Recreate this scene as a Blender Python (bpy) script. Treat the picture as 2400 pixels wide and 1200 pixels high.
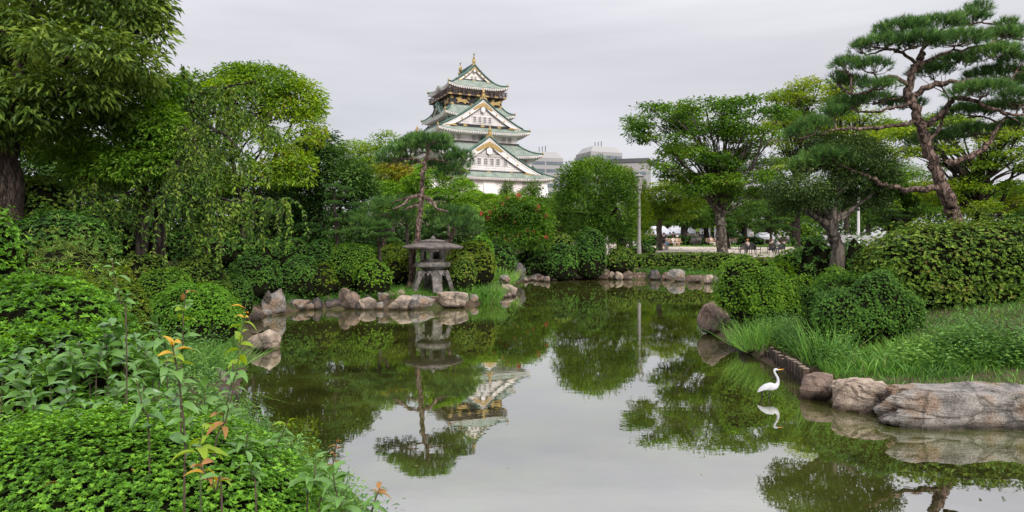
import bpy, bmesh, math, random
import numpy as np
from mathutils import Vector, Matrix

for o in list(bpy.data.objects):
    bpy.data.objects.remove(o)
S = bpy.context.scene
COL = S.collection
PI = math.pi
rng = np.random.default_rng(11)
R = random.Random(5)

# ------------------------------------------------------------------ camera
CAMH = 2.4
cd = bpy.data.cameras.new('camera')
cam = bpy.data.objects.new('camera', cd)
COL.objects.link(cam)
cam.location = (0, 0, CAMH)
cam.rotation_euler = (PI / 2, 0, 0)
cd.sensor_width = 36
cd.lens = 24
cd.shift_y = -30 / 2400          # the horizon lies a little above the middle of the picture
cd.clip_start = 0.1
cd.clip_end = 6000
S.camera = cam

# ------------------------------------------------------------------ sky
SUN_EL, SUN_AZ = math.radians(37), math.radians(154)   # azimuth clockwise from +Y
W = bpy.data.worlds.new('World')
S.world = W
W.use_nodes = True
nt = W.node_tree
for n in list(nt.nodes):
    nt.nodes.remove(n)
out = nt.nodes.new('ShaderNodeOutputWorld')
bg = nt.nodes.new('ShaderNodeBackground')
bg.inputs['Strength'].default_value = 0.1
sky = nt.nodes.new('ShaderNodeTexSky')
sky.sky_type = 'NISHITA'
sky.sun_disc = False
sky.sun_elevation = SUN_EL
sky.sun_rotation = SUN_AZ
tc = nt.nodes.new('ShaderNodeTexCoord')
mp = nt.nodes.new('ShaderNodeMapping')
mp.inputs['Rotation'].default_value = (0, 0.25, 0.4)
mp.inputs['Scale'].default_value = (1.0, 1.6, 9.0)
nz = nt.nodes.new('ShaderNodeTexNoise')
nz.inputs['Scale'].default_value = 1.3
nz.inputs['Detail'].default_value = 6
nz.inputs['Roughness'].default_value = 0.5
nz.inputs['Distortion'].default_value = 0.25
cr = nt.nodes.new('ShaderNodeValToRGB')
cr.color_ramp.elements[0].position = 0.35
cr.color_ramp.elements[0].color = (2.62, 2.58, 2.72, 1)
cr.color_ramp.elements[1].position = 0.66
cr.color_ramp.elements[1].color = (3.42, 3.35, 3.52, 1)
# an overcast sky grows steadily brighter towards the zenith
sx = nt.nodes.new('ShaderNodeSeparateXYZ')
mr = nt.nodes.new('ShaderNodeMapRange')
mr.inputs['From Min'].default_value = 0.25
mr.inputs['From Max'].default_value = 1.0
mr.inputs['To Min'].default_value = 1.0
mr.inputs['To Max'].default_value = 3.5
mul = nt.nodes.new('ShaderNodeVectorMath')
mul.operation = 'SCALE'
mix = nt.nodes.new('ShaderNodeMixRGB')
mix.inputs[0].default_value = 0.94
L = nt.links.new
L(tc.outputs['Generated'], mp.inputs['Vector'])
L(mp.outputs[0], nz.inputs['Vector'])
L(nz.outputs['Fac'], cr.inputs[0])
L(tc.outputs['Generated'], sx.inputs[0])
L(sx.outputs['Z'], mr.inputs['Value'])
L(cr.outputs[0], mul.inputs[0])
L(mr.outputs[0], mul.inputs['Scale'])
L(sky.outputs[0], mix.inputs[1])
L(mul.outputs[0], mix.inputs[2])
L(mix.outputs[0], bg.inputs['Color'])
L(bg.outputs[0], out.inputs['Surface'])

sd = bpy.data.lights.new('sun', 'SUN')
sd.energy = 1.5
sd.angle = math.radians(18)
sd.color = (1.0, 0.95, 0.88)
sun = bpy.data.objects.new('sun', sd)
COL.objects.link(sun)
sdir = Vector((math.sin(SUN_AZ) * math.cos(SUN_EL), math.cos(SUN_AZ) * math.cos(SUN_EL), math.sin(SUN_EL)))
sun.rotation_euler = sdir.to_track_quat('Z', 'Y').to_euler()

S.view_settings.view_transform = 'Standard'
S.view_settings.look = 'None'
S.view_settings.exposure = 1.2
S.view_settings.gamma = 1
S.view_settings.use_curve_mapping = False
S.cycles.max_bounces = 6
S.cycles.diffuse_bounces = 3
S.cycles.glossy_bounces = 2
S.cycles.transmission_bounces = 3
S.cycles.transparent_max_bounces = 4
S.cycles.use_denoising = True

# ------------------------------------------------------------------ helpers: points
F = 1600.0


def at(px, py, Y):
    return np.array([(px - 1200) / F * Y, Y, CAMH - (py - 570) / F * Y])


def wat(px, py):
    Y = CAMH * F / (py - 570)
    return np.array([(px - 1200) / F * Y, Y, 0.0])


# ------------------------------------------------------------------ helpers: materials
MATS = {}


def new_mat(name):
    m = bpy.data.materials.new(name)
    m.use_nodes = True
    n = m.node_tree
    for x in list(n.nodes):
        if x.type != 'OUTPUT_MATERIAL':
            n.nodes.remove(x)
    MATS[name] = m
    return m, n, n.nodes, n.links.new, [x for x in n.nodes if x.type == 'OUTPUT_MATERIAL'][0]


def ramp(nodes, stops):
    r = nodes.new('ShaderNodeValToRGB')
    e = r.color_ramp.elements
    while len(e) < len(stops):
        e.new(0.5)
    for k, (p, c) in enumerate(stops):
        e[k].position = p
        e[k].color = (*c, 1)
    return r


def plain(name, c1, c2=None, scale=3.0, rough=0.6, metal=0.0, bump=0.0, bscale=20.0, detail=4.0, spec=0.4, coords='Object', stretch=(1, 1, 1), mid=(0.35, 0.65)):
    m, n, N, Lk, o = new_mat(name)
    b = N.new('ShaderNodeBsdfPrincipled')
    b.inputs['Roughness'].default_value = rough
    b.inputs['Metallic'].default_value = metal
    b.inputs['Specular IOR Level'].default_value = spec
    t = N.new('ShaderNodeTexCoord')
    mpp = N.new('ShaderNodeMapping')
    mpp.inputs['Scale'].default_value = stretch
    Lk(t.outputs[coords], mpp.inputs[0])
    if c2 is None:
        c2 = tuple(x * 0.78 for x in c1)
    z = N.new('ShaderNodeTexNoise')
    z.inputs['Scale'].default_value = scale
    z.inputs['Detail'].default_value = detail
    Lk(mpp.outputs[0], z.inputs['Vector'])
    r = ramp(N, [(mid[0], c2), (mid[1], c1)])
    Lk(z.outputs['Fac'], r.inputs[0])
    Lk(r.outputs[0], b.inputs['Base Color'])
    if bump:
        z2 = N.new('ShaderNodeTexNoise')
        z2.inputs['Scale'].default_value = bscale
        z2.inputs['Detail'].default_value = 5
        Lk(mpp.outputs[0], z2.inputs['Vector'])
        bp = N.new('ShaderNodeBump')
        bp.inputs['Strength'].default_value = bump
        bp.inputs['Distance'].default_value = 0.03
        Lk(z2.outputs['Fac'], bp.inputs['Height'])
        Lk(bp.outputs[0], b.inputs['Normal'])
    Lk(b.outputs[0], o.inputs['Surface'])
    return m


GREEN = (1.68, 1.52, 0.82)


def leaf_mat(name, dark, mid, light, transl=0.35, rough=0.5, nscale=0.9, spec=0.22, extra=None):
    """tint (0..1 per leaf) and a soft clump noise choose between three leaf greens; extra = colour of a few odd leaves"""
    g = GREEN
    dark, mid, light = [(c[0] * g[0], c[1] * g[1], c[2] * g[2]) for c in (dark, mid, light)]
    m, n, N, Lk, o = new_mat(name)
    a = N.new('ShaderNodeAttribute')
    a.attribute_name = 'tint'
    t = N.new('ShaderNodeTexCoord')
    z = N.new('ShaderNodeTexNoise')
    z.inputs['Scale'].default_value = nscale
    z.inputs['Detail'].default_value = 2
    Lk(t.outputs['Object'], z.inputs['Vector'])
    ad = N.new('ShaderNodeMath')
    ad.operation = 'MULTIPLY_ADD'
    ad.inputs[1].default_value = 0.9
    ad.inputs[2].default_value = -0.47
    Lk(z.outputs['Fac'], ad.inputs[0])
    s = N.new('ShaderNodeMath')
    s.operation = 'ADD'
    s.use_clamp = True
    Lk(ad.outputs[0], s.inputs[0])
    Lk(a.outputs['Fac'], s.inputs[1])
    dark = tuple(v * 0.7 for v in dark)
    light = tuple(v * 1.2 for v in light)
    st = [(0.05, dark), (0.5, mid), (0.95, light)]
    if extra:
        st = [(0.06, dark), (0.5, mid), (0.9, light), (0.95, light), (1.0, extra)]
    r = ramp(N, st)
    Lk(s.outputs[0], r.inputs[0])
    b = N.new('ShaderNodeBsdfPrincipled')
    b.inputs['Roughness'].default_value = rough
    b.inputs['Specular IOR Level'].default_value = spec
    Lk(r.outputs[0], b.inputs['Base Color'])
    tr = N.new('ShaderNodeBsdfTranslucent')
    hs = N.new('ShaderNodeHueSaturation')
    hs.inputs['Hue'].default_value = 0.485
    hs.inputs['Saturation'].default_value = 1.1
    hs.inputs['Value'].default_value = 1.5
    Lk(r.outputs[0], hs.inputs['Color'])
    Lk(hs.outputs[0], tr.inputs['Color'])
    mx = N.new('ShaderNodeMixShader')
    mx.inputs[0].default_value = transl * 0.8
    Lk(b.outputs[0], mx.inputs[1])
    Lk(tr.outputs[0], mx.inputs[2])
    Lk(mx.outputs[0], o.inputs['Surface'])
    return m


def bark_mat(name, c1, c2, scale=6.0, plates=False, lichen=None):
    m, n, N, Lk, o = new_mat(name)
    b = N.new('ShaderNodeBsdfPrincipled')
    b.inputs['Roughness'].default_value = 0.9
    b.inputs['Specular IOR Level'].default_value = 0.2
    t = N.new('ShaderNodeTexCoord')
    mpp = N.new('ShaderNodeMapping')
    mpp.inputs['Scale'].default_value = (1, 1, 0.55 if plates else 0.22)
    Lk(t.outputs['Object'], mpp.inputs[0])
    z = N.new('ShaderNodeTexNoise')
    z.inputs['Scale'].default_value = scale * 1.6
    z.inputs['Detail'].default_value = 6
    z.inputs['Roughness'].default_value = 0.65
    Lk(mpp.outputs[0], z.inputs['Vector'])
    v = N.new('ShaderNodeTexVoronoi')
    v.feature = 'DISTANCE_TO_EDGE'
    v.inputs['Scale'].default_value = scale
    dm = N.new('ShaderNodeMixRGB')
    dm.inputs[0].default_value = 0.18
    Lk(mpp.outputs[0], dm.inputs[1])
    Lk(z.outputs['Color'], dm.inputs[2])
    Lk(dm.outputs[0], v.inputs['Vector'])
    r1 = ramp(N, [(0.3, c2), (0.72, c1)])
    Lk(z.outputs['Fac'], r1.inputs[0])
    r2 = ramp(N, [(0.0, (0.12, 0.12, 0.12)), (0.12, (1, 1, 1))])
    Lk(v.outputs['Distance'], r2.inputs[0])
    mu = N.new('ShaderNodeMixRGB')
    mu.blend_type = 'MULTIPLY'
    mu.inputs[0].default_value = 0.9 if plates else 0.7
    Lk(r1.outputs[0], mu.inputs[1])
    Lk(r2.outputs[0], mu.inputs[2])
    col = mu.outputs[0]
    if lichen:
        z3 = N.new('ShaderNodeTexNoise')
        z3.inputs['Scale'].default_value = scale * 0.9
        z3.inputs['Detail'].default_value = 5
        Lk(t.outputs['Object'], z3.inputs['Vector'])
        r3 = ramp(N, [(0.52, (0, 0, 0)), (0.62, (0.8, 0.8, 0.8))])
        Lk(z3.outputs['Fac'], r3.inputs[0])
        m3 = N.new('ShaderNodeMixRGB')
        m3.inputs[2].default_value = (*lichen, 1)
        Lk(r3.outputs[0], m3.inputs[0])
        Lk(col, m3.inputs[1])
        col = m3.outputs[0]
    Lk(col, b.inputs['Base Color'])
    bp = N.new('ShaderNodeBump')
    bp.inputs['Strength'].default_value = 0.9
    bp.inputs['Distance'].default_value = 0.05
    Lk(r2.outputs[0], bp.inputs['Height'])
    Lk(bp.outputs[0], b.inputs['Normal'])
    Lk(b.outputs[0], o.inputs['Surface'])
    return m


def rock_mat(name, c_hi, c_lo, c_stain, scale=2.5):
    m, n, N, Lk, o = new_mat(name)
    b = N.new('ShaderNodeBsdfPrincipled')
    b.inputs['Roughness'].default_value = 0.8
    b.inputs['Specular IOR Level'].default_value = 0.25
    t = N.new('ShaderNodeTexCoord')
    z = N.new('ShaderNodeTexNoise')
    z.inputs['Scale'].default_value = scale
    z.inputs['Detail'].default_value = 8
    z.inputs['Roughness'].default_value = 0.62
    z.inputs['Distortion'].default_value = 0.4
    Lk(t.outputs['Object'], z.inputs['Vector'])
    r = ramp(N, [(0.36, c_lo), (0.56, c_hi)])
    Lk(z.outputs['Fac'], r.inputs[0])
    z2 = N.new('ShaderNodeTexNoise')
    z2.inputs['Scale'].default_value = scale * 0.6
    z2.inputs['Detail'].default_value = 6
    Lk(t.outputs['Object'], z2.inputs['Vector'])
    r2 = ramp(N, [(0.5, (0, 0, 0)), (0.64, (0.85, 0.85, 0.85))])
    Lk(z2.outputs['Fac'], r2.inputs[0])
    mx = N.new('ShaderNodeMixRGB')
    mx.inputs[2].default_value = (*c_stain, 1)
    Lk(r2.outputs[0], mx.inputs[0])
    Lk(r.outputs[0], mx.inputs[1])
    vc = N.new('ShaderNodeTexVoronoi')
    vc.feature = 'DISTANCE_TO_EDGE'
    vc.inputs['Scale'].default_value = scale * 0.55
    dmx = N.new('ShaderNodeMixRGB')
    dmx.inputs[0].default_value = 0.3
    Lk(t.outputs['Object'], dmx.inputs[1])
    Lk(z.outputs['Color'], dmx.inputs[2])
    Lk(dmx.outputs[0], vc.inputs['Vector'])
    rc = ramp(N, [(0.0, (0.22, 0.2, 0.18)), (0.035, (1, 1, 1))])
    Lk(vc.outputs['Distance'], rc.inputs[0])
    mcr = N.new('ShaderNodeMixRGB')
    mcr.blend_type = 'MULTIPLY'
    mcr.inputs[0].default_value = 0.75
    Lk(mx.outputs[0], mcr.inputs[1])
    Lk(rc.outputs[0], mcr.inputs[2])
    mx = mcr
    # wet tide mark along the water and speckled grain
    gz = N.new('ShaderNodeNewGeometry')
    sz = N.new('ShaderNodeSeparateXYZ')
    Lk(gz.outputs['Position'], sz.inputs[0])
    wr = ramp(N, [(0.03, (0.2, 0.18, 0.15)), (0.13, (1, 1, 1))])
    Lk(sz.outputs['Z'], wr.inputs[0])
    mu = N.new('ShaderNodeMixRGB')
    mu.blend_type = 'MULTIPLY'
    mu.inputs[0].default_value = 1
    Lk(mx.outputs[0], mu.inputs[1])
    Lk(wr.outputs[0], mu.inputs[2])
    z4 = N.new('ShaderNodeTexNoise')
    z4.inputs['Scale'].default_value = 42
    z4.inputs['Detail'].default_value = 3
    Lk(t.outputs['Object'], z4.inputs['Vector'])
    r4 = ramp(N, [(0.36, (0.5, 0.5, 0.5)), (0.55, (1, 1, 1))])
    Lk(z4.outputs['Fac'], r4.inputs[0])
    mu2 = N.new('ShaderNodeMixRGB')
    mu2.blend_type = 'MULTIPLY'
    mu2.inputs[0].default_value = 0.7
    Lk(mu.outputs[0], mu2.inputs[1])
    Lk(r4.outputs[0], mu2.inputs[2])
    Lk(mu2.outputs[0], b.inputs['Base Color'])
    ad = N.new('ShaderNodeMath')
    ad.operation = 'MULTIPLY_ADD'
    ad.inputs[1].default_value = 0.3
    Lk(z4.outputs['Fac'], ad.inputs[0])
    Lk(z.outputs['Fac'], ad.inputs[2])
    bp = N.new('ShaderNodeBump')
    bp.inputs['Strength'].default_value = 0.9
    bp.inputs['Distance'].default_value = 0.12
    Lk(ad.outputs[0], bp.inputs['Height'])
    Lk(bp.outputs[0], b.inputs['Normal'])
    Lk(b.outputs[0], o.inputs['Surface'])
    return m


ORD = 'first second third fourth fifth sixth seventh eighth ninth tenth eleventh twelfth thirteenth fourteenth fifteenth'.split()


# ------------------------------------------------------------------ helpers: objects
def tag(o, label=None, cat=None, group=None, kind=None):
    if label:
        o['label'] = label
    if cat:
        o['category'] = cat
    if group:
        o['group'] = group
    if kind:
        o['kind'] = kind
    return o


def thing(name, label, cat, loc=(0, 0, 0), rz=0.0, group=None):
    o = bpy.data.objects.new(name, None)
    o.empty_display_size = 0.2
    COL.objects.link(o)
    o.location = tuple(float(v) for v in loc)
    o.rotation_euler = (0, 0, rz)
    return tag(o, label, cat, group)


def link(name, mesh, parent=None, loc=None):
    o = bpy.data.objects.new(name, mesh)
    COL.objects.link(o)
    if parent:
        o.parent = parent
    if loc is not None:
        o.location = tuple(float(v) for v in loc)
    return o


def np_mesh(name, V, faces, mats, tint=None, smooth=False, midx=None):
    """faces: list of int arrays (n,k), any k"""
    me = bpy.data.meshes.new(name)
    V = np.ascontiguousarray(V, dtype=np.float32)
    faces = [np.asarray(f, dtype=np.int32) for f in faces if len(f)]
    me.vertices.add(len(V))
    me.vertices.foreach_set('co', V.ravel())
    nl = sum(f.size for f in faces)
    npoly = sum(len(f) for f in faces)
    me.loops.add(nl)
    me.loops.foreach_set('vertex_index', np.concatenate([f.ravel() for f in faces]))
    me.polygons.add(npoly)
    st, k0 = [], 0
    for f in faces:
        st.append(k0 + np.arange(len(f)) * f.shape[1])
        k0 += f.size
    me.polygons.foreach_set('loop_start', np.concatenate(st).astype(np.int32))
    if midx is not None:
        me.polygons.foreach_set('material_index', np.asarray(midx, dtype=np.int32))
    me.polygons.foreach_set('use_smooth', np.full(npoly, smooth, dtype=bool))
    me.update(calc_edges=True)
    if tint is not None:
        a = me.attributes.new('tint', 'FLOAT', 'POINT')
        a.data.foreach_set('value', np.ascontiguousarray(tint, dtype=np.float32))
    for m in (mats if isinstance(mats, (list, tuple)) else [mats]):
        me.materials.append(m)
    return me


class MB:
    """collects boxes, prisms, lathes and tubes for ONE mesh"""

    def __init__(s):
        s.v, s.f, s.m = [], [], []

    def add(s, verts, faces, mi=0):
        k = len(s.v)
        s.v += [tuple(map(float, p)) for p in verts]
        s.f += [tuple(i + k for i in f) for f in faces]
        s.m += [mi] * len(faces)
        return s

    def box(s, c, d, mi=0, rz=0.0, ry=0.0, taper=1.0):
        x, y, z = d[0] / 2, d[1] / 2, d[2] / 2
        P = []
        for zz, k in ((-z, 1), (z, taper)):
            for xx, yy in ((-x, -y), (x, -y), (x, y), (-x, y)):
                px, py, pz = xx * k, yy * k, zz
                if ry:
                    px, pz = px * math.cos(ry) + pz * math.sin(ry), -px * math.sin(ry) + pz * math.cos(ry)
                if rz:
                    px, py = px * math.cos(rz) - py * math.sin(rz), px * math.sin(rz) + py * math.cos(rz)
                P.append((px + c[0], py + c[1], pz + c[2]))
        return s.add(P, [(3, 2, 1, 0), (4, 5, 6, 7), (0, 1, 5, 4), (1, 2, 6, 5), (2, 3, 7, 6), (3, 0, 4, 7)], mi)

    def tube(s, pts, rad, n=8, mi=0, cap=True):
        V, Fq = tube_arrays(pts, rad, n)
        k = len(V)
        s.add(V, [tuple(f) for f in Fq], mi)
        if cap:
            m = len(pts)
            base = len(s.v) - k
            s.f += [tuple(base + i for i in range(n - 1, -1, -1)), tuple(base + (m - 1) * n + i for i in range(n))]
            s.m += [mi, mi]
        return s

    def lathe(s, prof, c=(0, 0, 0), n=16, mi=0, rz=0.0, cap=True):
        P = []
        for r, z in prof:
            for k in range(n):
                a = 2 * PI * k / n + rz
                P.append((c[0] + r * math.cos(a), c[1] + r * math.sin(a), c[2] + z))
        Fs = []
        for i in range(len(prof) - 1):
            for k in range(n):
                Fs.append((i * n + k, i * n + (k + 1) % n, (i + 1) * n + (k + 1) % n, (i + 1) * n + k))
        if cap:
            Fs.append(tuple(range(n - 1, -1, -1)))
            Fs.append(tuple((len(prof) - 1) * n + k for k in range(n)))
        return s.add(P, Fs, mi)

    def prism(s, poly, axis, a, b, mi=0):
        """2D polygon extruded; axis 'y': poly is (x,z); 'x': (y,z); 'z': (x,y)"""
        n = len(poly)

        def mk(p, t):
            return {'y': (p[0], t, p[1]), 'x': (t, p[0], p[1]), 'z': (p[0], p[1], t)}[axis]
        P = [mk(p, a) for p in poly] + [mk(p, b) for p in poly]
        Fs = [tuple(range(n)), tuple(range(2 * n - 1, n - 1, -1))]
        Fs += [(i, i + n, (i + 1) % n + n, (i + 1) % n) for i in range(n)]
        return s.add(P, Fs, mi)

    def xform(s, M):
        s.v = [tuple(M @ Vector(p)) for p in s.v]
        return s

    def mesh(s, name, mats, smooth=False, fix=True, auto=None):
        me = bpy.data.meshes.new(name)
        me.from_pydata(s.v, [], s.f)
        me.polygons.foreach_set('material_index', s.m)
        if fix:
            bm = bmesh.new()
            bm.from_mesh(me)
            bmesh.ops.recalc_face_normals(bm, faces=bm.faces)
            bm.to_mesh(me)
            bm.free()
        me.polygons.foreach_set('use_smooth', [smooth] * len(me.polygons))
        for m in (mats if isinstance(mats, (list, tuple)) else [mats]):
            me.materials.append(m)
        if auto:
            me.set_sharp_from_angle(angle=auto)
        me.update()
        return me

    def build(s, name, mats, parent=None, loc=None, **k):
        return link(name, s.mesh(name, mats, **k), parent, loc)


def tube_arrays(pts, rad, n=8):
    P = np.asarray(pts, float)
    m = len(P)
    rad = np.broadcast_to(np.asarray(rad, float), (m,))
    T = np.gradient(P, axis=0)
    T /= np.linalg.norm(T, axis=1)[:, None] + 1e-9
    ref = np.array([0.13, 0.97, 0.21])
    if abs(T[0] @ ref) > 0.9:
        ref = np.array([0.95, 0.1, 0.2])
    U = np.cross(T, ref)
    U /= np.linalg.norm(U, axis=1)[:, None] + 1e-9
    Vv = np.cross(T, U)
    a = np.arange(n) * 2 * PI / n
    V = P[:, None, :] + rad[:, None, None] * (np.cos(a)[None, :, None] * U[:, None, :] + np.sin(a)[None, :, None] * Vv[:, None, :])
    V = V.reshape(-1, 3)
    i = np.arange(m - 1)[:, None] * n
    k = np.arange(n)[None, :]
    k2 = (k + 1) % n
    Fq = np.stack([i + k, i + k2, i + n + k2, i + n + k], -1).reshape(-1, 4)
    return V, Fq


def smooth_line(pts, sub=4):
    """Catmull-Rom through the points"""
    P = np.asarray(pts, float)
    if len(P) < 3:
        t = np.linspace(0, 1, sub + 1)[:, None]
        return P[0] * (1 - t) + P[-1] * t
    Q = np.vstack([2 * P[0] - P[1], P, 2 * P[-1] - P[-2]])
    o = []
    for i in range(1, len(Q) - 2):
        p0, p1, p2, p3 = Q[i - 1], Q[i], Q[i + 1], Q[i + 2]
        for t in np.arange(sub) / sub:
            o.append(0.5 * (2 * p1 + (p2 - p0) * t + (2 * p0 - 5 * p1 + 4 * p2 - p3) * t * t + (3 * p1 - p0 - 3 * p2 + p3) * t ** 3))
    o.append(P[-1])
    return np.array(o)


def unit(v):
    return v / (np.linalg.norm(v, axis=-1, keepdims=True) + 1e-9)


def rand_dirs(n):
    return unit(rng.normal(size=(n, 3)))


# ------------------------------------------------------------------ helpers: foliage
class Leaves:
    """collects leaf quads (base, side, tip, side), blades and needles for ONE mesh"""

    def __init__(s):
        s.V, s.Q, s.T, s.t, s.n = [], [], [], [], 0

    def leaves(s, P, D, N, Ln, Wd, tint, fold=0.15, droop=0.2, mid=0.45):
        P = np.asarray(P, float)
        k = len(P)
        if not k:
            return s
        Ln = np.broadcast_to(Ln, (k,))[:, None]
        Wd = np.broadcast_to(Wd, (k,))[:, None]
        D = unit(D)
        Sd = unit(np.cross(D, N))
        Nn = np.cross(Sd, D)
        a = P + D * Ln * mid + Sd * Wd * 0.5 + Nn * Wd * fold
        b = P + D * Ln * mid - Sd * Wd * 0.5 + Nn * Wd * fold
        tip = P + D * Ln - Nn * Ln * droop
        s.V.append(np.stack([P, a, tip, b], 1).reshape(-1, 3))
        s.Q.append(s.n + np.arange(k * 4).reshape(-1, 4))
        s.t.append(np.repeat(np.broadcast_to(tint, (k,)), 4))
        s.n += 4 * k
        return s

    def needles(s, P, D, Ln, Wd, tint):
        k = len(P)
        D = unit(D)
        Sd = unit(np.cross(D, rand_dirs(k)))
        Ln = np.broadcast_to(Ln, (k,))[:, None]
        s.V.append(np.stack([P - Sd * Wd / 2, P + Sd * Wd / 2, P + D * Ln], 1).reshape(-1, 3))
        s.T.append(s.n + np.arange(k * 3).reshape(-1, 3))
        s.t.append(np.repeat(np.broadcast_to(tint, (k,)), 3))
        s.n += 3 * k
        return s

    def blades(s, P, D, Ln, Wd, tint, bend=0.4):
        """grass blades: a quad and a tip triangle bent over"""
        k = len(P)
        D = unit(D)
        H = rand_dirs(k)
        H[:, 2] = 0
        H = unit(H)
        Sd = unit(np.cross(D, H))
        Ln = np.broadcast_to(Ln, (k,))[:, None]
        m = P + D * Ln * 0.55 + H * Ln * bend * 0.25
        tip = P + D * Ln * 0.95 + H * Ln * bend
        s.V.append(np.stack([P - Sd * Wd / 2, P + Sd * Wd / 2, m + Sd * Wd * 0.4, m - Sd * Wd * 0.4, tip], 1).reshape(-1, 3))
        b = s.n + np.arange(k)[:, None] * 5
        s.Q.append(b + np.array([[0, 1, 2, 3]]))
        s.T.append(b + np.array([[3, 2, 4]]))
        s.t.append(np.repeat(np.broadcast_to(tint, (k,)), 5))
        s.n += 5 * k
        return s

    def solid(s, V, Q, tint=0.0):
        s.V.append(np.asarray(V, float))
        s.Q.append(np.asarray(Q) + s.n)
        s.t.append(np.full(len(V), tint))
        s.n += len(V)
        return s

    def mesh(s, name, mat, origin=(0, 0, 0)):
        V = np.concatenate(s.V) - np.asarray(origin, float)
        return np_mesh(name, V, [np.concatenate(s.Q) if s.Q else [], np.concatenate(s.T) if s.T else []], mat, np.concatenate(s.t))


def ell_points(c, r, n, up_bias=0.0, jit=0.12, zmin=-1.0):
    """points and normals on an ellipsoid's skin, jittered in depth"""
    d = rand_dirs(int(n * 1.6) + 8)
    d[:, 2] += up_bias
    d = unit(d)
    d = d[d[:, 2] > zmin][:n]
    r = np.asarray(r, float)
    k = 1 - np.abs(rng.normal(0, jit, len(d)))
    return np.asarray(c) + d * r * k[:, None], unit(d / r)


def crown(blobs, leaf, wid, n_cl, per, cr, flat=0.4, droop=0.25, out=0.6, tintv=0.22, jit=0.22, up=0.25, zmin=-0.8, hang=0.0):
    """blobs: (x,y,z,rx,ry,rz,tint); n_cl sprays of per leaves spread over the skins in proportion to their area"""
    Lv = Leaves()
    area = np.array([(b[3] * b[4] + b[3] * b[5] + b[4] * b[5]) for b in blobs])
    cnt = np.maximum(3, (area / area.sum() * n_cl * 0.88)).astype(int)
    heads = []
    for b, k in zip(blobs, cnt):
        c, r = np.array(b[:3]), np.array(b[3:6])
        P, Nn = ell_points(c, r, k, up, jit, zmin)
        heads.append(P)
        k = len(P)
        base_t = b[6] if len(b) > 6 else 0.5
        ct = base_t + rng.normal(0, tintv * 0.6, k)
        th = rng.uniform(0, 2 * PI, (k, per))
        rr = np.sqrt(rng.uniform(0.02, 1, (k, per))) * cr * rng.uniform(0.6, 1.25, (k, 1))
        off = np.stack([np.cos(th) * rr, np.sin(th) * rr, rng.normal(0, flat * cr * 0.5, (k, per)) - 0.35 * rr * (1 - flat)], -1)
        # tilt the spray a little with the skin
        tl = Nn.copy()
        tl[:, 2] = 0
        off[:, :, 2] += 0.0
        LP = P[:, None, :] + off
        D = unit(off * np.array([1, 1, 0.4]) + 1e-3) + Nn[:, None, :] * out + rng.normal(0, 0.35, off.shape)
        D[:, :, 2] -= droop + hang
        Nl = np.array([0, 0, 1.0]) + Nn[:, None, :] * 0.5 + rng.normal(0, 0.45, off.shape)
        t = ct[:, None] + rng.normal(0, tintv * 0.6, (k, per))
        m = k * per
        sc = rng.uniform(0.7, 1.25, m)
        Lv.leaves(LP.reshape(m, 3), D.reshape(m, 3), Nl.reshape(m, 3), leaf * sc, wid * sc, np.clip(t.reshape(m), 0, 1))
    return Lv, heads


def pb(Y, *specs):
    """blobs from silhouettes: (px,py,rpx,rpy[,dY[,tint]])"""
    o = []
    for s in specs:
        px, py, rx, ry = s[:4]
        dY = s[4] if len(s) > 4 else 0
        t = s[5] if len(s) > 5 else 0.5
        y = Y + dY
        c = at(px, py, y)
        o.append((c[0], c[1], c[2], rx / F * y, rx / F * y * 0.9, ry / F * y, t))
    return o


def envelope(Y, ells, n, rx, ry, dY, t=(0.4, 0.65), bottom=0.0):
    """many small uneven sprays spread through a few big silhouettes (px,py,rpx,rpy)"""
    ar = np.array([e[2] * e[3] for e in ells], float)
    o = []
    for e, a in zip(ells, ar):
        for _ in range(max(3, int(n * a / ar.sum()))):
            th, q = rng.uniform(0, 2 * PI), math.sqrt(rng.uniform(0.08, 1))
            s = rng.uniform(0.6, 1.35)
            o.append((e[0] + math.cos(th) * q * e[2], e[1] + math.sin(th) * q * e[3], rx * s, ry * s * rng.uniform(0.7, 1.3), rng.uniform(-dY, dY) * math.sqrt(max(0.05, 1 - q * q * 0.8)), rng.uniform(*t)))
    return pb(Y, *o)


def limb(pts, r0, r1, wob=0.04, sub=5):
    P = smooth_line(pts, sub)
    ln = np.linalg.norm(P[-1] - P[0])
    w = rng.normal(0, wob * ln * 0.2, P.shape)
    w[0] = 0
    w[-1] = 0
    P = P + w
    t = np.linspace(0, 1, len(P))
    return P, r0 + (r1 - r0) * t ** 0.8


class Wood:
    def __init__(s):
        s.V, s.Q, s.n = [], [], 0

    def tube(s, P, r, n=8):
        V, Q = tube_arrays(P, r, n)
        s.V.append(V)
        s.Q.append(Q + s.n)
        s.n += len(V)
        return s

    def limb(s, pts, r0, r1, n=8, wob=0.04, sub=5):
        P, r = limb(pts, r0, r1, wob, sub)
        s.tube(P, r * rng.uniform(0.86, 1.14, len(r)), n)
        return P

    def mesh(s, name, mat, origin=(0, 0, 0)):
        return np_mesh(name, np.concatenate(s.V) - np.asarray(origin, float), [np.concatenate(s.Q)], mat, smooth=True)


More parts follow.
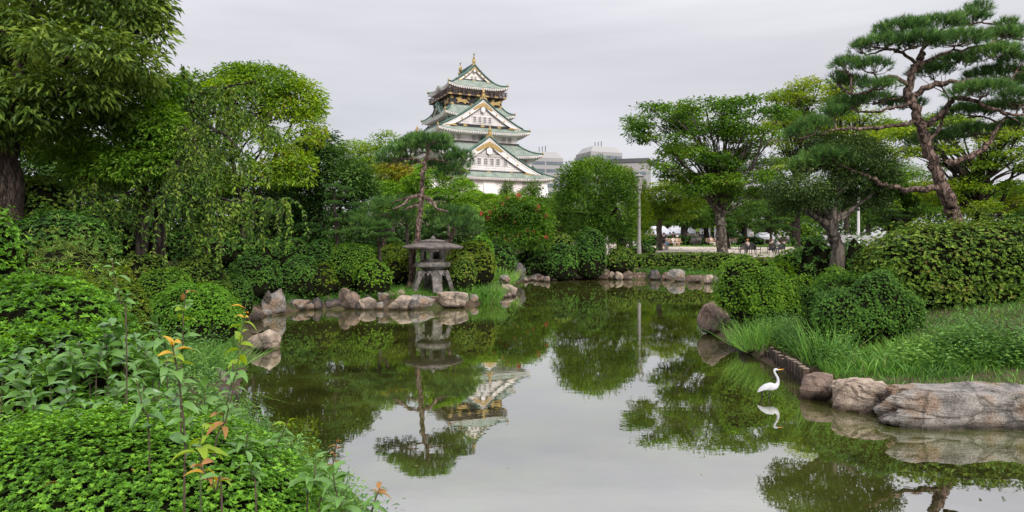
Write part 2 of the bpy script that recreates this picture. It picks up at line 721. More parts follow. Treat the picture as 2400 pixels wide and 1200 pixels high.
def limbs_to(wd, trunk, blobs, r, twig_heads=None, ntw=4, lo=0.45):
    """a limb from the trunk to every blob and a few twigs from there to its sprays"""
    trunk = np.asarray(trunk)
    for i, b in enumerate(blobs):
        c = np.array(b[:3])
        cand = trunk[int(len(trunk) * lo):]
        want = c[2] - 0.6 * np.linalg.norm(c[:2] - trunk[-1][:2]) - 0.3 * b[5]
        s0 = cand[np.argmin(np.abs(cand[:, 2] - want))]
        mid = s0 * 0.5 + c * 0.5
        mid[2] += 0.12 * np.linalg.norm(c - s0) * (0.3 if c[2] < s0[2] else 1) - 0.05
        mid[:2] += rng.normal(0, 0.08 * np.linalg.norm(c - s0), 2)
        P = wd.limb([s0, mid, c], r, r * 0.3, 6)
        if twig_heads is not None:
            H = twig_heads[i]
            for h in H[rng.permutation(len(H))[:ntw]]:
                q = P[rng.integers(len(P) // 2, len(P))]
                m2 = (q + h) / 2 + rng.normal(0, 0.08 * np.linalg.norm(h - q), 3)
                wd.limb([q, m2, h], r * 0.3, r * 0.08, 4, sub=3)


def put_tree(name, label, cat, wd, lv, bark, leaf, base, group=None):
    t = thing(name, label, cat, base, 0, group)
    if wd:
        link('trunk', wd.mesh('trunk', bark, base), t)
    if lv:
        link('crown', lv.mesh('crown', leaf, base), t)
    return t
# ================================================================== GROUND AND WATER
POND = np.array([(-0.9, 5.2), (-1.6, 6.4), (-2.4, 7.4), (-3.4, 8.6), (-4.3, 10.2), (-4.9, 12.0), (-5.9, 15.2), (-7.2, 18.5),
                 (-8.3, 20.5), (-8.4, 22.0), (-7.9, 23.1), (-7.65, 24.7), (-6.1, 25.1), (-4.8, 25.1), (-3.6, 25.0), (-1.6, 25.8), (-1.2, 28.0), (-0.1, 31.0),
                 (0.1, 35.0), (-0.6, 40.4), (1.1, 45.4), (3.7, 45.6), (8.5, 45.4), (12.8, 43.8), (14.5, 38.0), (11.0, 28.0), (7.2, 22.0),
                 (5.5, 18.6), (5.35, 16.0), (5.25, 13.8), (5.2, 12.0), (4.9, 10.9), (5.0, 10.0), (5.6, 9.6), (6.2, 9.1), (7.6, 8.8),
                 (9.5, 8.4), (11, 6.5), (10, 3.0), (5.0, 2.0), (0.8, 2.4), (-0.3, 3.8)])


def pond_dist(x, y):
    """signed distance to the shore, positive on land"""
    p = np.stack([x.ravel(), y.ravel()], -1)
    a, b = POND, np.roll(POND, -1, 0)
    best = np.full(len(p), 1e9)
    ins = np.zeros(len(p), bool)
    for (ax, ay), (bx, by) in zip(a, b):
        d = np.array([bx - ax, by - ay])
        t = np.clip(((p[:, 0] - ax) * d[0] + (p[:, 1] - ay) * d[1]) / (d @ d), 0, 1)
        q = np.hypot(p[:, 0] - ax - t * d[0], p[:, 1] - ay - t * d[1])
        best = np.minimum(best, q)
        c = ((ay > p[:, 1]) != (by > p[:, 1]))
        xx = ax + (p[:, 1] - ay) / (by - ay + 1e-12) * (bx - ax)
        ins ^= c & (p[:, 0] < xx)
    return np.where(ins, -best, best).reshape(x.shape)


def sstep(x, a, b):
    t = np.clip((x - a) / (b - a), 0, 1)
    return t * t * (3 - 2 * t)


def ground_z(x, y):
    x, y = np.broadcast_arrays(np.asarray(x, float), np.asarray(y, float))
    d = pond_dist(x, y)
    pl = np.interp(y, [0, 6, 10, 16, 22, 30, 47, 56, 68, 80, 110], [0.8, 0.85, 0.8, 1.25, 1.15, 1.2, 1.3, 1.45, 1.85, 2.15, 2.2])
    pl = pl + 0.7 * sstep(-x, 7, 15) * (1 - sstep(y, 40, 60))
    pl = pl - 0.55 * sstep(y, 22.0, 24.0) * (1 - sstep(y, 27.5, 30)) * sstep(x, -7.5, -5.5) * (1 - sstep(x, 0, 3))
    pl = pl - 0.75 * sstep(y, 44, 45) * (1 - sstep(y, 46.6, 48.5))
    h = -0.7 + sstep(d, -1.2, 0.45) * 1.02 + sstep(d, 0.35, 4.5) * (pl - 0.32)
    h = h + (0.05 * np.sin(x * 1.7 + 0.6 * y) + 0.04 * np.sin(y * 2.3 - x)) * sstep(d, 0.4, 2) * (1 - sstep(y, 44, 50))
    return h


def gz(x, y):
    return float(ground_z(np.array([x]), np.array([y]))[0])


xs = np.concatenate([[-2500, -900, -400, -200, -120, -80, -60], np.arange(-45, 45.1, 0.5), [60, 80, 120, 200, 400, 900, 2500]])
ys = np.concatenate([[-60, -30, -15, -6], np.arange(-2, 50.1, 0.45), np.arange(52, 112, 3.0), [130, 160, 220, 300, 450, 700, 1200, 2500, 5000]])
gx, gy = np.meshgrid(xs, ys)
gzv = ground_z(gx, gy)
nx, ny = len(xs), len(ys)
i = (np.arange(ny - 1)[:, None] * nx + np.arange(nx - 1)[None, :]).reshape(-1)
Vg = np.stack([gx, gy, gzv], -1).reshape(-1, 3)

m, n, N, Lk, o = new_mat('earth')
b = N.new('ShaderNodeBsdfPrincipled')
b.inputs['Roughness'].default_value = 0.95
b.inputs['Specular IOR Level'].default_value = 0.1
t = N.new('ShaderNodeTexCoord')
z = N.new('ShaderNodeTexNoise')
z.inputs['Scale'].default_value = 1.3
z.inputs['Detail'].default_value = 9
z.inputs['Roughness'].default_value = 0.7
Lk(t.outputs['Object'], z.inputs['Vector'])
r = ramp(N, [(0.34, (0.035, 0.026, 0.016)), (0.52, (0.085, 0.062, 0.042)), (0.6, (0.04, 0.06, 0.018)), (0.72, (0.03, 0.055, 0.012))])
Lk(z.outputs['Fac'], r.inputs[0])
Lk(r.outputs[0], b.inputs['Base Color'])
bp = N.new('ShaderNodeBump')
bp.inputs['Distance'].default_value = 0.08
Lk(z.outputs['Fac'], bp.inputs['Height'])
Lk(bp.outputs[0], b.inputs['Normal'])
Lk(b.outputs[0], o.inputs['Surface'])

me = np_mesh('ground', Vg, [np.stack([i, i + 1, i + nx + 1, i + nx], -1)], MATS['earth'], smooth=True)
tag(link('ground', me), kind='structure')

# plaza of pale compacted gravel, a sheet just above the ground
plain('pale_gravel', (0.50, 0.43, 0.36), (0.36, 0.31, 0.26), scale=0.5, rough=0.95, bump=0.3, bscale=30, detail=8)
px_, py_ = np.meshgrid(np.arange(5.5, 46, 1.5), np.arange(50.5, 112, 1.5))
k = px_.shape
pz = ground_z(px_, py_) + 0.006
# follow the coarse ground mesh closely enough: sample its own facets
yi = ys
pz = np.interp(py_, yi, ground_z(np.full_like(yi, 30.0), yi)) + 0.012
i = (np.arange(k[0] - 1)[:, None] * k[1] + np.arange(k[1] - 1)[None, :]).reshape(-1)
me = np_mesh('plaza_pavement', np.stack([px_, py_, pz], -1).reshape(-1, 3), [np.stack([i, i + 1, i + k[1] + 1, i + k[1]], -1)], MATS['pale_gravel'], smooth=True)
tag(link('plaza_pavement', me), kind='structure')

# the pond: murky olive water with a mirror surface and faint ripples
m, n, N, Lk, o = new_mat('pond_water')
t = N.new('ShaderNodeTexCoord')
z = N.new('ShaderNodeTexNoise')
z.inputs['Scale'].default_value = 0.55
z.inputs['Detail'].default_value = 7
z.inputs['Roughness'].default_value = 0.65
Lk(t.outputs['Object'], z.inputs['Vector'])
r = ramp(N, [(0.36, (0.020, 0.020, 0.005)), (0.5, (0.052, 0.058, 0.010)), (0.66, (0.085, 0.110, 0.016))])
Lk(z.outputs['Fac'], r.inputs[0])
df = N.new('ShaderNodeBsdfDiffuse')
Lk(r.outputs[0], df.inputs['Color'])
gl = N.new('ShaderNodeBsdfGlossy')
gl.inputs['Roughness'].default_value = 0.012
gl.inputs['Color'].default_value = (0.93, 0.93, 0.92, 1)
mpp = N.new('ShaderNodeMapping')
mpp.inputs['Scale'].default_value = (1.0, 1.6, 1)
Lk(t.outputs['Object'], mpp.inputs[0])
z2 = N.new('ShaderNodeTexNoise')
z2.inputs['Scale'].default_value = 2.2
z2.inputs['Detail'].default_value = 3
Lk(mpp.outputs[0], z2.inputs['Vector'])
bp = N.new('ShaderNodeBump')
bp.inputs['Strength'].default_value = 0.06
bp.inputs['Distance'].default_value = 0.012
Lk(z2.outputs['Fac'], bp.inputs['Height'])
Lk(bp.outputs[0], gl.inputs['Normal'])
lw = N.new('ShaderNodeFresnel')
lw.inputs['IOR'].default_value = 1.9
rr = ramp(N, [(0.10, (0.53, 0.53, 0.53)), (0.5, (0.80, 0.80, 0.80))])
Lk(lw.outputs[0], rr.inputs[0])
mx = N.new('ShaderNodeMixShader')
Lk(rr.outputs[0], mx.inputs[0])
Lk(df.outputs[0], mx.inputs[1])
Lk(gl.outputs[0], mx.inputs[2])
Lk(mx.outputs[0], o.inputs['Surface'])
me = np_mesh('pond_water', [(-12, -2, 0), (18, -2, 0), (18, 50, 0), (-12, 50, 0)], [np.array([[0, 1, 2, 3]])], MATS['pond_water'])
tag(link('pond_water', me), kind='structure')

# ================================================================== CASTLE
plain('castle_plaster', (0.83, 0.79, 0.77), (0.70, 0.655, 0.635), scale=0.8, rough=0.85, detail=8, stretch=(1, 1, 0.25))
plain('copper_tile', (0.30, 0.345, 0.295), (0.16, 0.205, 0.17), scale=0.9, rough=0.7, detail=8, stretch=(1, 1, 0.4), mid=(0.3, 0.7))
plain('copper_dark', (0.07, 0.14, 0.11), (0.04, 0.08, 0.065), scale=1.0, rough=0.65)
plain('dark_cornice', (0.045, 0.035, 0.032), scale=1.0, rough=0.7)
plain('black_lacquer', (0.014, 0.015, 0.02), scale=1.0, rough=0.45)
plain('gold_leaf', (0.46, 0.33, 0.13), (0.28, 0.19, 0.07), scale=3.5, rough=0.5, metal=0.4)
plain('dark_opening', (0.035, 0.035, 0.038), scale=1.0, rough=0.3)
plain('shutter_tan', (0.36, 0.32, 0.265), (0.27, 0.24, 0.20), scale=1.0, rough=0.8)
plain('lattice_white', (0.72, 0.68, 0.68), scale=1.0, rough=0.8)
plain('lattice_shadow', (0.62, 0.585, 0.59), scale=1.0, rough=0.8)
plain('rail_wood', (0.10, 0.07, 0.058), scale=2.0, rough=0.7)
plain('net_grey', (0.45, 0.45, 0.46), scale=2.0, rough=0.7)
plain('granite_block', (0.40, 0.33, 0.29), (0.24, 0.19, 0.17), scale=0.7, rough=0.9, bump=0.5, bscale=3)
PL, CT, CD, DC, BL, GO, DO, LW, LS = [MATS[k] for k in ('castle_plaster', 'copper_tile', 'copper_dark', 'dark_cornice', 'black_lacquer', 'gold_leaf', 'dark_opening', 'lattice_white', 'lattice_shadow')]
CX, CY, CTH = -10.55, 160.0, math.radians(25)
castle = thing('castle', 'white five storey castle keep with green tiled roofs and gold ornaments rising above the trees', 'castle', (CX, CY, 2.0), CTH)
ZC = 2.0   # castle coordinates below are heights above the pond; the root stands at 2.0


def cpart(name, mb, mats, parent=None, **k):
    mb.v = [(x, y, z - ZC) if parent is None else (x, y, z - ZC) for x, y, z in mb.v]
    return mb.build(name, mats, parent or castle, **k)


def rot4(k):
    """side k of the keep: 0 front (-y), 1 right (+x), 2 back, 3 left (-x)"""
    return [lambda x, y: (x, y), lambda x, y: (-y, x), lambda x, y: (-x, -y), lambda x, y: (y, -x)][k]


def rib_params(length, step):
    nr = max(4, int(length / step))
    u, h = [], []
    for k in range(nr):
        for f, hh in ((0.0, 0), (0.55, 0), (0.62, 1), (0.93, 1)):
            u.append((k + f) / nr)
            h.append(hh)
    u.append(1.0)
    h.append(0)
    return np.array(u), np.array(h)


def skirt(A, B, ze, Ai, Bi, zi, up, kara=False, soff_in=None, step=0.52):
    """a hipped skirt roof with concave slopes, raised corners and tile ribs"""
    mb = MB()
    eave = MB()
    hips, golds = [], []
    raf = MB()
    for k in range(4):
        rt = rot4(k)
        la, lb = (A, B) if k % 2 == 0 else (B, A)      # half length of this side, its distance from the centre
        lai, lbi = (Ai, Bi) if k % 2 == 0 else (Bi, Ai)
        u, hh = rib_params(2 * la, step)
        u = u * 2 - 1
        vs = np.array([0, 0.12, 0.28, 0.5, 0.75, 1.0])

        def zedge(uu, v):
            zz = ze + (zi - ze) * (0.55 * v + 0.45 * v * v) + up * np.abs(uu) ** 4.5 * (1 - v) ** 2
            if kara and k == 3:
                zz = zz + 1.05 * np.exp(-((uu * la) / 1.7) ** 2) * (1 - v) ** 1.2
            return zz
        g = []
        for v in vs:
            x = u * (la + (lai - la) * v)
            y = np.full_like(u, -(lb + (lbi - lb) * v))
            zz = zedge(u, v) + hh * 0.09
            g.append(np.stack([x, y, zz], -1))
        g = np.array(g)
        nu = len(u)
        pts = [(*rt(p[0], p[1]), p[2]) for p in g.reshape(-1, 3)]
        mb.add(pts, [(a * nu + c, a * nu + c + 1, (a + 1) * nu + c + 1, (a + 1) * nu + c) for a in range(len(vs) - 1) for c in range(nu - 1)])
        # white eave: fascia band below the tiles, a soffit running back to the wall
        ue = np.linspace(-1, 1, 25)
        so = soff_in if soff_in else (lai if k % 2 == 0 else lai)
        P = []
        for uu in ue:
            zt = float(zedge(np.array([uu]), 0.0)[0]) - 0.02
            dpt = min(2.3, lb - lbi + 0.4)
            for (yy, dz, sc) in ((-lb + 0.05, 0, 1), (-lb + 0.05, -0.28, 1), (-lb + dpt * 0.4, -0.48, (la - dpt * 0.4) / la), (-lb + dpt, -0.62, (la - dpt) / la)):
                z2 = zt + dz if dz > -0.45 else ze + dz + (zt - ze) * (0.55 if dz > -0.55 else 0.15)
                P.append((*rt(uu * la * sc, yy), z2))
        eave.add(P, [(a * 4 + c, (a + 1) * 4 + c, (a + 1) * 4 + c + 1, a * 4 + c + 1) for a in range(24) for c in range(3)])
        nr = int(2 * la / 0.55)
        for q in range(nr):
            uu = -1 + (q + 0.5) * 2 / nr
            zt = float(zedge(np.array([uu]), 0.0)[0])
            xx, yy = rt(uu * la * 0.985, -lb + 0.55)
            raf.box((xx, yy, zt - 0.42), (0.24, 1.0, 0.2) if k % 2 == 0 else (1.0, 0.24, 0.2))
        # hip ridge from the corner to the inner corner
        hp = []
        for v in np.linspace(-0.02, 1, 8):
            x, y = rt(-(la + (lai - la) * v), -(lb + (lbi - lb) * v))
            hp.append((x, y, float(zedge(np.array([-1.0]), max(v, 0))[0]) + 0.16))
        hips.append(MB().tube(hp, 0.2, 6))
        x, y, z0 = hp[0]
        gold = MB()
        golds.append(gold)
        gold.lathe([(0.16, -0.2), (0.18, 0.08), (0.13, 0.25), (0.08, 0.42), (0.02, 0.6)], (x, y, z0), 6)
        gold.box((*rt(-la + 0.15, -lb + 0.15), z0 - 0.75), (0.22, 0.22, 0.3), rz=PI / 4)
    rf = cpart('roof', mb, CT, fix=False)
    cpart('eave', eave, PL, rf, smooth=True, fix=False)
    tag(cpart('rafter_ends', raf, PL, rf), kind='stuff')
    for hip, gold in zip(hips, golds):
        cpart('hip_ridge', hip, CD, rf, smooth=True)
        cpart('corner_finial', gold, GO, rf)
    return rf


def win(mb, x, y, z, w, h, side=0, bars=4, cross=2):
    """a window on the wall of a side: white frame proud of the wall, dark recess, white bars; (x along the side, y = wall plane distance)"""
    rt = rot4(side)

    def bx(cx, cy, cz, sx, sy, sz, mi):
        X, Y = rt(cx, cy)
        mb.box((X, Y, cz), (sx, sy, sz) if side % 2 == 0 else (sy, sx, sz), mi)
    bx(x, -y - 0.012, z, w, 0.05, h, 1)
    for s in (-1, 1):
        bx(x + s * (w / 2 + 0.05), -y - 0.06, z, 0.1, 0.16, h + 0.2, 0)
        bx(x, -y - 0.06, z + s * (h / 2 + 0.05), w, 0.16, 0.1, 0)
    for q in range(bars):
        bx(x - w / 2 + (q + 0.5) * w / bars, -y - 0.07, z, 0.24 * w / bars, 0.07, h, 2)
    for q in range(cross):
        bx(x, -y - 0.065, z - h / 2 + (q + 1) * h / (cross + 1), w, 0.05, 0.07, 2)
    return mb


def cwin(x, y, z, w, h, side=0, bars=4, cross=2, parent=None):
    return cpart('window', win(MB(), x, y, z, w, h, side, bars, cross), [PL, MATS['shutter_tan'], LW], parent)


def gable(xc, yf, yb, zb, w, h, nwin, wz, ww, wh, M=None, thick=0.9, oni=True, lattice=True, gap_mid=True, step=0.5):
    """a big triangular gable facing -y: sloping tiled roof, white barge boards with gold fittings, latticed wall, black band"""
    M = M or Matrix.Identity(4)

    def prof(s):
        return h * (0.80 * (1 - s) + 0.20 * (1 - s) ** 2.6) + 0.10 * h * max(0.0, s - 0.8) * (s - 0.8) * 5
    ss = np.linspace(0, 1, 10)
    u, hh = rib_params(yb - yf, step)
    roof, ridge, barge, edge = MB(), MB(), MB(), MB()
    golds = []
    for sg in (-1, 1):
        P = []
        for s in ss:
            for uu, q in zip(u, hh):
                P.append((xc + sg * w * s, yf + (yb - yf) * uu, zb + prof(s) + 0.08 * q))
        nu = len(u)
        roof.add(P, [(a * nu + c, a * nu + c + 1, (a + 1) * nu + c + 1, (a + 1) * nu + c) for a in range(9) for c in range(nu - 1)])
        # rolled tile edge, then the barge board under it
        pl = [(xc + sg * w * s, yf - 0.05, zb + prof(s) + 0.12) for s in ss]
        edge.tube(pl, 0.2, 6)
        edge.tube([(p[0], p[1] + 0.75, p[2] + 0.1) for p in pl], 0.18, 6)
        edge.tube([(p[0], p[1] + 1.5, p[2] + 0.1) for p in pl], 0.18, 6)
        P = []
        for s in np.linspace(0, 0.985, 12):
            zt = zb + prof(s) - 0.04
            tk = thick * (1 - 0.25 * s)
            x0, x1 = xc + sg * w * s, xc + sg * max(0.0, w * s - tk * 0.15)
            for (yy, dz) in ((yf, -0.0), (yf, -tk * 0.3), (yf + 0.12, -tk * 0.3), (yf + 0.12, -tk * 1.15), (yf + 0.4, -tk * 1.15), (yf + 0.4, 0)):
                P.append((x0, yy, max(zt + dz, zb - 0.25)))
        barge.add(P, [(a * 6 + c, a * 6 + (c + 1) % 6, (a + 1) * 6 + (c + 1) % 6, (a + 1) * 6 + c) for a in range(11) for c in range(6)])
        # gold lower corner fitting and the two round bosses on the barge board
        c0, c1, c2 = 0.9, 0.66, 0.70
        gold = MB()
        golds.append(('corner_fitting', gold))
        gold.prism([(xc + sg * w * c0, zb + prof(c0) - thick * 0.5), (xc + sg * w * c2, zb + prof(c2) - thick * 0.95), (xc + sg * w * (c1 - 0.05), zb + 0.02), (xc + sg * w * 0.92, zb + 0.02)], 'y', yf + 0.03, yf + 0.12)
        for s in (0.33, 0.52):
            cz = zb + prof(s) - thick * 0.75
            gold = MB()
            golds.append(('boss', gold))
            gold.prism([(xc + sg * w * s + 0.22 * math.cos(a), cz + 0.22 * math.sin(a)) for a in np.arange(8) * PI / 4], 'y', yf + 0.05, yf + 0.12)
    ridge.box((xc, (yf + yb) / 2 + 0.2, zb + h + 0.22), (0.55, yb - yf, 0.5))
    ridge.tube([(xc, yf + 0.1, zb + h + 0.5), (xc, yb, zb + h + 0.5)], 0.2, 8)
    # gold openwork chevron under the apex with a white pendant below it
    hz = zb + h - thick * 0.62
    k = w * 0.26
    sl = h / w * 0.9
    gold = MB()
    golds.append(('gold_chevron', gold))
    gold.prism([(xc, hz), (xc + k, hz - k * sl), (xc + k * 0.82, hz - k * sl - thick * 0.3), (xc + k * 0.35, hz - k * 0.5 * sl - thick * 0.42), (xc, hz - thick * 0.75),
                (xc - k * 0.35, hz - k * 0.5 * sl - thick * 0.42), (xc - k * 0.82, hz - k * sl - thick * 0.3), (xc - k, hz - k * sl)], 'y', yf + 0.02, yf + 0.12)
    wall = MB()
    yw = yf + 0.75
    top = zb + h - thick * 0.8
    wall.prism([(xc - w * 0.93, zb - 0.3), (xc + w * 0.93, zb - 0.3), (xc, top)], 'y', yw, yw + 0.3)
    pend = MB()
    pz = hz - thick * 1.35
    pend.prism([(xc + 0.42 * thick * (1 + 0.13 * math.cos(6 * a)) * math.sin(a), pz + 0.5 * thick * (1 + 0.13 * math.cos(6 * a)) * math.cos(a)) for a in np.arange(20) * PI / 10], 'y', yf + 0.0, yf + 0.14)
    out_ = []
    for mb, nm, mt, sm in ((roof, 'gable_roof', CT, False),):
        mb.xform(M)
        gr = cpart(nm, mb, mt, fix=False)
    for mb, nm, mt, sm in ((ridge, 'ridge', CD, False), (edge, 'tile_edge', CD, True), (barge, 'barge_board', PL, False), *[(g_, n_, GO, False) for n_, g_ in golds], (wall, 'gable_wall', PL, False), (pend, 'pendant', PL, False)):
        mb.xform(M)
        cpart(nm, mb, mt, gr, smooth=sm)
    if lattice:
        lat = MB()
        stp = 0.42
        zlo = zb + 0.75
        for q in range(-int(w / stp), int(w / stp) + 1):
            x = q * stp
            zt = zb + (top - zb) * (1 - abs(x) / (w * 0.9)) - 0.8
            if zt > zlo + 0.1:
                lat.box((xc + x, yw - 0.03, (zlo + zt) / 2), (0.09, 0.06, zt - zlo))
        z0 = zlo
        while z0 < top - 1.2:
            hw = w * 0.9 * (1 - (z0 + 0.8 - zb) / (top - zb))
            if hw > 0.2:
                lat.box((xc, yw - 0.025, z0), (2 * hw, 0.05, 0.09))
            z0 += stp
        lat.xform(M)
        tag(cpart('lattice', lat, LS, gr), kind='stuff')
    band = MB()
    hw = w * 0.78
    band.box((xc, yw - 0.1, zb + 0.28), (2 * hw, 0.22, 0.62))
    band.xform(M)
    cpart('black_band', band, BL, gr)
    for fx in (-0.42, 0.0, 0.42) if w > 9 else (0.0,):
        pp = MB()
        pp.box((xc + fx * w, yw - 0.24, zb + 0.3), (0.95, 0.06, 0.2))
        pp.box((xc + fx * w, yw - 0.235, zb + 0.3), (0.7, 0.05, 0.44))
        pp.xform(M)
        cpart('gold_plate', pp, GO, gr)
    if nwin:
        xs_ = (np.arange(nwin) - (nwin - 1) / 2) * ww * 1.55
        if nwin == 6:
            xs_ = xs_ + np.array([-0.35, 0, 0, 0, 0, 0.35])
        for x in xs_:
            mb = win(MB(), xc + x, -yw + 0.03, zb + wz, ww, wh, 0, 3, 2)
            mb.xform(M)
            cpart('window', mb, [PL, DO, LW], gr)
    if oni:
        g = MB()
        zt = zb + h
        g.box((xc, yf + 0.05, zt + 0.45), (0.95, 0.5, 0.9), taper=0.85)
        g.prism([(xc + 0.42 * math.cos(a), zt + 0.75 + 0.42 * math.sin(a)) for a in np.arange(10) * PI / 5], 'y', yf - 0.32, yf - 0.2)
        g.tube([(xc, yf + 0.15, zt + 0.9), (xc, yf - 0.05, zt + 1.5), (xc + 0.1, yf + 0.1, zt + 2.0), (xc - 0.05, yf + 0.25, zt + 2.5)], [0.32, 0.3, 0.2, 0.08], 8)
        for s in (-1, 1):
            g.prism([(xc + s * 0.45, zt + 0.1), (xc + s * 0.95, zt - 0.35), (xc + s * 0.7, zt + 0.35)], 'y', yf - 0.1, yf + 0.2)
        g.xform(M)
        cpart('gold_ridge_ornament', g, GO)
    return gr


def shachi(x, y, z, flip):
    """gold dolphin-fish finial standing on its head, tail up"""
    g = MB()
    s = flip
    g.box((x, y, z + 0.2), (0.8, 0.9, 0.6), taper=0.85)
    g.tube([(x, y - 0.3 * s, z + 0.55), (x, y - 0.12 * s, z + 0.75), (x, y + 0.22 * s, z + 1.05), (x, y + 0.25 * s, z + 1.5), (x, y + 0.02 * s, z + 1.9), (x, y - 0.05 * s, z + 2.2)], [0.2, 0.36, 0.36, 0.27, 0.17, 0.08], 8)
    for d in (-0.35, 0, 0.35):
        g.prism([(y - 0.05 * s, z + 2.1), (y + (d - 0.12) * s, z + 2.7), (y + (d + 0.12) * s, z + 2.75)], 'x', x - 0.05, x + 0.05)
    g.prism([(y + 0.4 * s, z + 0.9), (y + 0.75 * s, z + 1.35), (y + 0.42 * s, z + 1.4)], 'x', x - 0.05, x + 0.05)
    for q in (-1, 1):
        g.prism([(x + q * 0.2, z + 0.9), (x + q * 0.62, z + 1.25), (x + q * 0.25, z + 1.3)], 'y', y - 0.04, y + 0.04)
    cpart('gold_fish_finial', g, GO)


def cwall(A, B, z0, z1, mat=PL, name='wall', flare=0.0):
    mb = MB()
    P = [(sx * (A + f), sy * (B + f), zz) for zz, f in ((z0, flare), (z0 + (z1 - z0) * 0.3, flare * 0.25), (z1, 0)) for sx, sy in ((-1, -1), (1, -1), (1, 1), (-1, 1))]
    mb.add(P, [(k * 4 + i, k * 4 + (i + 1) % 4, k * 4 + 4 + (i + 1) % 4, k * 4 + 4 + i) for k in range(2) for i in range(4)] + [(8, 9, 10, 11)])
    return cpart(name, mb, mat)


# walls from the bottom up
cwall(13.9, 13.7, 11.6, 16.6)
cwall(11.2, 11.2, 16.5, 21.8)
cwall(8.75, 8.95, 21.6, 27.0)
cwall(6.9, 7.0, 26.6, 31.3)
cwall(6.15, 6.1, 31.2, 35.5, BL, 'black_storey')
cwall(4.9, 4.9, 35.4, 38.6, BL, 'upper_room_wall')
# flared plaster aprons (stone-drop bays) of the lowest storey
for x0, x1 in ((11.6, 13.9), (-1.6, 1.2), (-13.9, -11.6)):
    mb = MB()
    mb.prism([(-13.7, 16.2), (-13.75, 16.2), (-14.15, 14.2), (-14.9, 12.6), (-13.7, 12.6)], 'x', x0, x1)
    cpart('apron', mb, PL)
mb = MB()
mb.box((0, 0, 16.98), (26.6, 26.2, 0.25))
# roofs
skirt(15.2, 15.0, 16.55, 11.3, 11.3, 19.6, 0.55)
skirt(13.1, 13.2, 21.6, 8.8, 9.0, 24.6, 0.7)
skirt(10.9, 11.1, 26.9, 7.0, 7.1, 30.2, 0.65)
skirt(8.4, 8.5, 30.95, 6.2, 6.2, 33.3, 0.6)
skirt(7.2, 7.3, 37.45, 4.4, 4.6, 39.45, 0.75, kara=True)
# dark cornice strips where the second roof meets the third-storey wall
mb = MB()
for k in range(4):
    rt = rot4(k)
    x, y = rt(0, -9.08)
    mb.box((x, y, 24.72), (17.7, 0.24, 0.5) if k % 2 == 0 else (0.24, 18.1, 0.5))
cpart('dark_cornice', mb, DC)
# gables
gable(0.0, -13.6, -8.0, 17.55, 12.9, 7.85, 6, 2.55, 0.95, 1.35, thick=1.55)
gable(0.0, -10.0, -5.8, 28.0, 9.7, 6.3, 4, 1.75, 0.78, 1.25, thick=1.2)
gable(0.0, -4.9, 5.0, 39.2, 4.55, 3.75, 2, 0.95, 0.55, 0.75, thick=0.62, oni=False, lattice=False)
Ml = Matrix.Rotation(-PI / 2, 4, 'Z')
gable(0.0, -7.6, -5.5, 31.7, 2.7, 2.55, 0, 1, 1, 1, Ml, thick=0.5, oni=False, lattice=False)
gable(0.5, -12.4, -8.0, 22.5, 5.2, 4.0, 0, 1, 1, 1, Ml, thick=0.9, oni=True, lattice=False)
Mr = Matrix.Rotation(PI / 2, 4, 'Z')
gable(0.0, -7.6, -5.5, 31.7, 2.7, 2.55, 0, 1, 1, 1, Mr, thick=0.5, oni=False, lattice=False)
shachi(0, -4.4, 43.0, 1)
shachi(0, 4.4, 43.0, -1)
# windows on the walls
for x in (-6.9, -5.5, -1.9, -0.5, 5.4, 6.8):
    cwin(x, 8.95, 25.9, 0.95, 1.75, 0, 4, 4)
for x in (-9.4, -8.1, 8.3, 9.6):
    cwin(x, 11.2, 20.7, 0.95, 1.5, 0, 4, 3)
for x in (-12.0, -7.2, -5.6, -4.6, 3.6, 5.0, 8.2, 9.6, 10.9):
    cwin(x, 13.7, 14.9, 1.05, 2.1, 0, 4, 0)
for x in (-5.2, -4.0, 4.0, 5.2):
    cwin(x, 7.0, 30.1, 0.7, 1.1, 0, 3, 2)
for x in (-5.0, -3.8, -1.2, 0.0, 2.6, 3.8):
    cwin(x, 6.9, 29.6, 0.7, 1.6, 3, 3, 0)
for x in (-6, -4.6, 2, 3.4):
    cwin(x, 8.75, 25.9, 0.9, 1.7, 3, 4, 4)
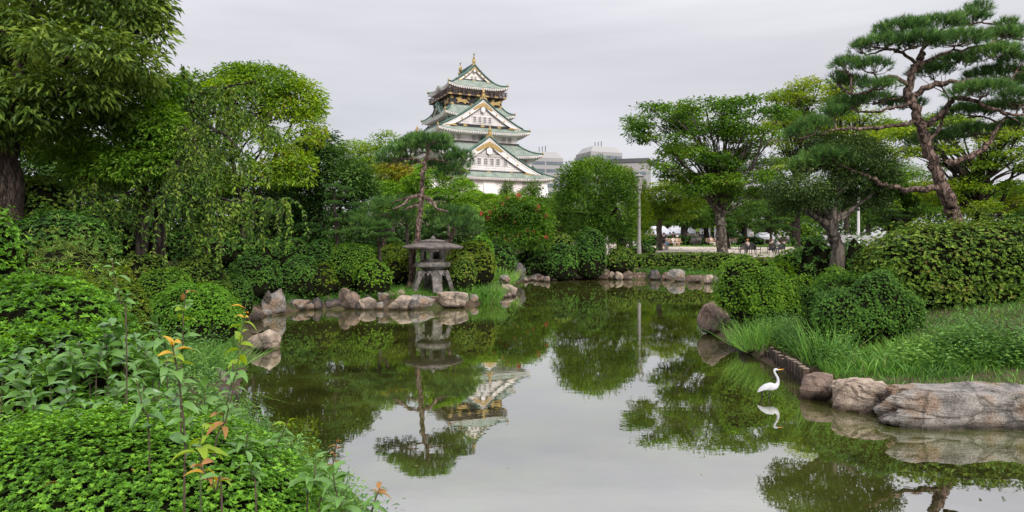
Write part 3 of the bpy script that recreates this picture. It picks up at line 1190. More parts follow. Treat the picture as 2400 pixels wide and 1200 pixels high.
# balcony: floor, rails, posts, netting poles, visitors' room behind
mb = MB()
mb.box((0, 0, 35.62), (14.0, 14.0, 0.3))
cpart('balcony_floor', mb, MATS['rail_wood'])
mb, cap = MB(), MB()
for k in range(4):
    rt = rot4(k)
    for zz, th in ((36.0, 0.1), (36.35, 0.1), (36.75, 0.14)):
        x, y = rt(0, -6.85)
        mb.box((x, y, zz), (14.6, th, th) if k % 2 == 0 else (th, 14.6, th))
    for q in range(9):
        x, y = rt(-6.85 + q * 1.71, -6.85)
        mb.box((x, y, 36.25), (0.16, 0.16, 1.1))
cpart('balcony_rail', mb, MATS['rail_wood'])
for k in (0, 3):
    rt = rot4(k)
    for q in range(13):
        mb = MB()
        x, y = rt(-6.6 + q * 1.1, -6.7)
        mb.box((x, y, 37.0), (0.07, 0.07, 2.5))
        cpart('netting_pole', mb, MATS['net_grey'])
    for q in range(7):
        mb = MB()
        x, y = rt(-4.7 + q * 1.57, -5.0)
        mb.box((x, y, 36.9), (0.28, 0.28, 2.7))
        cpart('pillar', mb, BL)
    for q in range(7):
        g = MB()
        x0 = -6.0 + q * 2.0
        for a in np.arange(5) * 2 * PI / 5 + PI / 2:
            x, y = rt(x0 + 0.22 * math.cos(a), -6.19)
            g.box((x, y, 35.05 + 0.22 * math.sin(a)), (0.3, 0.1, 0.3) if k == 0 else (0.1, 0.3, 0.3))
        cpart('gold_crest', g, GO)
        g = MB()
        x, y = rt(-6.6 + q * 2.2, -7.03)
        g.box((x, y, 35.62), (0.7, 0.08, 0.34) if k == 0 else (0.08, 0.7, 0.34))
        cpart('gold_plate', g, GO)
    for q in (-5.9, -1.2, 2.6, 5.9):
        g = MB()
        x, y = rt(q, -6.2)
        g.box((x, y, 33.6), (0.55, 0.1, 0.5) if k == 0 else (0.1, 0.55, 0.5))
        g.box((x, y, 33.35), (0.95, 0.08, 0.24) if k == 0 else (0.08, 0.95, 0.24))
        cpart('gold_crest', g, GO)


def beast(x0, z0, sc, fl, side):
    """gold relief of a prowling four-legged beast: body, hind legs, head, tail"""
    sh = [(-1.5, 0.1), (-1.25, 0.55), (-0.7, 0.62), (-0.2, 0.5), (0.3, 0.62), (0.75, 0.85), (1.1, 0.95), (1.45, 0.8), (1.55, 0.5), (1.3, 0.3), (1.05, 0.2), (1.25, -0.15),
          (1.5, -0.35), (1.3, -0.5), (0.9, -0.3), (0.55, -0.1), (0.2, -0.2), (-0.3, -0.2), (-0.6, -0.5), (-1.1, -0.55), (-0.95, -0.3), (-1.25, -0.1), (-1.75, -0.35), (-1.9, -0.15)]
    g = MB()
    n = len(sh)
    rt = rot4(side)
    P = []
    for yy, k in ((-6.16, 1.0), (-6.34, 0.9)):
        for a, b in sh:
            x, y = rt(x0 + fl * a * sc * k, yy)
            P.append((x, y, z0 + b * sc * k))
    g.add(P, [tuple(range(n)), tuple(range(2 * n - 1, n - 1, -1))] + [(i, (i + 1) % n, n + (i + 1) % n, n + i) for i in range(n)])
    cpart('gold_beast_relief', g, GO)


beast(-3.6, 34.15, 0.95, -1, 0)
beast(4.6, 34.15, 0.95, 1, 0)
beast(3.4, 34.15, 0.95, 1, 3)
beast(-3.4, 34.15, 0.95, -1, 3)
mb = MB()
mb.box((-0.6, -6.16, 34.3), (1.3, 0.06, 1.6))
cpart('door', mb, DO)
# battered stone base with rough blocks on the two sides in view
mb = MB()
for k in (0, 1, 3):
    rt = rot4(k)
    zz = 1.6
    row = 0
    while zz < 11.6:
        hgt = 0.95
        off = 13.9 + (11.6 - zz) * 0.22 + ((11.6 - zz) / 10) ** 2 * 1.0
        x = -off + (row % 2) * 0.7
        while x < off - 0.3:
            wd_ = min(rng.uniform(1.1, 2.0), off - x)
            X, Y = rt(x + wd_ / 2, -off + 0.6)
            mb.box((X, Y, zz + hgt / 2), (wd_ - 0.07, 1.6 + rng.uniform(-0.15, 0.15), hgt - 0.06) if k == 0 else (1.6 + rng.uniform(-0.15, 0.15), wd_ - 0.07, hgt - 0.06), taper=0.97)
            x += wd_
        zz += hgt
        row += 1
tag(cpart('stone_blocks', mb, MATS['granite_block']), kind='stuff')
cwall(13.2, 13.2, 1.6, 11.7, MATS['granite_block'], 'stone_base', flare=2.2)

# ================================================================== OFFICE TOWERS FAR BEHIND
plain('tower_concrete', (0.36, 0.35, 0.35), (0.30, 0.295, 0.295), scale=0.02, rough=0.8)
plain('tower_glass', (0.16, 0.19, 0.22), (0.11, 0.13, 0.15), scale=0.05, rough=0.25)
plain('tower_dark', (0.10, 0.10, 0.11), scale=0.05, rough=0.6)


def tower(label, px0, px1, pyt, Y, depth, rz, floors, fh, band, crown_h=0.0, glass='tower_glass', blank=0):
    w = (px1 - px0) / F * Y
    c = at((px0 + px1) / 2, pyt, Y)
    h = c[2] - 2
    t = thing('office_tower', label, 'building', (c[0], Y, 2.0), rz)
    ww, dd = w / (math.cos(rz) + 0.35 * abs(math.sin(rz))), depth
    mb = MB()
    mb.box((0, 0, h / 2), (ww, dd, h))
    mb.build('wall', MATS['tower_concrete'], t)
    if crown_h:
        mb = MB()
        mb.box((0, 0, h + crown_h / 2), (ww * 0.98, dd * 0.98, crown_h), taper=0.72)
        mb.build('roof', MATS['tower_concrete'], t)
        mb = MB()
        for k in range(3):
            mb.box((-ww * 0.12 + k * ww * 0.1, 0, h + crown_h + 2), (0.5, 0.5, 5 + k))
        mb.build('antenna', MATS['tower_dark'], t)
    for f in range(floors):
        z = h - 4 - blank - f * fh
        for sx, seg in ((-0.27, 0.4), (0.22, 0.5)):
            mb = MB()
            mb.box((sx * ww, -dd / 2 + 0.2, z), (seg * ww, 0.6, band))
            mb.build('window_band', MATS[glass], t)
        mb = MB()
        mb.box((-ww / 2 + 0.2, 0, z), (0.6, dd * 0.85, band))
        mb.build('window_band', MATS[glass], t)
    return t


tower('grey office tower with window bands close right of the castle', 1232, 1313, 374, 520, 22, math.radians(14), 16, 5.6, 2.6, crown_h=5)
tower('tall pale office tower with stepped flat top and rooftop mast', 1360, 1447, 361, 560, 26, math.radians(22), 12, 6.5, 2.4, crown_h=5)
t = tower('long grey office block with dark flat roof beside the street lamp', 1408, 1524, 386, 430, 24, math.radians(-16), 9, 4.2, 2.0, blank=3)
mb = MB()
wr = (1524 - 1408) / F * 430
hh_ = at(1466, 386, 430)[2] - 2
mb.box((0, 0, hh_ + 1.1), (wr * 1.0, 25, 2.4))
mb.build('roof', MATS['tower_dark'], t)
tower('glass tower peeking out left of the castle eaves', 974, 990, 304, 480, 12, math.radians(10), 14, 4.5, 3.2)
tower('distant block between the plaza tree branches', 1640, 1760, 360, 420, 22, math.radians(-8), 8, 5.0, 2.2)
# ================================================================== TREES
leaf_mat('leaf_dark_broad', (0.018, 0.044, 0.012), (0.054, 0.106, 0.027), (0.130, 0.195, 0.055), transl=0.32, nscale=0.5)
leaf_mat('leaf_mid', (0.018, 0.050, 0.012), (0.040, 0.100, 0.020), (0.090, 0.170, 0.035), transl=0.35, nscale=0.6)
leaf_mat('leaf_bright', (0.035, 0.090, 0.012), (0.075, 0.165, 0.018), (0.150, 0.240, 0.030), transl=0.45, nscale=0.5, extra=(0.26, 0.22, 0.03))
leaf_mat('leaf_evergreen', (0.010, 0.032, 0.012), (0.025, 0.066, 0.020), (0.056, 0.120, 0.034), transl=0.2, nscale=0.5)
leaf_mat('leaf_fresh', (0.030, 0.085, 0.014), (0.065, 0.160, 0.025), (0.125, 0.235, 0.045), transl=0.4, nscale=0.6)
leaf_mat('leaf_autumn', (0.045, 0.09, 0.012), (0.10, 0.15, 0.02), (0.18, 0.17, 0.03), transl=0.4, nscale=0.5, extra=(0.24, 0.11, 0.03))
leaf_mat('leaf_zelkova', (0.016, 0.048, 0.010), (0.040, 0.108, 0.016), (0.088, 0.175, 0.025), transl=0.4, nscale=0.35, extra=(0.15, 0.16, 0.03))
leaf_mat('leaf_yellow_zelkova', (0.030, 0.075, 0.010), (0.072, 0.150, 0.016), (0.15, 0.22, 0.025), transl=0.45, nscale=0.3, extra=(0.22, 0.20, 0.03))
leaf_mat('leaf_cherry', (0.020, 0.055, 0.014), (0.050, 0.112, 0.026), (0.115, 0.180, 0.045), transl=0.4, nscale=0.6, extra=(0.16, 0.18, 0.04))
leaf_mat('leaf_holly', (0.011, 0.028, 0.011), (0.024, 0.056, 0.018), (0.055, 0.100, 0.036), transl=0.12, nscale=0.6, rough=0.35)
leaf_mat('needle_pine', (0.012, 0.042, 0.018), (0.038, 0.102, 0.042), (0.095, 0.185, 0.075), transl=0.25, nscale=0.8, rough=0.5)
leaf_mat('needle_clipped', (0.010, 0.036, 0.014), (0.024, 0.070, 0.022), (0.055, 0.115, 0.035), transl=0.2, nscale=0.8, rough=0.5)
bark_mat('bark_pine', (0.27, 0.19, 0.155), (0.085, 0.056, 0.046), scale=9.0, plates=True)
bark_mat('bark_dark', (0.060, 0.048, 0.038), (0.022, 0.018, 0.015), scale=7.0)
bark_mat('bark_grey', (0.16, 0.135, 0.11), (0.07, 0.058, 0.05), scale=7.0)
bark_mat('bark_spotted', (0.10, 0.082, 0.068), (0.045, 0.038, 0.032), scale=4.0, lichen=(0.24, 0.22, 0.18))
bark_mat('bark_camphor', (0.12, 0.088, 0.070), (0.035, 0.026, 0.022), scale=14.0)
M = MATS


def btree(label, base, trunk, blobs, leaf, wid, n_cl, per, cr, mat, bark, r0, r1=None, limb_r=None, name='tree', ntw=4, lo=0.45, extra_limbs=(), n=8, dark_core=False, group=None, cat='tree', crown_name='crown', **kw):
    """trunk: world points; blobs from pb()"""
    wd = Wood()
    T = wd.limb(trunk, r0, r1 if r1 else r0 * 0.5, n, 0.03, 5)
    # root flare
    b0 = np.array(trunk[0])
    wd.tube(np.array([b0 + (0, 0, -0.25), b0 + (0, 0, 0.05), b0 + (0, 0, 0.3)]), np.array([r0 * 1.7, r0 * 1.35, r0 * 0.98]), n)
    lv, heads = crown(blobs, leaf, wid, n_cl, per, cr, **kw)
    limbs_to(wd, T, blobs, limb_r or r0 * 0.32, heads, ntw, lo)
    for e in extra_limbs:
        wd.limb(e[0], e[1], e[2], 7, 0.03, 5)
    return put_tree(name, label, cat, wd, lv, M[bark], M[mat], b0, group)


def base_at(px, Y):
    x = (px - 1200) / F * Y
    return np.array([x, Y, gz(x, Y)])


# --- big dark broadleaf at the left edge
Y = 17.0
b0 = base_at(12, Y)
btree('huge dark broadleaf tree at the left edge with thick rough trunk and drooping leaves', b0,
      [b0, at(14, 400, Y), at(25, 310, Y), at(50, 200, Y), at(70, 110, Y)],
      pb(Y, (90, -40, 170, 110, 0.5), (270, 10, 110, 80, -.3), (335, 70, 62, 70, 0, .55), (300, 150, 75, 55, -.6, .55), (190, 120, 130, 60, -1.2, .6), (60, 80, 110, 70, -.2), (150, 215, 120, 50, -.8, .5),
         (20, 250, 100, 55, -1.2, .5), (225, 250, 80, 45, 0, .45), (-60, 130, 130, 120, 0), (90, 290, 90, 38, -.4, .4), (-40, 310, 90, 45, -.6), (370, 20, 30, 40, -.2, .6), (200, -60, 150, 80, 1), (110, 170, 90, 50, 1), (345, 190, 35, 40, .3, .55)),
      0.21, 0.075, 2600, 11, 0.30, 'leaf_dark_broad', 'bark_camphor', 0.40, 0.2, 0.13, name='broadleaf_tree', n=12, ntw=2, droop=0.55, flat=0.5,
      extra_limbs=(([at(20, 260, Y), at(45, 170, Y - .5), at(25, 110, Y - .6), at(5, 70, Y - .6)], 0.16, 0.06), ([at(35, 240, Y), at(105, 160, Y - .4), at(160, 110, Y - .6)], 0.15, 0.05)))
# --- lighter small-leaved tree behind it
Y = 18.4
b0 = base_at(330, Y)
btree('leafy mid green tree tucked behind the huge broadleaf at left', b0, [b0, at(335, 450, Y), at(330, 330, Y)],
      pb(Y, (300, 230, 90, 70), (360, 300, 70, 60, -.4, .65), (385, 215, 35, 40), (250, 320, 100, 60, -.2, .45), (330, 385, 90, 50, -.3, .6), (395, 370, 35, 50, -.5, .6), (240, 400, 80, 40, 0, .4), (150, 340, 80, 50, .5, .35), (400, 270, 25, 35, 0, .65)),
      0.14, 0.055, 2600, 11, 0.26, 'leaf_fresh', 'bark_dark', 0.18, name='broadleaf_tree', ntw=2)
# --- shaded evergreens closing the view at left
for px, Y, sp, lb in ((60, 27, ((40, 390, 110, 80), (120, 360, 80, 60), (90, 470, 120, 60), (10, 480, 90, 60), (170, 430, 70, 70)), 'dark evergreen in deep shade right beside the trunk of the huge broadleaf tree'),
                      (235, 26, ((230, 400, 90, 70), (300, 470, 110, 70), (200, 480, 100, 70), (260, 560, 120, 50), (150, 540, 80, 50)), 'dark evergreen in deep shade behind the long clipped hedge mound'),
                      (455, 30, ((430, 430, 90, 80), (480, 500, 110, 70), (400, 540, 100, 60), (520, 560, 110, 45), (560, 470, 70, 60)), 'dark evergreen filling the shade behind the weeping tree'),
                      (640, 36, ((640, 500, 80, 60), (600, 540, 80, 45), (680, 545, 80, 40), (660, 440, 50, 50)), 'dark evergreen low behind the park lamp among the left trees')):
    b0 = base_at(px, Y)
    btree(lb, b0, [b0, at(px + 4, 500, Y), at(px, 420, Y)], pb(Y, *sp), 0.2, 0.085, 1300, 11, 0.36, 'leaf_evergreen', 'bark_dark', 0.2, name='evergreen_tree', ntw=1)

# --- weeping cherry: arching limbs and hanging leaf strands
Y = 19.0
b0 = base_at(370, Y)
wd = Wood()
T = wd.limb([b0, at(372, 520, Y), at(380, 440, Y), at(395, 340, Y), at(420, 270, Y)], 0.2, 0.1, 9, 0.03)
arch = [([at(385, 420, Y), at(330, 380, Y - .6), at(260, 390, Y - 1), at(180, 425, Y - 1.2)], .08),
        ([at(395, 350, Y), at(450, 300, Y - .4), at(520, 310, Y - .8), at(580, 370, Y - 1.2)], .08),
        ([at(420, 270, Y), at(470, 220, Y - .2), at(530, 205, Y - .3), at(600, 190, Y - .4)], .07),
        ([at(415, 290, Y), at(480, 270, Y + .4), at(560, 255, Y + .6), at(640, 300, Y + .6)], .06),
        ([at(380, 450, Y), at(440, 455, Y - 1.2), at(500, 465, Y - 1.6), at(560, 472, Y - 1.8), at(610, 465, Y - 1.9), at(660, 472, Y - 1.9)], .05),
        ([at(378, 470, Y), at(320, 450, Y - 1), at(240, 470, Y - 1.6)], .06),
        ([at(400, 330, Y), at(430, 300, Y - 1), at(460, 340, Y - 1.6), at(480, 420, Y - 2)], .06),
        ([at(400, 320, Y), at(360, 300, Y - .8), at(310, 330, Y - 1.4)], .06),
        ([at(410, 300, Y), at(400, 240, Y), at(430, 190, Y), at(425, 150, Y)], .05),
        ([at(400, 380, Y), at(420, 380, Y - 1.6), at(420, 450, Y - 2.2)], .06)]
lv = Leaves()
for pts, r in arch:
    P = wd.limb(pts, r, r * 0.25, 6, 0.04)
    ln = np.linalg.norm(np.diff(P, axis=0), axis=1).sum()
    for q in range(int(ln / 0.065)):
        h = P[rng.integers(int(len(P) * 0.2), len(P))] + rng.normal(0, 0.09, 3)
        L_ = rng.uniform(0.35, 1.75) * (1.1 if h[2] > 3.5 else 0.75)
        dr = rng.normal(0, 0.35, 2)
        tt = np.linspace(0, 1, 7)[:, None]
        S_ = h + np.concatenate([dr[0] * np.sqrt(tt), dr[1] * np.sqrt(tt) - 0.15 * tt, 0.12 * np.sin(tt * 2) - L_ * tt ** 1.35], 1)
        wd.tube(S_, 0.006, 3)
        k = int(L_ / 0.045) + 4
        i0 = rng.uniform(0, 5.98, k)
        a_ = i0.astype(int)
        f_ = (i0 - a_)[:, None]
        LP = S_[a_] * (1 - f_) + S_[a_ + 1] * f_
        D = rng.normal(0, 0.7, (k, 3))
        D[:, 2] = -0.75 + rng.normal(0, 0.3, k)
        lv.leaves(LP, D, rand_dirs(k) * 0.6 + np.array([0, -0.6, 0.5]), rng.uniform(0.09, 0.16, k), 0.055, np.clip(rng.normal(0.5, 0.1) + rng.normal(0, 0.2, k), 0, 1))
put_tree('weeping_cherry', 'weeping tree with arching limbs and leafy strands hanging over the clipped bushes', 'tree', wd, lv, M['bark_dark'], M['leaf_cherry'], b0)

# --- bright green tree with open crown and forked stems
Y = 28.0
b0 = base_at(575, Y)
btree('tall bright green tree with open crown and forked stems left of the castle', b0,
      [b0, at(572, 500, Y), at(560, 440, Y), at(545, 380, Y), at(530, 320, Y)],
      pb(Y, (610, 190, 95, 38, 0, .45), (700, 235, 58, 50, 0, .75), (722, 300, 36, 50, -.3, .8), (560, 215, 80, 34, -.5, .6), (650, 255, 60, 28, 0, .7), (692, 392, 42, 52, -.6, .7), (570, 290, 50, 24, -1, .8),
         (645, 330, 40, 30, -.8, .7), (480, 235, 62, 42, 0, .5), (445, 320, 40, 55, 0, .4), (625, 405, 60, 34, -.3, .65), (500, 390, 36, 40, -.2, .5), (560, 170, 45, 22, 0, .35), (735, 250, 25, 30, 0, .7), (530, 430, 40, 34, .2, .5), (460, 190, 35, 22, 0, .4)),
      0.17, 0.07, 2500, 11, 0.34, 'leaf_bright', 'bark_dark', 0.15, 0.07, 0.055, name='open_crowned_tree', ntw=5,
      extra_limbs=(([b0, at(600, 470, Y), at(625, 420, Y), at(650, 350, Y), at(690, 280, Y)], 0.11, 0.04), ([at(560, 450, Y), at(520, 410, Y), at(505, 330, Y), at(510, 260, Y)], 0.08, 0.03), ([at(600, 470, Y), at(585, 400, Y), at(620, 330, Y), at(600, 250, Y)], 0.07, 0.03)))
# --- dark evergreen to its right
Y = 31.0
b0 = base_at(752, Y)
btree('dark dense evergreen tree with pale trunk between the bright tree and the tall pine', b0, [b0, at(752, 520, Y), at(745, 440, Y), at(748, 370, Y)],
      pb(Y, (740, 395, 85, 60), (695, 460, 62, 55), (805, 430, 68, 48, -.4, .6), (852, 445, 36, 34, -.3, .65), (760, 340, 32, 36), (680, 415, 40, 45), (770, 495, 85, 38, .3, .35), (720, 350, 26, 30), (830, 400, 35, 26, 0, .65)),
      0.19, 0.075, 2000, 11, 0.32, 'leaf_evergreen', 'bark_grey', 0.22, name='evergreen_tree', ntw=1, flat=0.7)
# --- farther trees between the evergreen and the castle
Y = 62.0
b0 = base_at(850, Y)
btree('thin yellowish tree with airy crown far left of the castle', b0, [b0, at(850, 460, Y), at(855, 390, Y)],
      pb(Y, (830, 345, 46, 18), (905, 330, 34, 22), (880, 362, 56, 20, 0, .7), (795, 352, 16, 13, 0, .6), (930, 375, 40, 18), (850, 390, 60, 20, 0, .6)),
      0.28, 0.12, 650, 9, 0.55, 'leaf_bright', 'bark_grey', 0.2, name='airy_tree', ntw=6)
Y = 46.0
b0 = base_at(920, Y)
btree('rounded tree turning orange and yellow left of the castle', b0, [b0, at(920, 470, Y), at(915, 420, Y)],
      pb(Y, (895, 412, 55, 28, 0, .45), (950, 408, 38, 20, 0, .75), (870, 440, 45, 25, 0, .4), (930, 390, 22, 10, 0, .85), (930, 440, 50, 25)),
      0.2, 0.09, 1100, 10, 0.4, 'leaf_autumn', 'bark_grey', 0.16, name='autumn_tree', ntw=2)
for px, Y, sp, lb in ((955, 42, ((905, 455, 32, 30), (945, 468, 42, 30), (930, 500, 50, 25), (975, 440, 35, 30), (900, 490, 30, 25)), 'billowing bright green tree behind the bare stem of the tall pine'),
                      (1050, 40, ((1010, 425, 44, 38), (1060, 420, 34, 40), (1085, 455, 34, 35), (1035, 470, 48, 30), (1010, 395, 34, 22), (1075, 490, 40, 25), (1020, 500, 40, 20)), 'billowing bright green tree just left of the castle wall'),
                      (1125, 48, ((1110, 470, 28, 24), (1148, 485, 36, 30), (1115, 505, 36, 26), (1090, 500, 25, 25)), 'small light green tree below the castle base')):
    b0 = base_at(px, Y)
    btree(lb, b0, [b0, at(px, 530, Y), at(px, 470, Y)], pb(Y, *[(a, b, c, d, rng.normal(0, .5), .62) for a, b, c, d in sp]), 0.15, 0.07, 1700, 10, 0.24, 'leaf_fresh', 'bark_grey', 0.15, name='billowing_tree', ntw=1, jit=0.1, up=0.6)
for px, pt, hw, Y, lb in ((1190, 428, 24, 75, 'slim dark young tree in front of the castle windows'), (1250, 424, 46, 70, 'dark rounded conical tree in front of the castle corner'), (1100, 455, 22, 66, 'dark conical shrub tree at the left foot of the castle')):
    b0 = base_at(px, Y)
    btree(lb, b0, [b0, at(px, 520, Y), at(px, pt + 20, Y)], pb(Y, (px, pt + 16, hw * .35, 16), (px - hw * .2, pt + 40, hw * .65, 24), (px + hw * .2, pt + 62, hw * .85, 28), (px, pt + 95, hw, 30)), 0.28, 0.11, 700, 9, 0.45, 'leaf_mid', 'bark_dark', 0.2, name='conical_tree', ntw=1, flat=0.8)
# --- crape myrtle with red flower heads
Y = 44.5
b0 = base_at(1212, Y)
b1 = base_at(1155, Y)
ct = btree('crape myrtle with small red flower clusters and bare curved stems by the far bank', b0, [b0, at(1205, 590, Y), at(1200, 550, Y), at(1205, 510, Y)],
           pb(Y, (1210, 498, 70, 34), (1168, 525, 40, 34), (1252, 515, 42, 34), (1205, 555, 70, 30, -.2), (1245, 560, 46, 32, .2), (1150, 488, 28, 20, 0, .7), (1200, 468, 36, 16, 0, .7), (1270, 545, 22, 28), (1240, 480, 30, 18, 0, .6)),
           0.17, 0.085, 1900, 10, 0.38, 'leaf_zelkova', 'bark_grey', 0.12, name='crape_myrtle', ntw=3,
           extra_limbs=(([b1, at(1152, 575, Y - .6), at(1165, 560, Y - .8), at(1195, 535, Y - .8)], 0.08, 0.04), ([at(1155, 575, Y - .6), at(1160, 545, Y - .7), at(1172, 525, Y - .5)], 0.06, 0.03)))
plain('flower_red', (0.55, 0.06, 0.06), (0.40, 0.10, 0.06), scale=20, rough=0.6)
for fx, fy, fr in ((1215, 458, 5), (1219, 470, 5), (1212, 468, 3), (1190, 465, 3), (1178, 478, 3), (1160, 490, 3), (1148, 498, 3), (1128, 500, 3), (1144, 512, 4), (1172, 512, 3), (1186, 505, 3), (1205, 522, 3),
                   (1262, 486, 5), (1256, 492, 4), (1280, 505, 3), (1235, 540, 3), (1240, 558, 3), (1205, 555, 4), (1192, 566, 3), (1181, 560, 3), (1166, 548, 4), (1196, 580, 3), (1280, 556, 4), (1215, 550, 3), (1250, 545, 3), (1262, 562, 3)):
    f = Leaves()
    c = at(fx, fy, Y - 0.75 + rng.uniform(0, .3))
    k = 46
    P = rng.normal(0, fr / F * Y * 0.45, (k, 3)) * np.array([1, 1, 1.3])
    f.leaves(P, rand_dirs(k), rand_dirs(k), 0.10, 0.08, 0.5)
    o_ = link('flower_cluster', f.mesh('flower_cluster', M['flower_red']), ct, c - b0)
# --- round dense tree with upright sprays right of the castle
Y = 50.0
b0 = base_at(1458, Y)
btree('big round dense green tree standing right of the castle behind the clipped ball bush', b0, [b0, at(1456, 560, Y), at(1445, 500, Y), at(1420, 440, Y)],
      pb(Y, (1400, 435, 80, 50, 0, .5), (1368, 490, 62, 52, -.5, .42), (1440, 490, 50, 52, -.6, .42), (1395, 398, 46, 24, 0, .6), (1335, 445, 34, 40, 0, .5), (1345, 405, 30, 24, 0, .6), (1400, 540, 80, 28, 0, .4), (1462, 440, 26, 38, 0, .5), (1320, 500, 22, 40), (1430, 555, 50, 20, 0, .35)),
      0.26, 0.085, 2000, 11, 0.42, 'leaf_mid', 'bark_dark', 0.42, name='round_tree', ntw=1, flat=0.9, droop=-0.5, out=0.7, jit=0.14)
Y = 58.0
b0 = base_at(1478, Y)
btree('light green tree showing behind the round dense tree and the lamp post', b0, [b0, at(1478, 540, Y), at(1470, 460, Y)],
      pb(Y, (1448, 408, 38, 18, 0, .7), (1482, 445, 32, 32, 0, .65), (1492, 500, 28, 40, 0, .6), (1500, 545, 26, 20)), 0.22, 0.1, 800, 10, 0.42, 'leaf_bright', 'bark_dark', 0.2, name='billowing_tree', ntw=1)
# --- spreading zelkova of the plaza
Y = 55.0
b0 = base_at(1693, Y)
btree('wide spreading tree with layered foliage and speckled trunk on the plaza', b0, [b0, at(1690, 540, Y), at(1688, 500, Y), at(1690, 470, Y)],
      envelope(Y, ((1560, 290, 84, 52), (1665, 280, 100, 52), (1765, 285, 84, 56), (1560, 370, 60, 34), (1650, 390, 90, 62), (1750, 395, 84, 60), (1690, 450, 74, 30), (1500, 290, 30, 40), (1640, 430, 60, 26), (1755, 445, 60, 26)), 120, 26, 13, 4.5, (0.35, 0.7)),
      0.27, 0.13, 4900, 8, 0.5, 'leaf_zelkova', 'bark_spotted', 0.46, 0.36, 0.06, name='spreading_tree', n=12, ntw=2, flat=0.3, droop=0.12, out=0.35, jit=0.3, lo=0.6,
      extra_limbs=(([at(1690, 500, Y), at(1655, 450, Y), at(1615, 400, Y - 1), at(1560, 330, Y - 1)], .24, .06), ([at(1692, 490, Y), at(1735, 440, Y), at(1770, 380, Y - 1), at(1790, 310, Y)], .24, .06),
                   ([at(1690, 480, Y), at(1680, 400, Y), at(1670, 330, Y), at(1655, 260, Y)], .2, .05), ([at(1690, 485, Y), at(1705, 420, Y + 1), at(1700, 340, Y + 1.5), at(1730, 265, Y + 1)], .18, .05)))
# --- yellowish trees behind, up to the big pine
for px, Y, sp, lb in ((1870, 70, ((1830, 232, 56, 20), (1895, 225, 50, 22), (1850, 285, 64, 22), (1915, 285, 54, 26), (1860, 345, 60, 26), (1925, 345, 50, 28), (1835, 395, 60, 20), (1905, 195, 26, 12)), 'yellow green tree in the gap between the spreading plaza tree and the big pine'),
                      (1985, 66, ((1960, 215, 40, 18), (2000, 260, 50, 20), (1990, 320, 60, 22), (2060, 300, 60, 16), (2050, 345, 50, 16), (1960, 380, 50, 24)), 'yellow green tree directly behind the left branches of the big pine'),
                      (2300, 36, ((2150, 300, 80, 20), (2250, 292, 80, 24), (2350, 305, 60, 28), (2330, 365, 76, 28), (2215, 400, 56, 26), (2385, 420, 46, 40), (2300, 430, 66, 24), (2140, 345, 40, 16), (2390, 330, 40, 40), (2240, 440, 50, 24), (2400, 480, 40, 20), (2360, 470, 40, 20), (2270, 360, 50, 24), (2180, 350, 50, 18), (2240, 475, 50, 20), (2300, 490, 50, 18), (2180, 450, 50, 24), (2420, 380, 40, 30), (2110, 325, 50, 16), (2330, 330, 50, 24)), 'yellow green spreading tree with dark forked trunks right of the big pine trunk'),
                      (2120, 48, ((2090, 400, 46, 22), (2140, 430, 50, 24), (2060, 445, 50, 24), (2110, 480, 60, 24), (2160, 470, 40, 24), (2040, 490, 46, 20)), 'green layered tree low between the holly and the big pine trunk')):
    b0 = base_at(px, Y)
    ex = ()
    if px == 2300:
        ex = (([b0, at(2285, 470, Y), at(2240, 410, Y), at(2190, 340, Y)], .2, .06), ([b0, at(2310, 450, Y), at(2320, 380, Y), at(2330, 310, Y)], .22, .07), ([b0 + (0.8, 0.3, 0), at(2350, 470, Y), at(2375, 400, Y)], .18, .06), ([at(2290, 490, Y), at(2250, 470, Y), at(2215, 420, Y)], .12, .04))
    btree(lb, b0, [b0, at(px, 510, Y), at(px, 430, Y)], envelope(Y, [(a, b, c * .9, d * 1.1) for a, b, c, d in sp], 64, 26 if Y > 50 else 30, 12, 3.0 if Y > 50 else 2.0, (0.35, 0.75)), 0.3 if Y > 50 else 0.17, 0.13 if Y > 50 else 0.075, 1900 if Y > 50 else 2900, 9, 0.6 if Y > 50 else 0.36, 'leaf_yellow_zelkova' if px != 2120 else 'leaf_zelkova', 'bark_dark', 0.3 if Y > 50 else .26, name='spreading_tree', flat=0.25, droop=0.12, out=0.35, ntw=4, extra_limbs=ex)
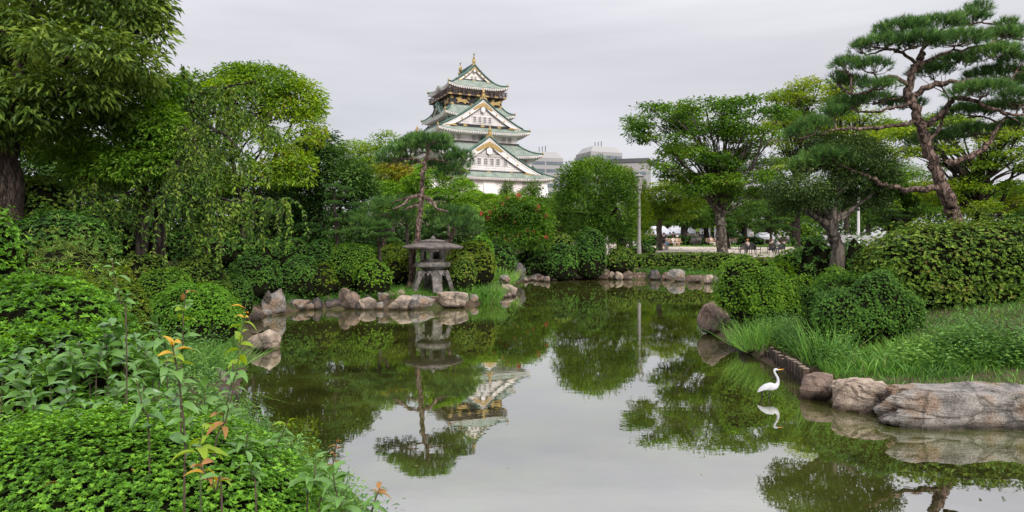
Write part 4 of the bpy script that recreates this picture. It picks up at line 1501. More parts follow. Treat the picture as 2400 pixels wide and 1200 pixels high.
# --- smaller plaza trees and the dark tree row behind the tents
Y = 64.0
b0 = base_at(1545, Y)
btree('small tree with leaning pale trunk left of the spreading plaza tree', b0, [b0, at(1546, 530, Y), at(1556, 505, Y), at(1585, 478, Y)],
      pb(Y, (1555, 455, 50, 16, 0, .55), (1605, 440, 30, 14, 0, .7), (1530, 480, 28, 14), (1590, 480, 40, 14, 0, .6), (1560, 432, 30, 10, 0, .75), (1630, 470, 30, 16), (1520, 505, 20, 14), (1575, 505, 46, 12, 0, .4)), 0.24, 0.11, 1000, 10, 0.5, 'leaf_yellow_zelkova', 'bark_grey', 0.3, 0.16, 0.1, name='small_tree', flat=0.3, ntw=4)
for k, (px, Y, top, hw, tr, lb) in enumerate(((1513, 92, 480, 46, 'bark_dark', 'dark tree behind the left end of the white tent'), (1565, 96, 455, 40, 'bark_dark', 'dark tree behind the white tent, its trunk before the left half'),
                                              (1602, 78, 470, 44, 'bark_dark', 'dark trunked tree standing before the right end of the white tent'), (1655, 82, 465, 46, 'bark_dark', 'dark tree just left of the speckled trunk'),
                                              (1745, 84, 455, 50, 'bark_dark', 'dark tree with thick trunk right of the speckled trunk'), (1800, 92, 440, 50, 'bark_dark', 'shaded tree behind the flat topped pine on the plaza'),
                                              (1862, 88, 430, 52, 'bark_dark', 'shaded tree behind the drooping left crown of the holly'), (1940, 96, 430, 56, 'bark_dark', 'shaded tree behind the stem of the holly'),
                                              (2035, 90, 440, 52, 'bark_grey', 'shaded tree behind the right park lamp'), (2130, 96, 430, 60, 'bark_dark', 'shaded tree behind the white wall near the big pine'),
                                              (1310, 84, 450, 40, 'bark_dark', 'shaded tree by the stone wall right of the castle'), (1235, 80, 470, 40, 'bark_dark', 'shaded tree behind the crape myrtle'))):
    b0 = base_at(px, Y)
    sp = [(px + rng.uniform(-.6, .6) * hw, rng.uniform(top, 520), hw * rng.uniform(.5, .75), rng.uniform(12, 20), rng.normal(0, 1.5), rng.uniform(.3, .6)) for _ in range(7)]
    btree(lb, b0, [b0, at(px, 545, Y), at(px + rng.normal(0, 4), 500, Y)], pb(Y, *sp), 0.34, 0.15, 620, 9, 0.75, 'leaf_mid' if k % 3 else 'leaf_zelkova', tr, 0.42, 0.25, 0.14, name='shade_tree', flat=0.35, ntw=2)

# --- the park edge wood far behind, one mass of crowns, and the thicket closing the view behind the lantern


def wood_mass(name, items, leaf, wid, n_cl, per, cr, mat):
    bl = []
    for px, top, bot, hw, Y, nb in items:
        bl += pb(Y, *[(px + rng.uniform(-.6, .6) * hw, rng.uniform(top, bot), hw * rng.uniform(.45, .7), rng.uniform(13, 23), rng.normal(0, 2), rng.uniform(.2, .7)) for _ in range(nb)])
    lv, _ = crown(bl, leaf, wid, n_cl, per, cr, flat=0.45)
    return tag(link(name, lv.mesh(name, M[mat])), kind='stuff')


wood_mass('far_wood', [(1190 + k * 52 + rng.uniform(-12, 12), rng.uniform(425, 470) if 1190 + k * 52 > 1500 else rng.uniform(480, 505), 558, rng.uniform(44, 60), rng.uniform(112, 140), 8) for k in range(26)], 0.75, 0.40, 6500, 8, 1.1, 'leaf_mid')
wood_mass('thicket', [(640 + k * 46 + rng.uniform(-10, 10), 505, 590, 44, rng.uniform(52, 60), 7) for k in range(13)], 0.34, 0.17, 3200, 9, 0.6, 'leaf_evergreen')

# --- holly with two pruned crowns on the right bank
Y = 17.0
b0 = base_at(1966, Y)
btree('dark small leaved holly with two pruned crowns and smooth grey trunk on the right bank', b0, [b0, at(1962, 590, Y), at(1952, 545, Y), at(1950, 505, Y), at(1952, 440, Y), at(1960, 400, Y)],
      pb(Y, (1868, 440, 70, 28, -.4, .55), (1825, 452, 36, 24, 0), (1905, 468, 56, 24, -.3, .45), (1862, 482, 52, 16, .2, .35), (1985, 362, 80, 42, 0, .5), (2045, 395, 56, 40, .2, .4), (1945, 340, 40, 26, .2, .5), (2020, 430, 66, 28, .3, .35), (1975, 425, 46, 24, -.2, .4), (2010, 470, 70, 20, .5, .3), (2080, 425, 26, 22, .3)),
      0.06, 0.032, 3300, 12, 0.17, 'leaf_holly', 'bark_grey', 0.2, 0.1, 0.06, name='holly_tree', n=10, ntw=1, flat=0.8, jit=0.12, lo=0.5,
      extra_limbs=(([at(1952, 535, Y), at(1920, 512, Y), at(1890, 495, Y - .1), at(1865, 478, Y - .2)], .12, .06), ([at(1955, 520, Y), at(1985, 505, Y), at(2010, 480, Y)], .07, .03)))


# ------------------------------------------------------------------ pines
def pads_pine(label, base, trunk, pads, Y, limbs, mat, bark, r0, r1, tuft_n, nl, nn=20, nw=0.006, name='pine_tree', pad_limbs=True, up=0.55, spread=0.75, clip=False, group=None, n=10, dens=1.0):
    """pads: flattened ellipsoids set with needle tufts; limbs: authored branches"""
    wd = Wood()
    T = wd.limb(trunk, r0, r1, n, 0.02, 6)
    wd.tube(np.array([base + (0, 0, -0.25), base + (0, 0, 0.04), base + (0, 0, 0.25)]), np.array([r0 * 1.6, r0 * 1.3, r0 * 0.99]), n)
    ends = [T[len(T) // 2:]]
    for pts, a, b in limbs:
        ends.append(wd.limb(pts, a, b, 8, 0.05, 5))
    E_ = np.concatenate(ends)
    lv = Leaves()
    area = np.array([p[3] * p[4] for p in pads])
    for p, ar in zip(pads, area):
        c, r = np.array(p[:3]), np.array(p[3:6]) * (np.array([1.22, 1.2, 1.45]) if not clip else 1)
        k = max(8, int(tuft_n * ar / area.sum()))
        P, Nn = ell_points(c, r, k, 0.9, 0.2, -0.35)
        k = len(P)
        tb = np.clip(p[6] - 0.05 + rng.normal(0, 0.2, k), 0, 1)
        ax = unit(Nn * np.array([0.8, 0.8, 0.5]) + np.array([0, 0, up]) + rng.normal(0, 0.25, (k, 3)))
        D = ax[:, None, :] + rand_dirs(k * nn).reshape(k, nn, 3) * spread
        st = P[:, None, :] + ax[:, None, :] * rng.uniform(-0.5, 0.25, (k, nn, 1)) * nl
        lv.needles(st.reshape(-1, 3), D.reshape(-1, 3), nl * rng.uniform(0.7, 1.15, k * nn), nw, np.clip(np.repeat(tb, nn) + rng.normal(0, 0.14, k * nn), 0, 1))
        if pad_limbs:
            d = np.linalg.norm(E_ - c, axis=1) + 0.8 * np.maximum(0, E_[:, 2] - c[2])
            s0 = E_[np.argmin(d)]
            mid = (s0 + c) / 2 + rng.normal(0, 0.1 * np.linalg.norm(c - s0), 3)
            rr = r0 * 0.14
            B = wd.limb([s0, mid, c - (0, 0, r[2] * 0.4)], rr, rr * 0.5, 6, 0.06, 4)
            for h in P[rng.permutation(k)[:9]]:
                q = B[rng.integers(len(B) // 2, len(B))]
                m2 = (q + h) / 2 - np.array([0, 0, 0.25 * r[2]])
                wd.limb([q, m2, h], rr * 0.45, rr * 0.15, 4, 0.05, 2)
    return put_tree(name, label, 'pine tree' if not clip else 'tree', wd, lv, M[bark], M[mat], base, group)


Y = 17.2
b0 = base_at(2243, Y)
pads_pine('big leaning pine with scaly reddish bark and layered needle pads on the right bank', b0,
          [b0, at(2238, 520, Y), at(2222, 470, Y), at(2196, 400, Y), at(2166, 320, Y), at(2142, 255, Y), at(2130, 210, Y), at(2140, 165, Y), at(2165, 125, Y)],
          pb(Y, (2110, 72, 56, 15, 0, .55), (2190, 66, 60, 16, .3), (2270, 50, 40, 16, .2, .6), (2290, 22, 28, 10, .2, .55), (2345, 90, 46, 15, 0, .55), (2245, 98, 60, 14, -.5, .55), (2150, 100, 60, 13, -.6, .5), (2065, 105, 44, 15, -.2),
             (2330, 132, 56, 16, -.4, .6), (2235, 150, 50, 14, .8, .45), (2020, 118, 24, 14, 0), (2040, 160, 40, 15, -.4, .5), (1985, 158, 36, 16, 0), (1998, 200, 38, 13, .2), (2060, 205, 40, 11, -.6, .5), (1965, 185, 22, 12, .2),
             (2385, 150, 40, 18, -.3, .6), (2330, 182, 60, 16, .4, .5), (2180, 172, 44, 13, .8, .4), (2300, 218, 66, 16, -.7, .6), (2385, 235, 40, 18, -.2, .5), (2115, 248, 44, 11, .7, .4), (2045, 238, 44, 13, .6, .45), (1985, 248, 40, 13, .2),
             (2265, 268, 54, 15, .7, .4), (2345, 258, 46, 14, .6, .45), (2195, 332, 54, 15, .8, .4), (2275, 312, 46, 13, .6, .4), (1955, 272, 34, 14, -.2), (1905, 300, 40, 17, -.3, .55), (1875, 322, 34, 17, -.2, .5), (1935, 375, 56, 20, -.4, .6),
             (1895, 395, 46, 16, -.2, .55), (1985, 385, 30, 11, -.2, .5), (2400, 85, 40, 16, .2), (2420, 200, 50, 20, .5), (2380, 300, 40, 14, .8, .4), (2360, 60, 24, 10, .2)),
          Y,
          [([at(2204, 437, Y), at(2160, 444, Y - .2), at(2100, 440, Y - .4), at(2060, 428, Y - .5), at(2030, 412, Y - .5), at(2000, 402, Y - .5)], .09, .04),
           ([at(2150, 285, Y), at(2090, 293, Y - .2), at(2010, 300, Y - .3), at(1950, 305, Y - .3), at(1905, 318, Y - .3)], .06, .025),
           ([at(2140, 240, Y), at(2095, 252, Y - .3), at(2050, 262, Y - .2), at(2010, 262, Y)], .05, .02),
           ([at(2132, 205, Y), at(2095, 180, Y - .3), at(2068, 188, Y - .4), at(2035, 215, Y - .4), at(1995, 222, Y - .2)], .06, .02),
           ([at(2135, 225, Y), at(2185, 200, Y - .2), at(2240, 192, Y - .4), at(2310, 192, Y - .5), at(2370, 190, Y - .4)], .09, .035),
           ([at(2172, 292, Y), at(2215, 262, Y + .1), at(2240, 228, Y), at(2290, 240, Y - .4), at(2350, 265, Y - .2), at(2400, 268, Y)], .085, .03),
           ([at(2216, 386, Y), at(2275, 366, Y - .1), at(2320, 335, Y), at(2335, 300, Y + .2), at(2365, 275, Y + .3)], .085, .035),
           ([at(2180, 330, Y), at(2200, 300, Y + .2), at(2225, 240, Y + .2)], .05, .03),
           ([at(2140, 165, Y), at(2180, 140, Y - .2), at(2240, 118, Y - .3), at(2320, 105, Y - .2)], .06, .02),
           ([at(2150, 140, Y), at(2175, 100, Y), at(2230, 75, Y + .2), at(2280, 55, Y + .2)], .05, .02),
           ([at(2150, 150, Y), at(2115, 125, Y - .1), at(2080, 115, Y - .2), at(2030, 130, Y)], .05, .02)],
          'needle_pine', 'bark_pine', 0.21, 0.07, 5600, 0.17, nn=18, nw=0.0115, n=14)
# --- tall bare-stemmed pine behind the lantern
Y = 27.5
b0 = base_at(962, Y)
pads_pine('tall slender pine with bare dark stem behind the stone lantern', b0,
          [b0, at(968, 590, Y), at(980, 550, Y), at(985, 480, Y), at(989, 430, Y), at(992, 395, Y), at(1003, 365, Y), at(1000, 338, Y)],
          pb(Y, (1000, 336, 52, 15, -.3, .5), (960, 344, 38, 13, 0, .5), (1030, 330, 30, 11, 0), (920, 372, 36, 18, 0, .45), (940, 355, 30, 12, -.4, .5), (1075, 388, 32, 22, .3, .45), (1055, 412, 34, 16, .2, .4), (1045, 360, 34, 12, .2, .5), (1090, 372, 22, 12, 0, .5), (985, 352, 44, 10, .3, .45), (905, 385, 24, 12, .2, .4), (1030, 392, 30, 12, .5, .4), (950, 385, 26, 12, .6, .4), (1062, 380, 30, 16, 0, .5), (1080, 398, 24, 14, -.2, .45), (1050, 400, 26, 14, .5, .4), (975, 326, 24, 9, .6, .5), (1045, 345, 20, 8, .4, .45)),
          Y, [([at(988, 458, Y), at(965, 462, Y - .3), at(945, 480, Y - .5), at(922, 490, Y - .5)], .09, .035), ([at(990, 457, Y), at(972, 458, Y + .2), at(940, 468, Y + .4), at(920, 476, Y + .6)], .07, .03),
              ([at(990, 460, Y), at(1010, 470, Y - .3), at(1025, 488, Y - .4), at(1050, 497, Y - .5)], .09, .04), ([at(988, 480, Y), at(960, 485, Y - .2), at(950, 492, Y - .2)], .06, .03),
              ([at(1000, 372, Y), at(1030, 376, Y), at(1060, 386, Y)], .06, .03), ([at(996, 385, Y), at(970, 372, Y), at(935, 375, Y)], .06, .03), ([at(998, 395, Y), at(985, 380, Y), at(960, 385, Y + .3)], .05, .02)],
          'needle_pine', 'bark_pine', 0.15, 0.07, 1500, 0.18, nn=22, nw=0.013)
# --- low pines with grey-green needles left and right of the tall stem
for px, Y, sp, lb in ((905, 29.5, ((860, 512, 40, 18), (905, 492, 46, 20), (945, 482, 30, 18), (930, 522, 40, 18), (880, 535, 40, 14), (845, 525, 26, 14), (955, 510, 24, 14)), 'low wide grey green pine left of the tall pine stem'),
                      (1060, 29.0, ((1045, 505, 40, 16), (1085, 508, 34, 16), (1025, 528, 34, 15), (1065, 532, 42, 15), (1105, 525, 26, 14), (1010, 548, 30, 12), (1100, 545, 30, 12)), 'low wide grey green pine right of the tall pine stem')):
    b0 = base_at(px, Y)
    pads_pine(lb, b0, [b0, at(px - 6, 570, Y), at(px + 4, 545, Y), at(px, 520, Y)], pb(Y, *[(a, b, c, d, rng.normal(0, .5), rng.uniform(.4, .65)) for a, b, c, d in sp]), Y, [], 'needle_pine', 'bark_pine', 0.12, 0.06, 800, 0.19, nn=20, nw=0.013)
# --- cloud-pruned trees: clipped pads of short needles
for px, Y, tr, sp, lb in ((789, 27, ((789, 560), (787, 520), (784, 480), (783, 445)), ((783, 440, 24, 8), (812, 446, 19, 8), (779, 461, 21, 7), (806, 463, 16, 8), (783, 479, 25, 9), (836, 483, 29, 8), (800, 519, 31, 8), (816, 503, 18, 6), (790, 549, 38, 8), (836, 541, 24, 7)), 'cloud pruned tree with stacked round pads at left of the bank'),
                          (890, 26.5, ((890, 590), (888, 560), (890, 540)), ((890, 527, 20, 7), (905, 536, 15, 6), (878, 540, 18, 6), (905, 552, 24, 7), (880, 556, 20, 6), (920, 565, 20, 6)), 'short cloud pruned shrub tree left of the lantern'),
                          (1010, 29.5, ((1012, 575), (1012, 540), (1015, 505)), ((1030, 470, 16, 8), (1008, 500, 14, 6), (1005, 517, 14, 6), (1035, 540, 16, 7), (1010, 560, 22, 7), (1042, 560, 20, 6)), 'cloud pruned tree right behind the tall pine stem'),
                          (725, 29, ((735, 600), (728, 575), (722, 545)), ((722, 532, 30, 8), (750, 545, 26, 7), (705, 545, 20, 7), (735, 560, 34, 7)), 'low pruned pine under the dark evergreen'),
                          (1808, 64, ((1808, 575), (1806, 545), (1808, 520)), ((1800, 503, 26, 7), (1832, 518, 30, 6), (1782, 525, 22, 6), (1815, 534, 36, 6), (1852, 540, 18, 5), (1775, 542, 16, 5)), 'flat topped pruned pine on the plaza'),
                          (1706, 68, ((1708, 575), (1706, 550), (1706, 525)), ((1706, 520, 13, 5), (1710, 533, 15, 5), (1703, 546, 20, 6), (1720, 556, 16, 5)), 'small stacked pruned pine just right of the speckled trunk'),
                          (2080, 40, ((2085, 570), (2082, 545), (2085, 520)), ((2075, 500, 34, 7), (2110, 512, 34, 7), (2060, 520, 26, 6), (2095, 530, 40, 7)), 'layered pruned pine above the white wall')):
    b0 = base_at(px, Y)
    pads_pine(lb, b0, [b0] + [at(a, b, Y) for a, b in tr], pb(Y, *[(a, b, c, d, rng.normal(0, .25), rng.uniform(.4, .65)) for a, b, c, d in sp]), Y, [], 'needle_clipped', 'bark_dark', 0.1 * Y / 30, 0.05, 1500, 0.07 * Y / 27, nn=12, nw=0.016 * Y / 27, name='cloud_pruned_tree', clip=True, up=0.9)
# ================================================================== BUSHES, HEDGES, ROCKS, GRASS
leaf_mat('azalea_light', (0.028, 0.088, 0.013), (0.058, 0.164, 0.023), (0.118, 0.258, 0.044), transl=0.4, nscale=1.2)
leaf_mat('azalea_mid', (0.022, 0.066, 0.011), (0.052, 0.135, 0.018), (0.115, 0.215, 0.034), transl=0.35, nscale=1.0)
leaf_mat('azalea_yellow', (0.030, 0.066, 0.010), (0.062, 0.118, 0.014), (0.115, 0.165, 0.024), transl=0.35, nscale=1.0, extra=(0.20, 0.15, 0.03))
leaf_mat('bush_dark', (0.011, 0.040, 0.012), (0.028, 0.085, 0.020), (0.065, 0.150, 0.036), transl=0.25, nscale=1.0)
leaf_mat('hedge_mixed', (0.020, 0.052, 0.012), (0.050, 0.110, 0.022), (0.115, 0.190, 0.042), transl=0.3, nscale=2.2, extra=(0.26, 0.20, 0.07))
leaf_mat('weed_blue', (0.022, 0.068, 0.026), (0.048, 0.125, 0.045), (0.105, 0.210, 0.080), transl=0.35, nscale=1.5)
leaf_mat('grass_blade', (0.024, 0.078, 0.022), (0.054, 0.150, 0.040), (0.105, 0.225, 0.066), transl=0.35, nscale=1.0, extra=(0.22, 0.21, 0.08))
leaf_mat('conifer_wispy', (0.035, 0.070, 0.016), (0.070, 0.120, 0.030), (0.130, 0.190, 0.055), transl=0.3, nscale=1.2)
plain('twig_shade_core', (0.012, 0.013, 0.006), (0.006, 0.006, 0.004), scale=6, rough=1.0, spec=0.02)  # almost black: carries the shade inside and under the bushes as colour
plain('stem_brown', (0.10, 0.07, 0.05), (0.05, 0.035, 0.025), scale=8, rough=0.9)


def dome_dirs(n, zmin=-0.75):
    d = rand_dirs(int(n * 1.7) + 10)
    return d[d[:, 2] > zmin][:n]


def bush(label, px0, px1, pyt, pyb, Y, mat, leaf, wid, per=5, dens=1.0, p=2.3, depth=0.9, rough=0.06, jit=0.05, name='clipped_bush', cat='bush', group=None, up=0.6, tintv=0.32, rz=0.0, zmin=-0.7, core=0.9, cap=9000, stray=0.04, long=None, zlow=-0.08, front=True, holes=0.0):
    leaf, wid = leaf * 0.9, wid * 1.12
    cx = (px0 + px1) / 2
    c = at(cx, pyt, Y)
    zt = c[2]
    rx = (px1 - px0) / 2 / F * Y
    if long:
        rx = long
    ry = rx * depth
    g = gz(c[0], Y)
    zb = min(CAMH - (pyb - 570) / F * Y, zt - 0.25)
    zb = min(zb, max(g, 0.02) + 0.12)
    zc = zb + 0.30 * (zt - zb)
    ru, rd = zt - zc, zc - zb + 0.15
    ph = rng.uniform(0, 6.28, 6)
    kv = rng.normal(0, 3.0, (6, 3))
    kv2 = rng.normal(0, 7.0, (6, 3))
    fr_ = np.clip(np.mean([rx, ry, ru]) / leaf * 0.42, 5, 26)
    kv3 = rng.normal(0, fr_, (7, 3))
    ph3 = rng.uniform(0, 6.28, 7)
    tb0 = rng.uniform(0.38, 0.6)

    def surf(d):
        s = (np.abs(d) ** p).sum(1) ** (-1 / p)
        nn = (np.sin(d @ kv.T + ph).sum(1) / 6 + 0.5 * np.sin(d @ kv2.T + ph).sum(1) / 6)
        lump = np.sin(d @ kv3.T + ph3).sum(1) / 4.0
        q = d * (s * (1 + rough * 2 * nn + min(0.05, 0.55 * leaf / np.mean([rx, ry, ru])) * lump))[:, None]
        q = q * np.where(d[:, 2:3] > 0, np.array([[rx, ry, ru]]), np.array([[rx, ry, rd]]))
        N_ = np.sign(d) * np.abs(d) ** (p - 1) / np.where(d[:, 2:3] > 0, np.array([[rx, ry, ru]]), np.array([[rx, ry, rd]]))
        return q, unit(N_)
    lv = Leaves()
    # solid near-black core: shade among the inner twigs is put into its colour
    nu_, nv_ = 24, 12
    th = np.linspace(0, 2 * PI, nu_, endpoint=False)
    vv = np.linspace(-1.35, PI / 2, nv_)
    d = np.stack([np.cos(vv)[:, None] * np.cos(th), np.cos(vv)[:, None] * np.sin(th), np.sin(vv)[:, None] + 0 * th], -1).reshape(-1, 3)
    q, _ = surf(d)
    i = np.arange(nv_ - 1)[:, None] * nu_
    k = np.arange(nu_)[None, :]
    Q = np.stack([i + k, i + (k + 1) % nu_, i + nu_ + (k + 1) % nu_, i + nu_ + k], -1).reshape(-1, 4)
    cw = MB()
    stems = np_mesh('stems', q * core, [Q], M['twig_shade_core'], smooth=True)
    ar = 2 * PI * ((rx * ry) ** 1.6 / 3 + (rx * ru) ** 1.6 / 3 + (ry * ru) ** 1.6 / 3) ** (1 / 1.6) * 1.25
    n = int(min(cap * 1.2, 1.2 * dens * ar / (leaf * leaf * 0.85)))
    dd = dome_dirs(n, zmin)
    # place more where the bush faces up and outward, keep the skin even on stretched shapes
    sc = np.array([rx, ry, (ru + rd) / 2])
    w = np.linalg.norm(np.cross(dd, rand_dirs(1)) * 0 + dd / sc, axis=1)
    w = w / w.max()
    # leaves thin out below, so the core's painted shade shows on the bare underside
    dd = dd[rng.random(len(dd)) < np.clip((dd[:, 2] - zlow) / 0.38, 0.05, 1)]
    dd = dd[(dd[:, 1] < 0.3) | (rng.random(len(dd)) < 0.35)]
    P, Nn = surf(dd)
    if holes:
        hn = np.sin(dd @ kv2.T * 1.3 + ph[::-1]).sum(1) / 6
        keep = hn > (-0.45 + holes)
        P, Nn = P[keep], Nn[keep]
    n = len(P)
    P = P * (1 - np.abs(rng.normal(0, jit, n)))[:, None]
    if stray:
        kx = rng.random(n) < stray
        P = P + Nn * (kx * np.abs(rng.normal(0, leaf * 2.2, n)))[:, None]
    ax = unit(Nn + np.array([0, 0, up]) + rng.normal(0, 0.25, (n, 3)))
    t1 = unit(np.cross(ax, rand_dirs(n)))
    t2 = np.cross(ax, t1)
    a0 = rng.uniform(0, 2 * PI, n)[:, None] + np.arange(per)[None, :] * 2 * PI / per + rng.normal(0, 0.3, (n, per))
    el = rng.uniform(0.25, 0.9, (n, per))
    D = ax[:, None, :] * el[..., None] + (t1[:, None, :] * np.cos(a0)[..., None] + t2[:, None, :] * np.sin(a0)[..., None]) * 0.85
    LP = np.repeat(P[:, None, :], per, 1)
    NN = np.repeat(ax[:, None, :], per, 1) + rng.normal(0, 0.2, (n, per, 3))
    tn = np.clip(np.repeat(tb0 + rng.normal(0, tintv * 0.6, n), per) + rng.normal(0, tintv * 0.6, n * per), 0, 1)
    s = rng.uniform(0.65, 1.2, n * per)
    lv.leaves(LP.reshape(-1, 3), D.reshape(-1, 3), NN.reshape(-1, 3), leaf * s, wid * s, tn)
    t = thing(name, label, cat, (c[0], Y, zc), rz, group)
    link('stems', stems, t)  # one solid core with shade in its colour, no separate twigs
    link('foliage', lv.mesh('foliage', M[mat]), t)
    return t


# left bank, near to far
bush('broad mound of light green azalea filling the left foreground below the twiggy seedlings', -140, 325, 640, 800, 6.2, 'azalea_light', 0.05, 0.017, dens=1.5, cap=7000, depth=0.8, stray=0.3, p=2.4, rough=0.07, zlow=-0.6)
bush('lower light green azalea mound at the left edge behind the glossy weeds', -160, 400, 770, 1000, 4.8, 'azalea_light', 0.045, 0.016, dens=1.3, cap=8000, depth=0.55, stray=0.3, p=2.3, rough=0.09, zlow=-0.6)
bush('bright fine leaved azalea carpet at the bottom left corner', -330, 800, 1008, 1240, 3.05, 'azalea_light', 0.021, 0.0105, dens=1.9, cap=30000, depth=0.66, stray=0.2, p=2.5, rough=0.045, up=0.8, zlow=-0.6)
bush('tall light green shrub cut by the left edge of the picture', -90, 55, 490, 650, 9.0, 'azalea_light', 0.07, 0.03, dens=1.0, depth=0.9, stray=0.3, rough=0.1)
bush('long dark green clipped mound behind the wispy conifer shrub', 30, 275, 490, 610, 15.5, 'bush_dark', 0.075, 0.034, dens=1.3, depth=0.7)
bush('dull green square hedge shrub beside the thick trunk', 40, 165, 418, 500, 18.0, 'hedge_mixed', 0.085, 0.04, dens=1.0, p=3.2)
bush('wispy pale conifer shrub in front of the long dark mound', 75, 245, 572, 650, 12.6, 'conifer_wispy', 0.16, 0.012, per=7, dens=3.0, name='conifer_shrub', stray=0.5, rough=0.1, up=0.9)
bush('yellow tinged clipped azalea just over the big left mound', 95, 245, 637, 690, 10.2, 'azalea_yellow', 0.035, 0.014, dens=1.2, depth=1.0)
bush('small upright azalea dome right of the big left mound', 225, 356, 664, 765, 10.2, 'azalea_yellow', 0.035, 0.014, dens=1.3)
bush('dark yellow green azalea dome behind the small upright dome', 215, 320, 622, 700, 13.0, 'azalea_yellow', 0.04, 0.016, dens=1.1)
bush('clipped azalea dome left of the largest bank dome', 310, 462, 632, 710, 15.0, 'azalea_mid', 0.038, 0.015, dens=1.2, depth=0.8)
bush('large flat azalea dome with bare twigs at its foot by the left rocks', 350, 566, 660, 765, 13.3, 'azalea_light', 0.036, 0.014, dens=1.4, depth=0.7, zmin=-0.25)
bush('loose dull azalea dome behind the large flat dome', 384, 535, 607, 690, 17.5, 'hedge_mixed', 0.05, 0.02, dens=1.1, depth=0.8)
bush('dark flowering shrub with purple tinge behind the left domes', 270, 390, 595, 650, 18.5, 'hedge_mixed', 0.06, 0.025, dens=1.0, rough=0.12)
bush('low rounded dark bush sloping to the corner of the pond', 500, 592, 648, 715, 18.4, 'bush_dark', 0.045, 0.018, dens=1.2)
bush('egg shaped green bush under the weeping strands', 535, 658, 602, 700, 23.6, 'bush_dark', 0.06, 0.026, dens=1.2, p=2.6)
bush('round green bush above the pond corner rocks', 656, 756, 600, 690, 25.6, 'bush_dark', 0.065, 0.028, dens=1.3, p=2.5)
bush('tall dark rounded bush behind the two pond corner bushes', 625, 728, 553, 630, 28.0, 'bush_dark', 0.075, 0.032, dens=1.2, p=2.5)
bush('dark rounded bush half hidden by the weeping strands', 560, 650, 552, 625, 27.0, 'bush_dark', 0.08, 0.034, dens=1.1, p=2.5)
bush('open yellowish azalea with tufted twigs above the rock row', 716, 795, 622, 685, 25.6, 'azalea_yellow', 0.07, 0.028, dens=0.9, rough=0.16, holes=0.12, depth=0.8)
bush('dark bush in the shade between the round bush and the wide dome', 715, 780, 560, 620, 26.5, 'bush_dark', 0.08, 0.034, dens=1.1)
bush('wide smooth green dome left of the lantern', 758, 908, 567, 660, 26.9, 'azalea_mid', 0.06, 0.024, dens=1.4, depth=0.7)
bush('lower loose azalea dome in front of the wide smooth dome', 828, 920, 612, 690, 25.9, 'azalea_mid', 0.07, 0.028, dens=1.1, rough=0.1, depth=0.7)
bush('yellow topped azalea dome behind the lantern roof edge', 880, 965, 572, 650, 28.2, 'azalea_yellow', 0.07, 0.028, dens=1.1)
bush('low dark dome close left of the lantern platform', 915, 972, 608, 660, 28.6, 'bush_dark', 0.06, 0.026, dens=1.1)
bush('dark loose dome right of the lantern firebox', 1040, 1165, 566, 650, 29.2, 'azalea_yellow', 0.07, 0.028, dens=1.0, rough=0.1)
bush('small dull dome right of the lantern legs', 1052, 1118, 602, 660, 27.4, 'hedge_mixed', 0.06, 0.026, dens=1.1)
bush('bright shrub showing above the dome right of the lantern', 1100, 1160, 548, 600, 31.5, 'azalea_light', 0.09, 0.04, dens=1.0)
bush('dark shrub under the crape myrtle', 1110, 1208, 575, 650, 39.0, 'bush_dark', 0.11, 0.05, dens=1.0, rough=0.12, depth=0.5)
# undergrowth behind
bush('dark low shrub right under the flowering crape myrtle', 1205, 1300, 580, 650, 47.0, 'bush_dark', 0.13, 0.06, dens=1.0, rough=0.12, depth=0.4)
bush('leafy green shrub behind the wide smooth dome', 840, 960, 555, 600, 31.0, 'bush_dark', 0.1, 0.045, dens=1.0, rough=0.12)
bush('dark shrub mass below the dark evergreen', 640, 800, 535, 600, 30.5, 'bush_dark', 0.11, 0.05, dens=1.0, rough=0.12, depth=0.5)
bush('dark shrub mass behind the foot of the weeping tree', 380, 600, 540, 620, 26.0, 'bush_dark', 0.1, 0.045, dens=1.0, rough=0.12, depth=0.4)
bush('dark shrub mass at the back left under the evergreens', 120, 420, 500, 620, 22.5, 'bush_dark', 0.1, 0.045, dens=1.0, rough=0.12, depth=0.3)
# far bank
bush('large clipped ball bush right of the flowering tree', 1343, 1422, 538, 632, 44.5, 'bush_dark', 0.10, 0.045, dens=1.5, p=2.6)
bush('clipped round bush left of the large ball bush', 1280, 1356, 572, 636, 43.4, 'bush_dark', 0.10, 0.045, dens=1.4, p=2.5)
bush('variegated pale leaved shrub behind the clipped round bush', 1270, 1350, 544, 590, 47.5, 'hedge_mixed', 0.12, 0.055, dens=1.0, rough=0.1)
bush('reddish green loose bush between the ball bush and the long hedge', 1420, 1490, 577, 640, 45.8, 'hedge_mixed', 0.1, 0.04, dens=1.3, rough=0.1)
bush('weedy shrub behind the white pole', 1225, 1310, 600, 655, 45.8, 'weed_blue', 0.13, 0.045, dens=0.9, rough=0.15, depth=0.4)
bush('long low clipped hedge along the far bank', 1468, 1770, 593, 650, 46.9, 'hedge_mixed', 0.10, 0.045, dens=1.6, p=5, depth=0.2, name='hedge', cat='hedge', cap=16000, rough=0.03, zlow=-0.6)
bush('low green hedge curving behind the standing couple on the plaza', 1490, 1652, 554, 578, 78, 'bush_dark', 0.17, 0.08, dens=1.2, p=3, depth=0.25, name='hedge', cat='hedge')
bush('low clipped hedge behind the seated pair on the plaza', 1725, 1790, 556, 578, 78, 'bush_dark', 0.17, 0.08, dens=1.2, p=3, depth=0.4, name='hedge', cat='hedge')
bush('low dark hedge at the right end of the plaza', 1850, 1990, 556, 580, 74, 'bush_dark', 0.17, 0.08, dens=1.1, p=3, depth=0.3, name='hedge', cat='hedge')
bush('grassy green shrub at the foot of the lamp post', 1470, 1540, 572, 596, 54, 'weed_blue', 0.2, 0.03, per=7, dens=1.3, rough=0.1, depth=0.5)
